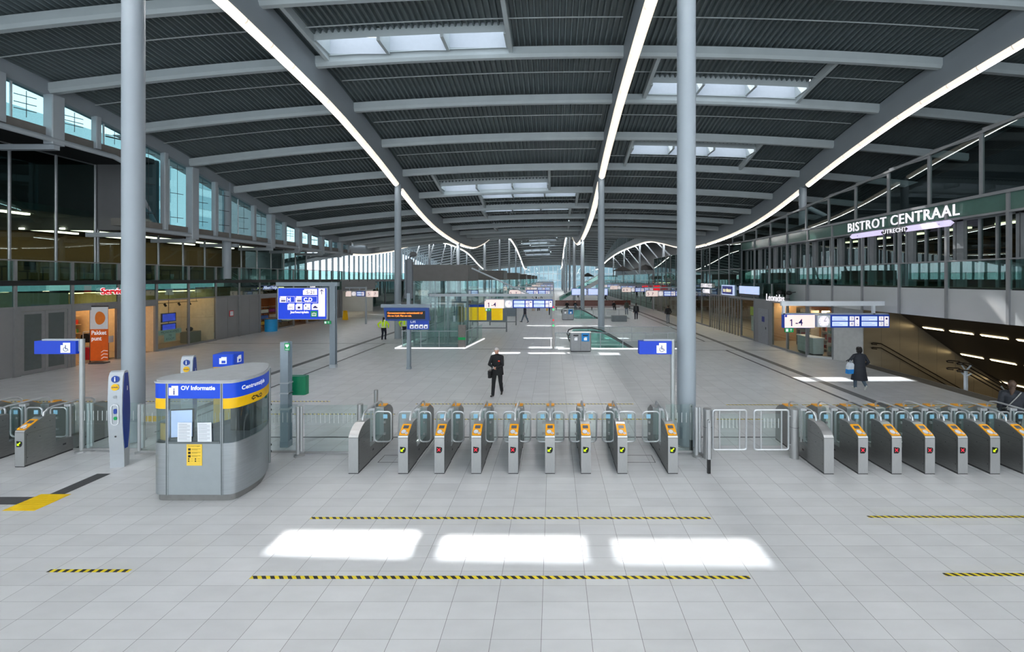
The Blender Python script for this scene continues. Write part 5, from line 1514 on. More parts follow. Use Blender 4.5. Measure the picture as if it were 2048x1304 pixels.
for P in ([(1.61, .15), (1.64, .15), (1.64, .3), (1.61, .3)], [(1.78, .15), (1.81, .15), (1.81, .3), (1.78, .3)], [(1.61, .15), (1.81, .15), (1.81, .175), (1.61, .175)]): b.poly(P, f2)
b.build('exit_symbol', LITWH, q)
exit_plate(-10.95, 20.55, 2.12, 'small green exit sign below the big blue direction sign', .85)
# ---- LED information mast
g = thing('information_mast', 'grey mast with orange LED text display and blue lift sign', 'information sign', (-6.85, 20.4, 0))
b = MB(); b.box(-.08, .08, -.09, -.07, 0.02, 3.6); b.box(-.08, .08, .07, .09, .02, 3.6); b.box(-.04, .04, -.07, .07, .02, 3.6); b.box(-.1, .1, -.1, .1, 0, .1); b.build('mast', POSTM, g)
b = MB(); b.box(-.17, -.09, -.1, .1, 3.35, 5.2); b.box(.09, .17, -.1, .1, 3.35, 5.2); b.box(-.09, .09, -.05, .08, 3.35, 5.25); b.build('speaker_column', mat('dark speaker column', (86, 92, 98), .5), g)
b = MB(); b.cyl((0, 0, 5.2), (.12, 0, 5.45), .03); b.sphere((.2, 0, 5.45), .17, .17, .13); b.build('camera_dome', DKGREY, g, smooth=True)
MB().box(-1.3, 1.05, -.1, .1, 2.92, 3.08).build('cross_beam', POSTM, g)
o = MB().prism([(-1.1, 2.92), (1.0, 2.92), (1.06, 2.32), (-1.0, 2.32)][::-1], -.3, -.1, ax='y').build('display_box', mat('display dark blue', (14, 58, 128), .4, emit=.12), g)
b = MB(); b.box(-.95, .86, -.306, -.3, 2.4, 2.78); q = b.build('led_field', BLACK, o)
b = MB(); b.text('Coronamaatregelen verkeersbeeld:', .105, lambda u, v, w=0: (-.9 + u, -.31, 2.68 + v), align='LEFT', bold=.002); b.text('1,5', .105, lambda u, v, w=0: (.68 + u, -.31, 2.68 + v), bold=.002)
b.text('t/m wo 3 juli. Plan uw reis.', .105, lambda u, v, w=0: (-.9 + u, -.31, 2.55 + v), align='LEFT', bold=.002); b.build('led_text', LEDOR, q)
o = MB().box(-.02, 1.0, -.2, -.14, 1.9, 2.38).build('lift_sign', DBLUE, g)
b = MB(); b.text('Lift', .2, lambda u, v, w=0: (.26 + u, -.206, 2.27 + v))
for k in range(4): b.poly(notch(.11 + .22 * k, .29 + .22 * k, 1.95, 2.13, .03), lambda u, v, w: (u, -.206, v))
b.build('lift_symbols', LETTER, o)
b = MB()
for k in range(4): b.poly(rr(.16 + .22 * k, .25 + .22 * k, 1.98, 2.05, .01, 2), lambda u, v, w: (u, -.208, v))
b.build('symbol_print', INK, o)
# ================================================================ LIFTS
LBOX = mat('dark lift cladding', (84, 80, 76), .45, vary=.1, scale=3)
def lift(y, k):
    lab = 'glass lift shaft with dark top box behind the LED mast' if k == 0 else 'distant glass lift shaft with dark top box, %s behind the nearest lift' % ORD[k - 1]
    t = thing('lift_shaft', lab, 'lift', (-7.15, y, 0), 0, 'glass lifts along the hall')
    w, d = 1.75, 3.8
    b = MB(); b.box(-w, w, 0, d, 4.14, 5.1); b.box(-w - .02, w + .02, -.02, d + .02, 5.08, 5.18)
    for q in range(6): b.box(-w + .05, w - .05, -.01, 0, 4.2 + .15 * q, 4.22 + .15 * q)
    b.build('top_box', LBOX, t)
    b = MB()
    for (xa, xb, ya, yb) in ((-w, w, 0, .02), (-w, w, d - .02, d), (-w, -w + .02, 0, d), (w - .02, w, 0, d)): b.box(xa, xb, ya, yb, .12, 4.14)
    b.build('glass_wall', GL_GATE, t)
    b = MB()
    for xx in (-w + .05, -.35, .45, w - .05):
        for yy in (.06, d - .06): b.box(xx - .05, xx + .05, yy - .05, yy + .05, 0, 4.14)
    for zz in (0.0, 2.55): b.box(-w, w, .03, .1, zz, zz + .1); b.box(-w, w, d - .1, d - .03, zz, zz + .1); b.box(w - .1, w - .03, 0, d, zz, zz + .1); b.box(-w + .03, -w + .1, 0, d, zz, zz + .1)
    b.build('steel_frame', mat('lift frame', (120, 132, 134), .4, metal=.4), t)
    if k == 0:
        o = MB().box(-1.0, 1.2, .5, 2.6, .15, 2.5).build('cabin', glass('cabin glass', (.55, .66, .64), .08), t)
        b = MB(); b.box(-1.05, 1.25, .45, 2.65, 2.5, 2.62); b.box(-1.05, 1.25, .45, 2.65, .05, .15)
        for xx in (-1.02, .1, 1.2): b.box(xx, xx + .06, .44, .5, .15, 2.5)
        b.build('cabin_frame', STAIND, o)
        for xx in (-.5, .7): MB().box(xx, xx + .14, .42, .44, 1.5, 1.9).build('lift_notice', PAPER, o)
for k in range(7): lift(27.3 + 19.5 * k, k)
def glass_rail(name, pts, z0, h, label, grp='floor opening balustrades', step=1.15):
    t = thing(name, label, 'balustrade', (pts[0][0], pts[0][1], 0), 0, grp)
    ox, oy = pts[0]
    for (xa, ya), (xb, yb) in zip(pts[:-1], pts[1:]):
        L = math.hypot(xb - xa, yb - ya); n = max(1, round(L / step))
        for i in range(n):
            p = [(xa + (xb - xa) * s / n - ox, ya + (yb - ya) * s / n - oy) for s in (i + .02, i + .98)]
            MB().quad((p[0][0], p[0][1], z0), (p[1][0], p[1][1], z0), (p[1][0], p[1][1], z0 + h), (p[0][0], p[0][1], z0 + h)).build('glass_panel', GL_GATE if 'escal' in label else GL_BAL, t)
            q = (xa + (xb - xa) * i / n - ox, ya + (yb - ya) * i / n - oy)
            MB().rbox(q[0] - .02, q[0] + .02, q[1] - .02, q[1] + .02, 0, z0 + h, .005).build('baluster', STEEL, t)
        MB().tube([(xa - ox, ya - oy, z0 + h), (xb - ox, yb - oy, z0 + h)], .022, 8).build('top_rail', STEEL, t, smooth=True)
    return t
glass_rail('glass_balustrade', [(-9.3, 29.8), (-9.3, 26.5), (-5.9, 26.5)], .1, .95, 'dark glass balustrade around the nearest lift')
glass_rail('glass_balustrade', [(-5.4, 26.5), (-5.0, 30.3)], .1, .95, 'glass balustrade along the lift side by the yellow timetables')
KERB = mat('white kerb with painted glow', (248, 248, 250), .4, emit=.7)  # plain white kerbs, brightness painted in as emission; no lamps here
def kerb(x0, y0, x1, y1, label):
    o = vwall(x0, y0, x1, y1, 0, .06, KERB, 'glow_painted_kerb', .1); tag(o, label, 'kerb', 'white kerbs with painted glow')
kerb(-9.7, 26.3, -5.45, 26.3, 'white kerb with painted glow in front of the nearest lift')
kerb(-5.4, 26.2, -4.85, 30.5, 'white kerb with painted glow beside the nearest lift')
kerb(-9.6, 30.2, -9.7, 26.4, 'white kerb with painted glow on the column side of the nearest lift')
t = thing('ticket_pillar', 'grey stone pillar with green strip at the lift corner', 'pillar', (-5.62, 26.55, 0)); tag(t, kind='thing')
MB().rbox(-.22, .22, -.15, .15, 0, 1.42, .02).build('shaft', mat('pillar stone', (128, 122, 118), .6, vary=.08, scale=9), t)
o = MB().box(-.225, .225, -.156, .156, .52, .68).build('green_strip', GREEN, t)
MB().cyl((-.95 + .0, .75, 4.95 - 0), (2.68, .05, 3.34), .05, seg=8).build('stay_rod', STEEL, s2)
# ---- yellow timetable boards
t = thing('timetable_stand', 'grey stand with two yellow timetable sheets beside the lift', 'timetable', (-5.2, 34.6, 0))
b = MB()
for xx in (-1.45, 1.45): b.box(xx - .05, xx + .05, -.05, .05, 0, 2.3)
b.box(-1.45, 1.45, -.03, .03, .28, .34); b.box(-1.45, 1.45, -.03, .03, 2.22, 2.3); b.build('frame', mat('stand grey', (118, 124, 128), .5), t)
MB().box(-1.5, 1.5, -.06, -.03, .82, 2.2).build('back_board', mat('stand board', (128, 140, 148), .5), t)
for xa, xb in ((-1.3, -.15), (.25, 1.15)):
    o = MB().box(xa, xb, -.07, -.06, .95, 1.98).build('yellow_sheet', mat('timetable yellow with painted glow', (252, 208, 10), .5, emit=.4), t)  # emission brightens the printed sheets, which stand in shade
    b = MB()
    for r in range(14): b.box(xa + .06, xb - .1 - .05 * (r % 4), -.073, -.071, 1.88 - r * .065, 1.89 - r * .065)
    b.build('printed_lines', mat('timetable print', (200, 160, 20), .6), o)
MB().box(-1.5, 1.5, -.07, -.06, 2.02, 2.2).build('blue_header', DBLUE, t)
t = thing('timetable_stand', 'grey timetable stand seen edge-on behind the yellow sheets', 'timetable', (-4.6, 39.5, 0)); b = MB()
for xx in (-1.2, 1.2): b.box(xx - .05, xx + .05, -.05, .05, 0, 2.3)
b.box(-1.2, 1.2, -.03, .03, .28, .34); b.build('frame', mat('stand grey', (118, 124, 128), .5), t); MB().box(-1.2, 1.2, .03, .06, .82, 2.2).build('back_board', mat('stand board', (128, 140, 148), .5), t)
# ================================================================ ESCALATORS, BINS, BENCH
GL_ESC = glass('escalator glass', (.66, .90, .86), .06)
def escalator(y, k):
    w1 = ('near', 'far')[k]
    t = thing('escalator', '%s escalator going down beside the litter bin' % ('nearer' if k == 0 else 'farther'), 'escalator', (1.0, y, 0), 0, 'escalators')
    for dy in (.35, 2.2):
        pts = [(.35, dy, .25), (.05, dy, .35), (-.05, dy, .6), (.05, dy, .86), (.35, dy, .96), (1.6, dy, .98), (2.2, dy, .86), (2.9, dy, .5), (7.2, dy, -2.0)]
        MB().tube(pts, .045, 10).build('handrail', mat('black rubber', (58, 60, 62), .4), t, smooth=True)
        P = [(.3, .0), (.05, .4), (.35, .9), (1.6, .92), (2.2, .80), (2.9, .45), (7.2, -2.05), (7.2, -2.9), (2.9, -.35), (1.6, 0)]
        MB().prism(P, dy - .006, dy + .006, ax='y').build('side_glass', GL_ESC, t)
        b = MB(); b.prism([(.1, 0), (1.6, .0), (2.9, -.3), (7.2, -2.85), (7.2, -3.2), (2.9, -.65), (1.6, -.3), (.1, -.3)], dy - .1, dy + .1, ax='y'); b.build('skirt', STAIND, t)
    b = MB(); b.box(.2, 1.6, .45, 2.1, -.02, .012)
    for i in range(14): b.box(1.6 + .4 * i, 2.0 + .4 * i, .45, 2.1, -.25 - .22 * i, -.02 - .22 * i)
    b.build('steps', STAIND, t)
for k, y in enumerate((26.6, 46.05)):
    escalator(y, k)
    x0 = .15
    if k == 0:
        glass_rail('glass_balustrade', [(x0, y - .35), (8.4, y - .35)], .08, .9, 'glass balustrade in front of the nearer escalator', step=1.35)
        glass_rail('glass_balustrade', [(2.4, y + 2.85), (8.4, y + 2.85)], .08, .9, 'glass balustrade behind the nearer escalator', step=1.5)
        kerb(.3, y - .5, 8.4, y - .5, 'pale kerb in front of the nearer escalator')
    else:
        glass_rail('glass_balustrade', [(x0, y - .35), (8.4, y - .35)], .08, .9, 'glass balustrade in front of the farther escalator', step=1.35)
for (a, c) in ((26.45, 29.25), (45.9, 48.7)):      # walls of the two openings
    b = MB(); b.box(2.35, 8.35, a - .1, a, -4, -.01); b.box(2.35, 8.35, c, c + .1, -4, -.01); b.box(8.3, 8.4, a, c, -4, -.01)
    struct(b.build(nxt('wall_opening'), PANELL))
def bin_(x, y, label):
    t = thing('litter_bin', label, 'bin', (x, y, 0), 0, 'double litter bins')
    w = .62
    MB().rbox(-w, w, -.25, .25, .06, 1.1, .06).build('casing', mat('bin steel', (158, 160, 162), .4, metal=.4), t)
    MB().rbox(-w + .04, w - .04, -.22, .22, 0, .06, .05).build('plinth', DKGREY, t)
    MB().rbox(-w - .01, w + .01, -.26, .26, 1.1, 1.13, .06).build('lid', STAIN, t)
    o = MB().box(.05, .5, -.258, -.25, .62, 1.1).build('blue_panel', mat('bin blue', (28, 148, 226), .4), t)
    for xx in (-.28, .28):
        MB().rbox(xx - .15, xx + .15, -.268, -.25, .94, 1.0, .004).build('slot', BLACK, t)
        b = MB(); b.poly(notch(xx - .09, xx + .09, .68, .86, .04), lambda u, v, w: (u, -.262, v)); b.build('label', LETTER, t)
    b = MB(); b.box(-.006, .006, -.254, -.25, .08, 1.08); b.build('seam', DKGREY, t)
bin_(1.62, 25.35, 'steel litter bin with blue panel in front of the nearer escalator')
bin_(1.55, 44.6, 'steel litter bin with blue panel in front of the farther escalator')
t = tag(MB().rbox(5.9, 7.35, 42.6, 43.5, 0, .58, .05).build('stone_block', mat('dark grey block', (112, 120, 124), .5)), 'dark grey block seat beside the farther escalator', 'seat')
WOODR = mat('red brown bench wood', (104, 52, 40), .5, vary=.25, scale=2, stretch=(.3, 3, 8))
t = thing('long_bench', 'long red brown slatted bench beyond the farther escalator', 'bench', (4.4, 58, 0))
for k in range(5): MB().box(-4.1, 4.1, .3, .38, .55 + .16 * k, .69 + .16 * k).build('back_slat', WOODR, t)
for k in range(3): MB().box(-4.4, 4.6, -.25 + .17 * k, -.1 + .17 * k, .42, .47).build('seat_slat', WOODR, t)
for k in range(6): MB().box(-4.0 + 1.6 * k, -3.9 + 1.6 * k, -.25, .35, 0, .42).build('leg', DKGREY, t)
t = thing('long_bench', 'second red brown bench running on past the first one', 'bench', (11.0 - 1.2, 60.5, 0))
MB().box(-1.2, 1.2, .3, .38, .55, 1.2).build('backrest', WOODR, t); MB().box(-1.3, 1.6, -.25, .25, .42, .47).build('seat', WOODR, t)
for k in (-1, 1): MB().box(k - .05, k + .05, -.2, .3, 0, .42).build('leg', DKGREY, t)
# stairs to the mezzanine, far
t = thing('far_staircase', 'pale open staircase climbing towards the far mezzanine', 'stairs', (1.0, 72, 0))
for dy in (0, 1.8):
    MB().prism([(0, 0), (.5, 0), (7.6, 4.0), (7.6, 4.4), (7.1, 4.4), (0, .4)], dy, dy + .1, ax='y').build('stringer', WHITE, t)
    MB().tube([(0, dy, 1.1), (7.3, dy, 5.3)], .05, 6).build('handrail', WHITE, t)
    MB().prism([(0.1, .45), (7.2, 4.5), (7.2, 5.2), (0.1, 1.0)], dy, dy + .02, ax='y').build('side_glass', GL_BAL, t)
b = MB()
for k in range(22): b.box(.2 + .32 * k, .5 + .32 * k, .1, 1.8, .18 * (k + 1), .18 * (k + 1) + .04)
b.build('treads', STEEL, t)
# hanging screens and far banners
for k, (x0, x1, y, z) in enumerate(((2.6, 4.7, 60.2, 1.95), (4.9, 7.7, 60.2, 1.95))):
    t = thing('hanging_screen', 'pale blue lit screen above the bench, the %s one' % ('narrower', 'wider')[k], 'screen', ((x0 + x1) / 2, y, z), 0, 'screens above the bench')
    w = (x1 - x0) / 2
    MB().box(-w, w, 0, .15, 0, .95).build('casing', DBLUE, t); MB().box(-w + .05, w - .05, -.01, 0, .05, .9).build('screen_face', LITBL, t)
    MB().cyl((0, .08, -z), (0, .08, 0), .05, seg=8).build('post', STEEL, t)
for k, (x, y) in enumerate(((13.7, 62.5), (13.7, 55.5))):
    t = thing('red_sign', 'red hanging sign on the far bistro-side shops, the %s one' % ('farther', 'nearer')[k], 'sign', (x, y, 2.4), 0, 'far red signs')
    MB().rbox(-.7, .1, -.1, .1, 0, 1.0, .03).build('sign_box', mat('lit red', (240, 24, 40), .4, emit=.6), t); MB().box(.1, .25, -.03, .03, .4, .6).build('bracket', STEEL, t)
# ================================================================ LEFT SHOP THINGS
def wall_letters(x, y, z, body, size, m, label, depth=.015, cat='shop sign', side='L', mb=None):
    t = thing('shop_sign', label, cat, (x, y, z))
    fn = (lambda u, v, w=0: (.06 + w, u, v)) if side == 'L' else (lambda u, v, w=0: (-.06 - w, -u, v))
    sd = 1 if side == 'L' else -1; hw = len(body) * size * .22
    MB().box(min(-sd * .16, sd * .05), max(-sd * .16, sd * .05), -hw, hw, -.03, .03).build('mounting_rail', DKGREY, t)
    if mb: MB().text(body, size, lambda u, v, w=0: tuple(a + c for a, c in zip(fn(u, v, w), (-.03 if side == 'L' else .03, 0, 0))), depth=depth, bold=.03).build('letter_backing', mb, t)
    MB().text(body, size, fn, depth=depth, bold=.006).build('letters', m, t)
    return t
wall_letters(LX + .08, 22.75, 3.62, 'Service', .46, mat('lit red letter', (216, 30, 44), .4, emit=.5), 'red Service lettering over the shop with the orange banner', mb=LETW)
t = thing('banner_flag', 'orange and white parcel banner standing in the shop doorway', 'banner', (-23.0, 21.75, 0)); t.rotation_euler = (0, 0, .15); t.scale = (.95, 1, 1.12)
o = MB().rbox(-.42, .42, -.015, .015, .12, 2.55, .01).build('banner_cloth', mat('banner orange', (240, 104, 26), .6), t)
MB().box(-.42, .42, -.02, -.015, 1.55, 2.55).build('white_field', WHITE, o)
b = MB(); b.poly([(.02 + .24 * math.cos(a) * (1 + .15 * math.cos(a)), 2.05 + .3 * math.sin(a)) for a in frange(0, 2 * PI, 20)[:-1]], lambda u, v, w: (u, -.024, v)); b.build('orange_blob', mat('blob orange', (236, 128, 44), .6), o)
b = MB(); b.text('Pakket', .26, lambda u, v, w=0: (-.36 + u, -.02, 1.38 + v), align='LEFT', bold=.006); b.text('punt', .26, lambda u, v, w=0: (-.36 + u, -.02, 1.12 + v), align='LEFT', bold=.006)
for k in range(3): b.tube([(.1, -.02, .2 + .15 * k), (.22, -.02, .28 + .15 * k), (.4, -.02, .26 + .15 * k)], .012, 4)
b.build('banner_print', LETTER, o)
MB().tube([(-.43, 0, .05), (-.43, 0, 2.5), (-.36, 0, 2.58), (.42, 0, 2.58)], .02, 8).build('banner_pole', BLACK, t)
MB().box(-.35, .35, -.2, .2, 0, .05).build('banner_base', DKGREY, t)
random.seed(3)
rk = thing('clothes_rack', 'chrome clothes rack inside the service shop doorway', 'clothes rack', (-24.1, 22.5, 0))
b = MB()
for yy in (-.5, .5): b.tube([(0, yy, 0), (0, yy, 1.55)], .02, 8); b.tube([(-.25, yy, .03), (.25, yy, .03)], .02, 6)
b.tube([(0, -.5, 1.55), (0, .5, 1.55)], .02, 8); b.tube([(0, -.5, .8), (0, .5, .8)], .015, 8); b.build('rack_frame', CHROME, rk)
cols = [((24, 26, 34), 'black'), ((40, 60, 140), 'blue'), ((224, 226, 230), 'white'), ((30, 60, 150), 'dark blue'), ((200, 40, 60), 'red'), ((170, 160, 160), 'grey'), ((210, 60, 90), 'pink'), ((60, 60, 66), 'charcoal')]
for k in range(8):
    c, nm = cols[k]
    t = thing('hanging_garment', '%s garment hanging on the %s bar of the shop clothes rack' % (nm, 'top' if k < 4 else 'lower'), 'garment', (-24.1, 22.15 + .22 * (k % 4), 1.5 if k < 4 else .78), 0, 'garments on the rack')
    b = MB(); b.prism([(-.05, -.04), (-.22, -.12), (-.26, -.5 if k < 4 else -.68), (.26, -.5 if k < 4 else -.68), (.22, -.12), (.05, -.04)][::-1], -.05, .05, ax='y'); b.build('cloth', mat('cloth ' + nm, c, .8), t)
    MB().tube([(0, 0, -.04), (0, 0, .02), (.02, 0, .05)], .006, 6).build('hook', CHROME, t)
for r in range(3):       # shelves at the back of the shop
    t = thing('shop_shelf', 'tall shelf with bright goods at the back of the service shop, %s bay' % ORD[r], 'shelf', (-27.9 , 21.4 + 1.5 * r, 0), 0, 'service shop shelves')
    b = MB()
    for z in (.1, .6, 1.1, 1.6, 2.1): b.box(-.3, .3, -.7, .7, z, z + .03)
    b.box(-.3, -.28, -.7, .7, 0, 2.4); b.build('shelf_frame', mat('shelf beige', (200, 180, 150), .6), t)
    for z in range(4):
        x = -.65
        while x < .6:
            w = random.uniform(.08, .2); h = random.uniform(.15, .35)
            tag(MB().box(-28.1, -27.75, 21.4 + 1.5 * r + x, 21.4 + 1.5 * r + x + w * .9, .13 + .5 * z, .13 + .5 * z + h).build('shop_package', mat('goods %d' % (int(x * 97 + z * 7) % 6), [(200, 60, 50), (230, 190, 60), (70, 110, 180), (220, 220, 210), (120, 60, 130), (60, 130, 90)][int(x * 97 + z * 7) % 6], .6)),
                'packaged goods on the back shelves of the service shop', 'package', 'goods on the service shop shelves')
            x += w
t = thing('price_board', 'small white price board on a stand inside the service shop', 'sign board', (-23.9, 23.05, 0))
MB().box(-.02, .02, -.02, .02, 0, .9).build('post', DKGREY, t); MB().box(-.03, .03, -.25, .25, .85, 1.2).build('board', PAPER, t); MB().box(-.15, .15, -.2, .2, 0, .03).build('foot', DKGREY, t)
# screens and notice in the display window
for k, z in enumerate((1.62, .98)):
    t = thing('window_screen', 'blue screen in the display window, %s of two' % ('upper', 'lower')[k], 'screen', (-23.75, 26.5, z), 0, 'display window screens')
    MB().box(-.03, .03, -.5, .5, 0, .55).build('casing', mat('screen casing', (60, 56, 72), .4), t); MB().box(.03, .035, -.44, .44, .05, .5).build('screen_face', mat('screen blue', (58, 76, 200), .4, emit=.6, vary=.25, scale=2), t)
    MB().cyl((0, 0, .55), (0, 0, 3.45 - z if k == 0 else .64), .015, seg=6).build('hanger', DKGREY, t)
t = thing('window_poster', 'mint poster MONDKAPJES TE KOOP in the display window', 'poster', (-23.55, 26.35, .55))
MB().box(-.02, -.015, -.75, .85, .33, .62).build('sheet', mat('poster mint', (186, 214, 206), .7), t); MB().box(-.02, -.015, -.35, .45, -.1, .33).build('sheet', mat('poster mint', (186, 214, 206), .7), t)
b = MB()
for s_, yy, zz in (('MONDKAPJES', .05, .47), ('TE', .05, .24), ('KOOP', .05, .04)): b.text(s_, .2, lambda u, v, w=0: (-.01, yy + u, zz + v))
b.build('poster_lettering', mat('poster ink', (84, 110, 112), .7), t)
t = thing('display_plinth', 'grey plinth with dark objects in the white display window', 'plinth', (-24.4, 28.9, 0)); MB().rbox(-.3, .3, -.5, .5, 0, .75, .02).build('block', mat('plinth grey', (134, 132, 120), .7), t)
tag(MB().sphere((-24.4, 28.8, .9), .16, .22, .16).build('display_bag', BLACK, smooth=True), 'black bag on the grey plinth in the display window', 'bag')
t = thing('track_lamps', 'black ceiling track with spotlights in the display window', 'spotlight', (-24.2, 27.6, 2.75)); MB().box(-.02, .02, -1.6, 1.6, 0, .03).build('track', BLACK, t)
for yy in (-.9, .1, .9): MB().cyl((0, yy, -.02), (.08, yy + .05, -.2), .06, seg=10).build('spot_head', BLACK, t)
for yy in (-1.5, 1.5): MB().cyl((0, yy, .03), (0, yy, .8), .01, seg=6).build('rod', BLACK, t)
t = thing('fire_notice', 'small white notice with red frame on the grey panels', 'notice', (LX + .01, 31.2, 1.55)); MB().box(0, .02, -.2, .2, 0, .42).build('red_frame', REDP, t); MB().box(.02, .025, -.15, .15, .05, .37).build('sheet', PAPER, t)
wall_letters(LX + .1, 35.3, 3.55, 'Albert Heijn', .34, mat('lit pale letter', (200, 214, 240), .4, emit=.4), 'pale lettering over the far convenience shop entrance', mb=mat('sign navy back', (40, 70, 150), .4, emit=.2))
t = thing('round_counter', 'blue round promotion counter in the far shop entrance', 'counter', (-23.0, 35.0, 0)); MB().lathe([(.45, 0), (.45, 1.0)], seg=20).build('drum', mat('counter blue', (20, 150, 210), .5), t, smooth=True); MB().lathe([(.48, 1.0), (.48, 1.05)], seg=20).build('counter_top', DKGREY, t)
for k in range(5):
    t = thing('shop_display', 'colourful goods stand in the far convenience shop, %s along' % ORD[k], 'display stand', (-25.0, 35.0 + 1.8 * k, 0), 0, 'far shop goods stands')
    b = MB()
    for z in (.3, .8, 1.3, 1.8): b.box(-.3, .3, -.6, .6, z, z + .04)
    for yy in (-.58, .56): b.box(-.28, -.24, yy, yy + .03, 0, 1.9)
    b.build('stand_frame', DKGREY, t)
    for z in range(3): MB().box(-.2, .25, -.5, .5, .35 + .5 * z, .62 + .5 * z).build('goods', mat('goods %d' % ((k + z) % 6), (200, 60, 50), .6), t)
wall_letters(LX + .1, 41.5, 3.5, 'Kiosk', .4, LETW, 'white lettering over the farther shop-side doorway')
t = thing('wet_floor_sign', 'yellow warning sign standing by the far shop-side stair wall', 'warning sign', (-21.6, 44.5, 0)); MB().prism([(-.25, 0), (.25, 0), (.15, .95), (-.15, .95)], -.02, .02, ax='y').build('front_board', YELLOW, t); MB().prism([(-.25, 0), (.25, 0), (.15, .95), (-.15, .95)], .2, .24, ax='y').build('rear_board', YELLOW, t); MB().box(-.15, .15, -.02, .24, .92, .97).build('hinge', YELLOW, t)
tag(MB().lathe([(.3, 0), (.35, .3), (.34, 1.0), (.2, 1.25), (.05, 1.3)], (-18.9, 52.5, 0), 18).build('red_bin', mat('red bin', (206, 24, 44), .4), smooth=True), 'red rounded bin standing in front of the far shops by the big column', 'bin')
# ================================================================ RIGHT SHOP THINGS
wall_letters(SX - .05, 26.6, 3.08, 'Leonidas.', .62, LETW, 'white glowing rounded lettering over the confectionery corner', side='R')
for k, yy in enumerate((25.2, 26.2)):
    t = thing('floodlight', 'black floodlight on the fascia over the confectionery, %s one' % ('nearer', 'farther')[k], 'floodlight', (RX - .05, yy, 3.5)); MB().cyl((0, 0, 0), (-.35, 0, -.05), .03, seg=8).build('arm', DKGREY, t); MB().sphere((-.4, 0, -.05), .17, .2, .13).build('lamp_head', BLACK, t, smooth=True)
t = wall_letters(SX - .05, 38.6, 3.65, 'STARBUCKS', .5, LETW, 'white STARBUCKS COFFEE letters high on the far glass shop front', side='R')
MB().text('COFFEE', .5, lambda u, v, w=0: (-.06 - w, -u, v - .5), depth=.03, bold=.006).build('letters', LETW, t)
t = thing('window_display_screen', 'lit screen with bright lettering on the glass between the coffee shop and confectionery', 'screen', (SX - .08, 33.9, 3.0)); MB().box(-.05, .05, -1.15, 1.15, 0, .78).build('casing', LITBL, t); MB().box(-.06, -.05, -1.0, 1.0, .08, .7).build('screen_face', mat('screen dark blue', (50, 54, 120), .4, emit=.4), t)
MB().text('nu nieuw', .42, lambda u, v, w=0: (-.07, -u, .38 + v), bold=.02).build('screen_letters', mat('lit yellow white', (246, 236, 190), .4, emit=.6), t)
t = thing('menu_screen', 'pale blue menu screen above the doors beside the confectionery', 'screen', (SX - .02, 30.4, 3.0)); MB().box(-.04, .02, -1.5, 1.5, .2, .75).build('screen_face', LITBL, t); MB().box(-.03, .02, -1.5, 1.5, 0.0, .2).build('casing', DKGREY, t)
t = thing('window_poster', 'yellow green poster on the shop glass beside the grey door', 'poster', (SX + .2, 30.3, .35)); MB().box(-.01, .01, -.55, .35, 1.35, 1.95).build('sheet', mat('poster lime', (206, 220, 60), .6), t); MB().box(-.01, .01, -.3, .2, 0.25, 1.3).build('sheet', mat('poster pale', (196, 200, 190), .6), t)
random.seed(11)
for k in range(4):
    t = thing('confectionery_shelf', 'shelf of small colourful sweet boxes in the confectionery corner, %s along' % ORD[k], 'shelf', (15.6 + .5 * (k % 2), 23.5 + 1.3 * k, 0), 0, 'confectionery shelves')
    b = MB()
    for z in (.2, .7, 1.2, 1.7, 2.2): b.box(-.25, .25, -.55, .55, z, z + .03)
    for yy in (-.55, .52): b.box(-.25, .25, yy, yy + .03, 0, 2.4)
    b.build('shelf_frame', mat('shelf pale', (190, 180, 165), .5), t)
    for z in range(4):
        for j in range(4):
            c = random.choice([(190, 70, 60), (220, 180, 90), (90, 60, 50), (200, 200, 190), (120, 150, 140), (150, 40, 50)])
            tag(MB().box(15.6 + .5 * (k % 2) - .22, 15.6 + .5 * (k % 2) + .1, 23.5 + 1.3 * k - .5 + .26 * j, 23.5 + 1.3 * k - .3 + .26 * j, .24 + .5 * z, .24 + .5 * z + random.uniform(.15, .35)).build('sweet_box', mat('sweet %d%d%d' % c, c, .5)),
                'small sweet boxes on the shelves inside the confectionery corner', 'box', 'sweet boxes in the confectionery')
t = thing('shop_counter', 'pale counter behind the confectionery glass', 'counter', (14.75, 24.6, 0)); MB().rbox(-.3, .3, -.8, .8, .1, .95, .04).build('front', mat('counter pale', (196, 206, 204), .4), t); MB().box(-.33, .33, -.83, .83, .95, 1.0).build('counter_top', WHITE, t); MB().box(-.25, .25, -.75, .75, 0, .1).build('plinth', DKGREY, t)
# ================================================================ PEOPLE
SKIN = mat('skin', (214, 164, 142), .55, vary=.04)
def ik(a, b, l1, l2, pole):
    a, b = Vector(a), Vector(b); d = b - a; L = min(d.length, (l1 + l2) * .999); d.normalize()
    b2 = a + d * L
    c = (l1 * l1 + L * L - l2 * l2) / (2 * L); hgt = math.sqrt(max(l1 * l1 - c * c, 0))
    p = Vector(pole) - d * Vector(pole).dot(d); p.normalize()
    return a + d * c + p * hgt, b2
def blob(b, p0, p1, r0, r1, flat=None):
    p0, p1 = Vector(p0), Vector(p1)
    n = 6; pts = []; rs = []
    d = p1 - p0; L = max(d.length, 1e-4); d.normalize()
    for i in range(1, n): a = PI / 2 * i / n; pts.append(p0 - d * r0 * math.cos(a)); rs.append(r0 * math.sin(a))
    pts += [p0, p1]; rs += [r0, r1]
    for i in range(n - 1, 0, -1): a = PI / 2 * i / n; pts.append(p1 + d * r1 * math.cos(a)); rs.append(r1 * math.sin(a))
    b.tube(pts, rs, 12)
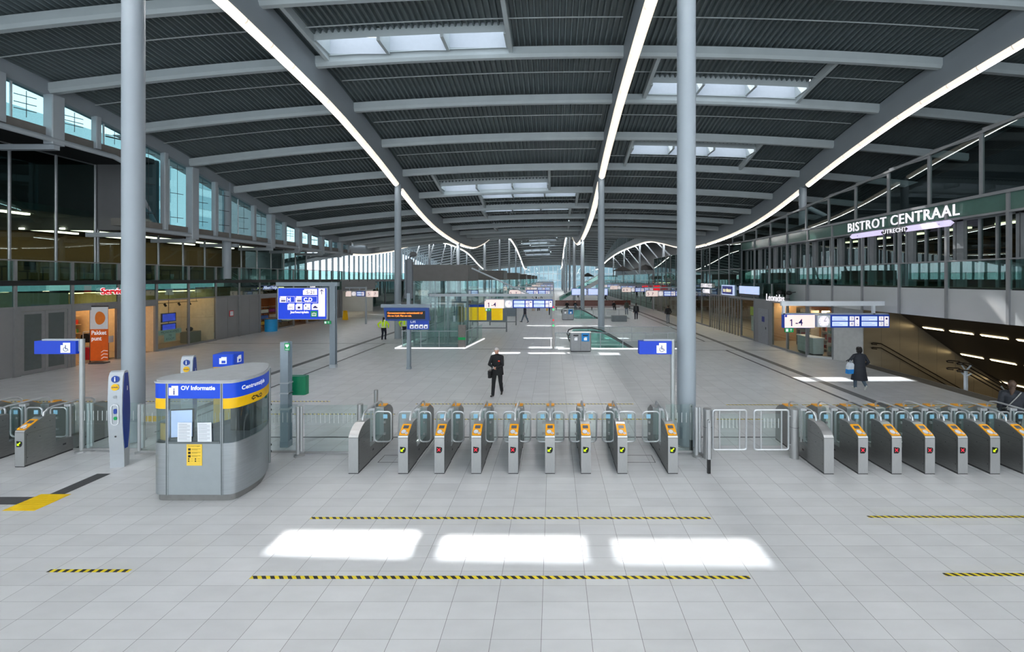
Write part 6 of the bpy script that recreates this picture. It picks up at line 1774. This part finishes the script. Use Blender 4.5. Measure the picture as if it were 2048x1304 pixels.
def loft(b, rings, seg=20):
    vs, fs = [], []
    for (cx, cy, cz, rx, ry) in rings:
        for k in range(seg):
            a = 2 * PI * k / seg; vs.append((cx + rx * math.cos(a), cy + ry * math.sin(a), cz))
    n = len(rings)
    for i in range(n - 1):
        for k in range(seg): fs.append((i * seg + k, i * seg + (k + 1) % seg, (i + 1) * seg + (k + 1) % seg, (i + 1) * seg + k))
    fs += [tuple(range(seg - 1, -1, -1)), tuple((n - 1) * seg + k for k in range(seg))]
    b.add(vs, fs)
def seg_dist(p, a, c):
    ab = c - a; t = max(0, min(1, (p - a).dot(ab) / max(ab.length_squared, 1e-9)))
    return (p - (a + ab * t)).length, t
def person(label, loc, rz, h, feet, hands, top, legs, shoe, hair, hairlen='short', voxel=.012, group=None, head_tilt=0.0, bulk=1.0, bands=False, hem=.9,
           coat=None, heel=(0, 0), curl=.6, gloves=False, lean=0.0, elbow_out=.5, sit=None):
    s = h / 1.75
    t = thing('person', label, 'person', loc, rz, group)
    hipz = .93 if sit is None else sit
    b = MB(); S = []                                    # S: (p0, p1, r0, r1, tag)
    def seg(p0, p1, r0, r1, tg):
        blob(b, p0, p1, r0, r1); S.append((Vector(p0), Vector(p1), r0, r1, tg))
    ly = lambda z: -lean * max(0, z - hipz)
    bz = hipz - .93
    loft(b, [(0, 0, .84 + bz, .10, .08), (0, 0, .88 + bz, .155 * bulk, .115 * bulk), (0, 0, .96 + bz, .168 * bulk, .122 * bulk), (0, ly(1.1), 1.08 + bz, .155 * bulk, .112 * bulk), (0, ly(1.2), 1.2 + bz, .168 * bulk, .12 * bulk),
             (0, ly(1.32), 1.32 + bz, .178 * bulk, .122 * bulk), (0, ly(1.42), 1.41 + bz, .165 * bulk, .098 * bulk), (0, ly(1.47), 1.46 + bz, .10, .075), (0, ly(1.5), 1.5 + bz, .055, .05)])
    S.append((Vector((0, 0, .93 + bz)), Vector((0, ly(1.42), 1.40 + bz)), .15, .15, 'torso'))
    for sx in (-1, 1): S.append((Vector((sx * .1, 0, .95 + bz)), Vector((sx * .12, ly(1.38), 1.38 + bz)), .08, .08, 'torso'))
    knees = []
    for i, sx in enumerate((-1, 1)):
        fx, fy, fz = feet[i]
        hip = (sx * .092, 0, hipz - .01); ank = (fx, fy, fz + .085)
        k, a = ik(hip, ank, .435, .425, (sx * .05, -1, .0))
        seg(hip, k, .098 * (bulk ** .5), .074, 'leg'); seg(k, a, .072, .060, 'leg')
        kb = (k + a) / 2 + Vector((0, .018, .08)); seg(kb, kb + Vector((0, 0, -.08)), .064, .06, 'leg')
        tilt = heel[i]
        toe = a + Vector((sx * .02, -.17 * math.cos(tilt), -.05 - .17 * math.sin(tilt)))
        hl = a + Vector((0, .05 * math.cos(tilt), -.05 + .05 * math.sin(tilt)))
        seg(hl, toe, .037, .032, 'shoe'); seg(a + Vector((0, -.01, -.02)), (hl + toe) / 2, .04, .035, 'shoe')
        knees.append(k)
    wr = []
    for i, sx in enumerate((-1, 1)):
        sh = (sx * .172 * (bulk ** .5), ly(1.42), 1.385 + bz); hx, hy, hz = hands[i]
        e, w = ik(sh, (hx, hy, hz), .285, .255, (sx * elbow_out, .8, -.4))
        ar = bulk
        seg((sx * .09, ly(1.42), 1.425 + bz), sh, .058, .062 * ar, 'torso'); seg(sh, e, .062 * ar, .048 * ar, 'arm'); seg(e, w, .047 * ar, .036 * ar, 'arm')
        d = (w - e).normalized(); wr.append((w, d, sx))
        fwd = Vector((0, -1, 0)) if abs(d.y) < .75 else Vector((0, 0, 1))
        side = d.cross(fwd).normalized(); pal = side.cross(d).normalized()
        tg = 'glove' if (gloves and i == 0) else 'skin'
        p1 = w + d * .03; p2 = w + d * .085
        for o in (-.018, .018): seg(p1 + side * o, p2 + side * o * 1.2, .018, .016, tg)
        for q in range(4):
            o = (-.03 + .02 * q); L = (.062, .075, .07, .055)[q]
            a0 = p2 + side * o; a1 = a0 + (d * math.cos(curl) + pal * math.sin(curl)) * L * .55; a2 = a1 + (d * math.cos(curl * 2) + pal * math.sin(curl * 2)) * L * .5
            seg(a0, a1, .0095, .009, tg); seg(a1, a2, .009, .0078, tg)
        th = w + d * .03 + side * (-sx) * .03
        t1 = th + (d * .6 + side * (-sx) * .5 + pal * .45).normalized() * .04; seg(th, t1, .012, .0105, tg); seg(t1, t1 + (d * .8 + pal * .6).normalized() * .03, .010, .0085, tg)
    # neck and head
    nb = Vector((0, ly(1.47), 1.45 + bz)); ht = head_tilt
    hc = nb + Vector((0, -.02 - .11 * math.sin(ht), .165))
    seg(nb, hc - Vector((0, -.01, .06)), .055, .05, 'skin')
    R = Matrix.Rotation(ht, 3, 'X')
    hb = MB()
    loft(hb, [(0, -.045, -.118, .022, .024), (0, -.042, -.105, .040, .045), (0, -.03, -.08, .055, .066), (0, -.016, -.045, .066, .083), (0, -.008, 0, .073, .093), (0, 0, .045, .074, .095), (0, .006, .08, .064, .083), (0, .008, .105, .045, .06), (0, .008, .12, .02, .026)], 18)
    blob(hb, (0, -.098, .012), (0, -.112, -.028), .010, .015)
    blob(hb, (-.02, -.093, -.062), (.02, -.093, -.062), .009, .009)
    blob(hb, (-.03, -.087, .026), (.03, -.087, .026), .011, .011)
    for sx in (-1, 1): blob(hb, (sx * .076, .012, -.02), (sx * .079, .016, .02), .012, .015)
    tr = lambda p: tuple(hc + R @ Vector(p))
    b.add([tr(p) for p in hb.v], hb.f)
    S.append((Vector(tr((0, 0, -.07))), Vector(tr((0, 0, .06))), .075, .075, 'skin'))
    me = bpy.data.meshes.new('person_body'); me.from_pydata([tuple(Vector(v) * s) for v in b.v], [], b.f)
    o = bpy.data.objects.new('body', me); COL.objects.link(o)
    m = o.modifiers.new('r', 'REMESH'); m.mode = 'VOXEL'; m.voxel_size = voxel; m.use_smooth_shade = True
    sm = o.modifiers.new('s', 'SMOOTH'); sm.factor = .5; sm.iterations = 3
    me2 = bpy.data.meshes.new_from_object(o.evaluated_get(bpy.context.evaluated_depsgraph_get()))
    bpy.data.objects.remove(o); bpy.data.meshes.remove(me)
    mats = [top, legs, shoe, SKIN, mat('reflective band', (226, 230, 226), .4, vary=.02), mat('pale glove', (176, 176, 178), .6)]
    for x in mats: me2.materials.append(x)
    T = {'torso': 0, 'arm': 0, 'leg': 1, 'shoe': 2, 'skin': 3, 'glove': 5}
    mi = []
    for p in me2.polygons:
        c = Vector(p.center) / s
        best, tg = 9, 'torso'
        for (a, e, r0, r1, g) in S:
            d, u = seg_dist(c, a, e); d -= r0 + (r1 - r0) * u
            if d < best: best, tg = d, g
        k = T[tg]
        if tg == 'torso' and c.z < hem: k = 1
        if tg == 'leg' and c.z > hem: k = 0
        if bands and k == 0 and (tg == 'torso' and (hem + .03 < c.z < hem + .09 or (abs(abs(c.x) - .1) < .025 and c.z > hem + .09)) or tg == 'arm' and False): k = 4
        mi.append(k)
    me2.polygons.foreach_set('material_index', mi); me2.polygons.foreach_set('use_smooth', [True] * len(mi)); me2.update()
    bo = bpy.data.objects.new('body', me2); COL.objects.link(bo); bo.parent = t
    # eyes and hair
    eb = MB()
    for sx in (-1, 1): eb.sphere(tr((sx * .03, -.089, .008)), .011, .007, .006, 8, 5)
    for v in range(len(eb.v)): eb.v[v] = tuple(Vector(eb.v[v]) * s)
    eb.build('eyes', BLACK, bo, smooth=True)
    hm = MB(); seg_, rings = 20, 12; vs = []; keep = {}
    for i in range(rings + 1):
        a = PI * i / rings
        for k in range(seg_):
            q = 2 * PI * k / seg_
            vs.append((.083 * math.sin(a) * math.cos(q), .006 + .106 * math.sin(a) * math.sin(q), .012 + .118 * math.cos(a)))
    fs = []
    for i in range(rings):
        for k in range(seg_):
            f_ = (i * seg_ + k, (i + 1) * seg_ + k, (i + 1) * seg_ + (k + 1) % seg_, i * seg_ + (k + 1) % seg_)
            c = [sum(vs[j][x] for j in f_) / 4 for x in range(3)]
            front = c[1] < -.015
            lim = .062 if front else (-.045 if hairlen == 'short' else -.10)
            if not front and c[1] < .02 and hairlen == 'short': lim = .0
            if c[2] > lim: fs.append(f_)
    hm.add([tuple(Vector(tr(v)) * s) for v in vs], fs)
    if hairlen == 'pony':
        P = [(0, .10, .05), (0, .135, .02), (.01, .14, -.08), (.02, .135, -.22), (.03, .13, -.33)]
        hm.tube([tuple(Vector(tr(p)) * s) for p in P], [.025 * s, .032 * s, .034 * s, .026 * s, .008 * s], 8)
    if hairlen == 'curly':
        for k in range(150):
            q = random.uniform(0, 2 * PI); z = random.uniform(-.1, .11); r = .09
            y = r * math.sin(q)
            if y < -.03 and z < .05: continue
            hm.sphere(tuple(Vector(tr((r * .95 * math.cos(q) * math.cos(z * 8), .01 + 1.1 * y * math.cos(z * 8), z))) * s), .027 * s, seg=8, rings=6)
    if hairlen == 'bun':
        hm.sphere(tuple(Vector(tr((.03, .13, -.06))) * s), .05 * s, .05 * s, .06 * s, 10, 7); hm.tube([tuple(Vector(tr(p)) * s) for p in ((.03, .14, -.06), (.05, .15, -.14), (.06, .14, -.24))], [.05 * s, .048 * s, .02 * s], 14)
    hm.build('hair', hair, t, smooth=True)
    if coat:
        z0, flare, cm = coat
        cb = MB(); bk = bulk * 1.06
        loft(cb, [(0, 0, z0, .20 * bk * flare, .16 * bk * flare), (0, 0, z0 + .02, .205 * bk * flare, .165 * bk * flare), (0, 0, .75, .2 * bk, .155 * bk), (0, 0, .95, .185 * bk, .14 * bk), (0, ly(1.15), 1.12, .175 * bk, .13 * bk), (0, ly(1.32), 1.32, .188 * bk, .132 * bk), (0, ly(1.42), 1.42, .172 * bk, .108 * bk), (0, ly(1.47), 1.48, .09, .08)], 24)
        cb.v = [tuple(Vector(v) * s) for v in cb.v]
        cb.build('coat', cm, t, smooth=True)
    return t, s, hc, wr
NAVYC = mat('navy trousers', (26, 28, 42), .8, vary=.1)
BLKC = mat('black jacket', (20, 21, 24), .75, vary=.15)
BLKT = mat('black trousers', (26, 27, 30), .85, vary=.12)
JEAN = mat('grey blue jeans', (88, 104, 118), .85, vary=.1, scale=20)
HIVIS = mat('hi-vis yellow', (204, 238, 22), .6, emit=.08, vary=.05)
COATD = mat('dark quilted coat', (34, 37, 46), .7, vary=.2, scale=9, stretch=(.4, .4, 3))
GREYH = mat('white grey hair', (206, 202, 198), .8, vary=.1, scale=30)
DKH = mat('dark hair', (30, 24, 22), .6, vary=.2, scale=30)
BRH = mat('brown hair', (86, 66, 54), .6, vary=.2, scale=30)
WSHOE = mat('pale shoes', (214, 214, 208), .6)
BSHOE = mat('black shoes', (22, 21, 20), .4)
STAND = [(-.1, 0, 0), (.1, 0, 0)]
SIDEH = [(-.26, -.03, .84), (.26, -.03, .84)]
# the man walking towards the gates
t, s, hc, wr = person('white-haired man in black jacket walking towards the gates, looking at things in his hands', (-2.05, 15.8, 0), -.12, 1.79,
    [(-.10, -.26, 0), (.10, .26, .03)], [(-.10, -.27, 1.07), (.05, -.30, 1.06)], BLKC, BLKT, BSHOE, GREYH, 'short', .0085, head_tilt=.38, bulk=1.08, hem=.86, heel=(-.15, .45), gloves=True, lean=.06, elbow_out=1.2, curl=.7, coat=(.80, .95, BLKC))
MB().box(.07, .135, -.172, -.160, 1.27, 1.315).build('red_badge', mat('badge red orange', (226, 66, 34), .5, emit=.1), t)
MB().tube([(.12, -.02, 1.50), (.02, -.165, 1.25), (-.14, -.15, 1.02), (-.2, -.06, .9)], .014, 6).build('bag_strap', BLACK, t)
bag = thing('shoulder_bag', 'black shoulder bag hanging at the hip of the white-haired man', 'bag', (-2.05 - .255, 15.8 - .02, .66), -.12)
MB().rbox(-.06, .06, -.14, .14, 0, .25, .03).build('pouch', mat('black leather', (16, 16, 18), .4), bag); MB().rbox(-.067, .067, -.145, .145, .13, .262, .03).build('flap', mat('black leather flap', (22, 22, 24), .35), bag)
ph = tag(MB().rbox(-.035, .035, -.07, .07, 0, .012, .01).build('phone', BLACK), 'dark phone held in the hands of the white-haired man', 'phone'); ph.location = (-2.03, 15.44, 1.075); ph.rotation_euler = (.5, 0, .2)
# the woman in the long coat
t, s, hc, wr = person('woman in long dark quilted coat and jeans walking away beside the stairs', (11.85, 16.6, 0), PI - .15, 1.66,
    [(-.09, .30, .16), (.07, -.16, 0)], [(-.24, -.1, .95), (.24, -.25, 1.12)], COATD, JEAN, WSHOE, DKH, 'curly', .011, bulk=1.15, hem=.7, heel=(.9, 0), coat=(.40, 1.22, COATD), elbow_out=.9)
bg = thing('carrier_bag', 'white and blue plastic carrier bag hanging from the arm of the long coat woman', 'bag', (11.85 - .33, 16.62, .62), .2)
P = [(-.16, 0), (.16, 0), (.15, .3), (.07, .42), (-.07, .42), (-.14, .3)]
MB().prism(P, -.06, .06, ax='y').build('white_part', mat('bag white', (226, 232, 240), .5), bag if False else bg)
MB().prism([(-.163, -.002), (.163, -.002), (.158, .17), (-.155, .17)], -.064, .064, ax='y').build('blue_print', mat('bag blue', (36, 142, 224), .5), bg)
MB().tube([(-.05, 0, .42), (-.02, 0, .5), (.02, 0, .5), (.05, 0, .42)], .008, 6).build('handles', mat('bag white', (226, 232, 240), .5), bg)
ph = tag(MB().rbox(-.035, .035, -.07, .07, 0, .012, .01).build('phone', BLACK), 'dark phone held up by the woman in the long coat', 'phone'); ph.location = (11.85 - .28, 16.85, 1.08); ph.rotation_euler = (-.7, 0, .2)
# the woman at the picture's edge
t, s, hc, wr = person('woman with brown ponytail and dark jacket just past the stair-side gates', (11.78, 11.0, 0), PI - .5, 1.70,
    [(-.1, .08, 0), (.1, -.12, 0)], [(-.26, -.05, .86), (.26, -.03, .86)], mat('dark padded jacket', (40, 44, 52), .7, vary=.2, scale=10), BLKT, BSHOE, BRH, 'bun', .011, bulk=1.2, hem=.85)
MB().tube([(-.12, .125, 1.42), (.0, .16, 1.25), (.16, .14, 1.0), (.21, 0, .95), (.1, -.16, 1.1), (-.1, -.13, 1.38)], .012, 6).build('bag_strap', mat('pale strap', (170, 170, 166), .6), t)
# guards
person('guard with long dark ponytail and hi-vis jacket, seen from behind by the column', (-11.88, 30.1, 0), PI, 1.60, [(-.1, -.06, 0), (.1, .06, 0)], [(-.36, -.02, .98), (.36, -.02, .98)], HIVIS, NAVYC, BSHOE, DKH, 'pony', .014, bulk=1.25, bands=True, hem=.93, group='hi-vis guards', elbow_out=1.5)
person('guard in hi-vis jacket standing half hidden behind the LED mast', (-10.42, 30.2, 0), PI, 1.78, [(-.1, .02, 0), (.1, -.06, 0)], [(-.32, -.02, .95), (.32, -.02, .95)], HIVIS, NAVYC, BSHOE, DKH, 'short', .014, bulk=1.25, bands=True, hem=.93, group='hi-vis guards', elbow_out=1.2)
# the others, farther off
person('person in dark coat and jeans walking past below the middle platform sign', (-2.74, 41.9, 0), -1.35, 1.76, [(-.1, -.32, 0), (.1, .3, .02)], SIDEH, mat('navy coat', (30, 36, 50), .8), JEAN, BSHOE, DKH, 'short', .016, bulk=1.2, hem=.8, heel=(-.2, .5))
person('person in beige trousers farther down the hall under the platform sign', (-2.6, 56.5, 0), 0, 1.72, STAND, SIDEH, mat('dark jumper', (44, 44, 50), .8), mat('beige trousers', (200, 178, 140), .8), BSHOE, DKH, 'short', .02)
person('person in black beside the one in beige trousers', (-1.9, 56.8, 0), 0, 1.78, [(-.1, -.2, 0), (.1, .2, 0)], SIDEH, BLKC, BLKT, BSHOE, DKH, 'short', .02)
person('person in navy with a yellow bag under the end of the platform sign', (-.32, 50.5, 0), PI, 1.78, [(-.1, -.2, 0), (.1, .2, 0)], SIDEH, mat('navy coat', (30, 36, 50), .8), NAVYC, BSHOE, DKH, 'short', .02)
tag(MB().rbox(-.80, -.62, 50.4, 50.6, .5, .95, .03).build('yellow_bag', mat('yellow bag', (226, 176, 40), .6)), 'yellow bag beside the person in navy under the sign end', 'bag')
person('person in black jacket and grey trousers walking away near the glass shop doors', (11.0, 41.0, 0), PI, 1.74, [(-.11, -.06, 0), (.11, .08, 0)], [(-.25, -.12, .95), (.25, -.12, .95)], BLKC, mat('grey trousers', (140, 146, 152), .8), BSHOE, DKH, 'short', .015, bulk=1.2, hem=.88)
t, s, hc, wr = person('person in black with a backpack walking away beyond the escalators', (8.6, 44.4, 0), PI - .2, 1.76, [(-.1, .24, .05), (.1, -.2, 0)], SIDEH, BLKC, NAVYC, WSHOE, DKH, 'short', .016, bulk=1.15, hem=.86, heel=(.5, 0))
MB().rbox(-.15, .15, .12, .3, 1.02, 1.45, .05).build('backpack', BLACK, t)
person('person in olive coat walking behind the backpack wearer', (8.75, 51, 0), PI, 1.72, [(-.1, .1, 0), (.1, -.1, 0)], SIDEH, mat('olive coat', (70, 74, 66), .8), JEAN, BSHOE, DKH, 'short', .02, bulk=1.15, hem=.8)
person('person in dark clothes bending forward far along the bistro side', (9.6, 79, 0), PI / 2, 1.72, [(-.1, -.25, 0), (.1, .25, 0)], [(-.3, -.3, .9), (.3, -.3, .9)], BLKC, BLKT, BSHOE, DKH, 'short', .024, bulk=1.2, lean=.5)
for k, (x, y) in enumerate(((1.9, 57.62), (3.0, 57.62), (8.2, 57.62))):
    person('person in dark clothes sitting on the long bench, %s from the hall middle' % ORD[k], (x, y + .15, 0), 0, 1.7, [(-.1, -.42, 0), (.1, -.45, 0)], [(-.15, -.3, .68), (.15, -.3, .68)], BLKC, BLKT if k != 1 else JEAN, WSHOE, DKH, 'short', .022, group='people on the bench', sit=.50)
random.seed(5)
for k, (x, y) in enumerate(((-3.4, 88), (-2.4, 90), (-4.6, 96), (-5.2, 118), (-1.6, 130), (-3.6, 142), (5.6, 96), (6.6, 100), (9.8, 92))):
    c = random.choice([BLKC, NAVYC, mat('red coat', (120, 30, 40), .8), mat('mustard coat', (150, 110, 50), .8)])
    person('tiny distant person down the hall, %s by distance' % ORD[k], (x, y, 0), random.uniform(0, 6), 1.74, [(-.1, -.15, 0), (.1, .15, 0)], SIDEH, c, BLKT, BSHOE, DKH, 'short', .03, group='distant passers-by', bulk=1.15)
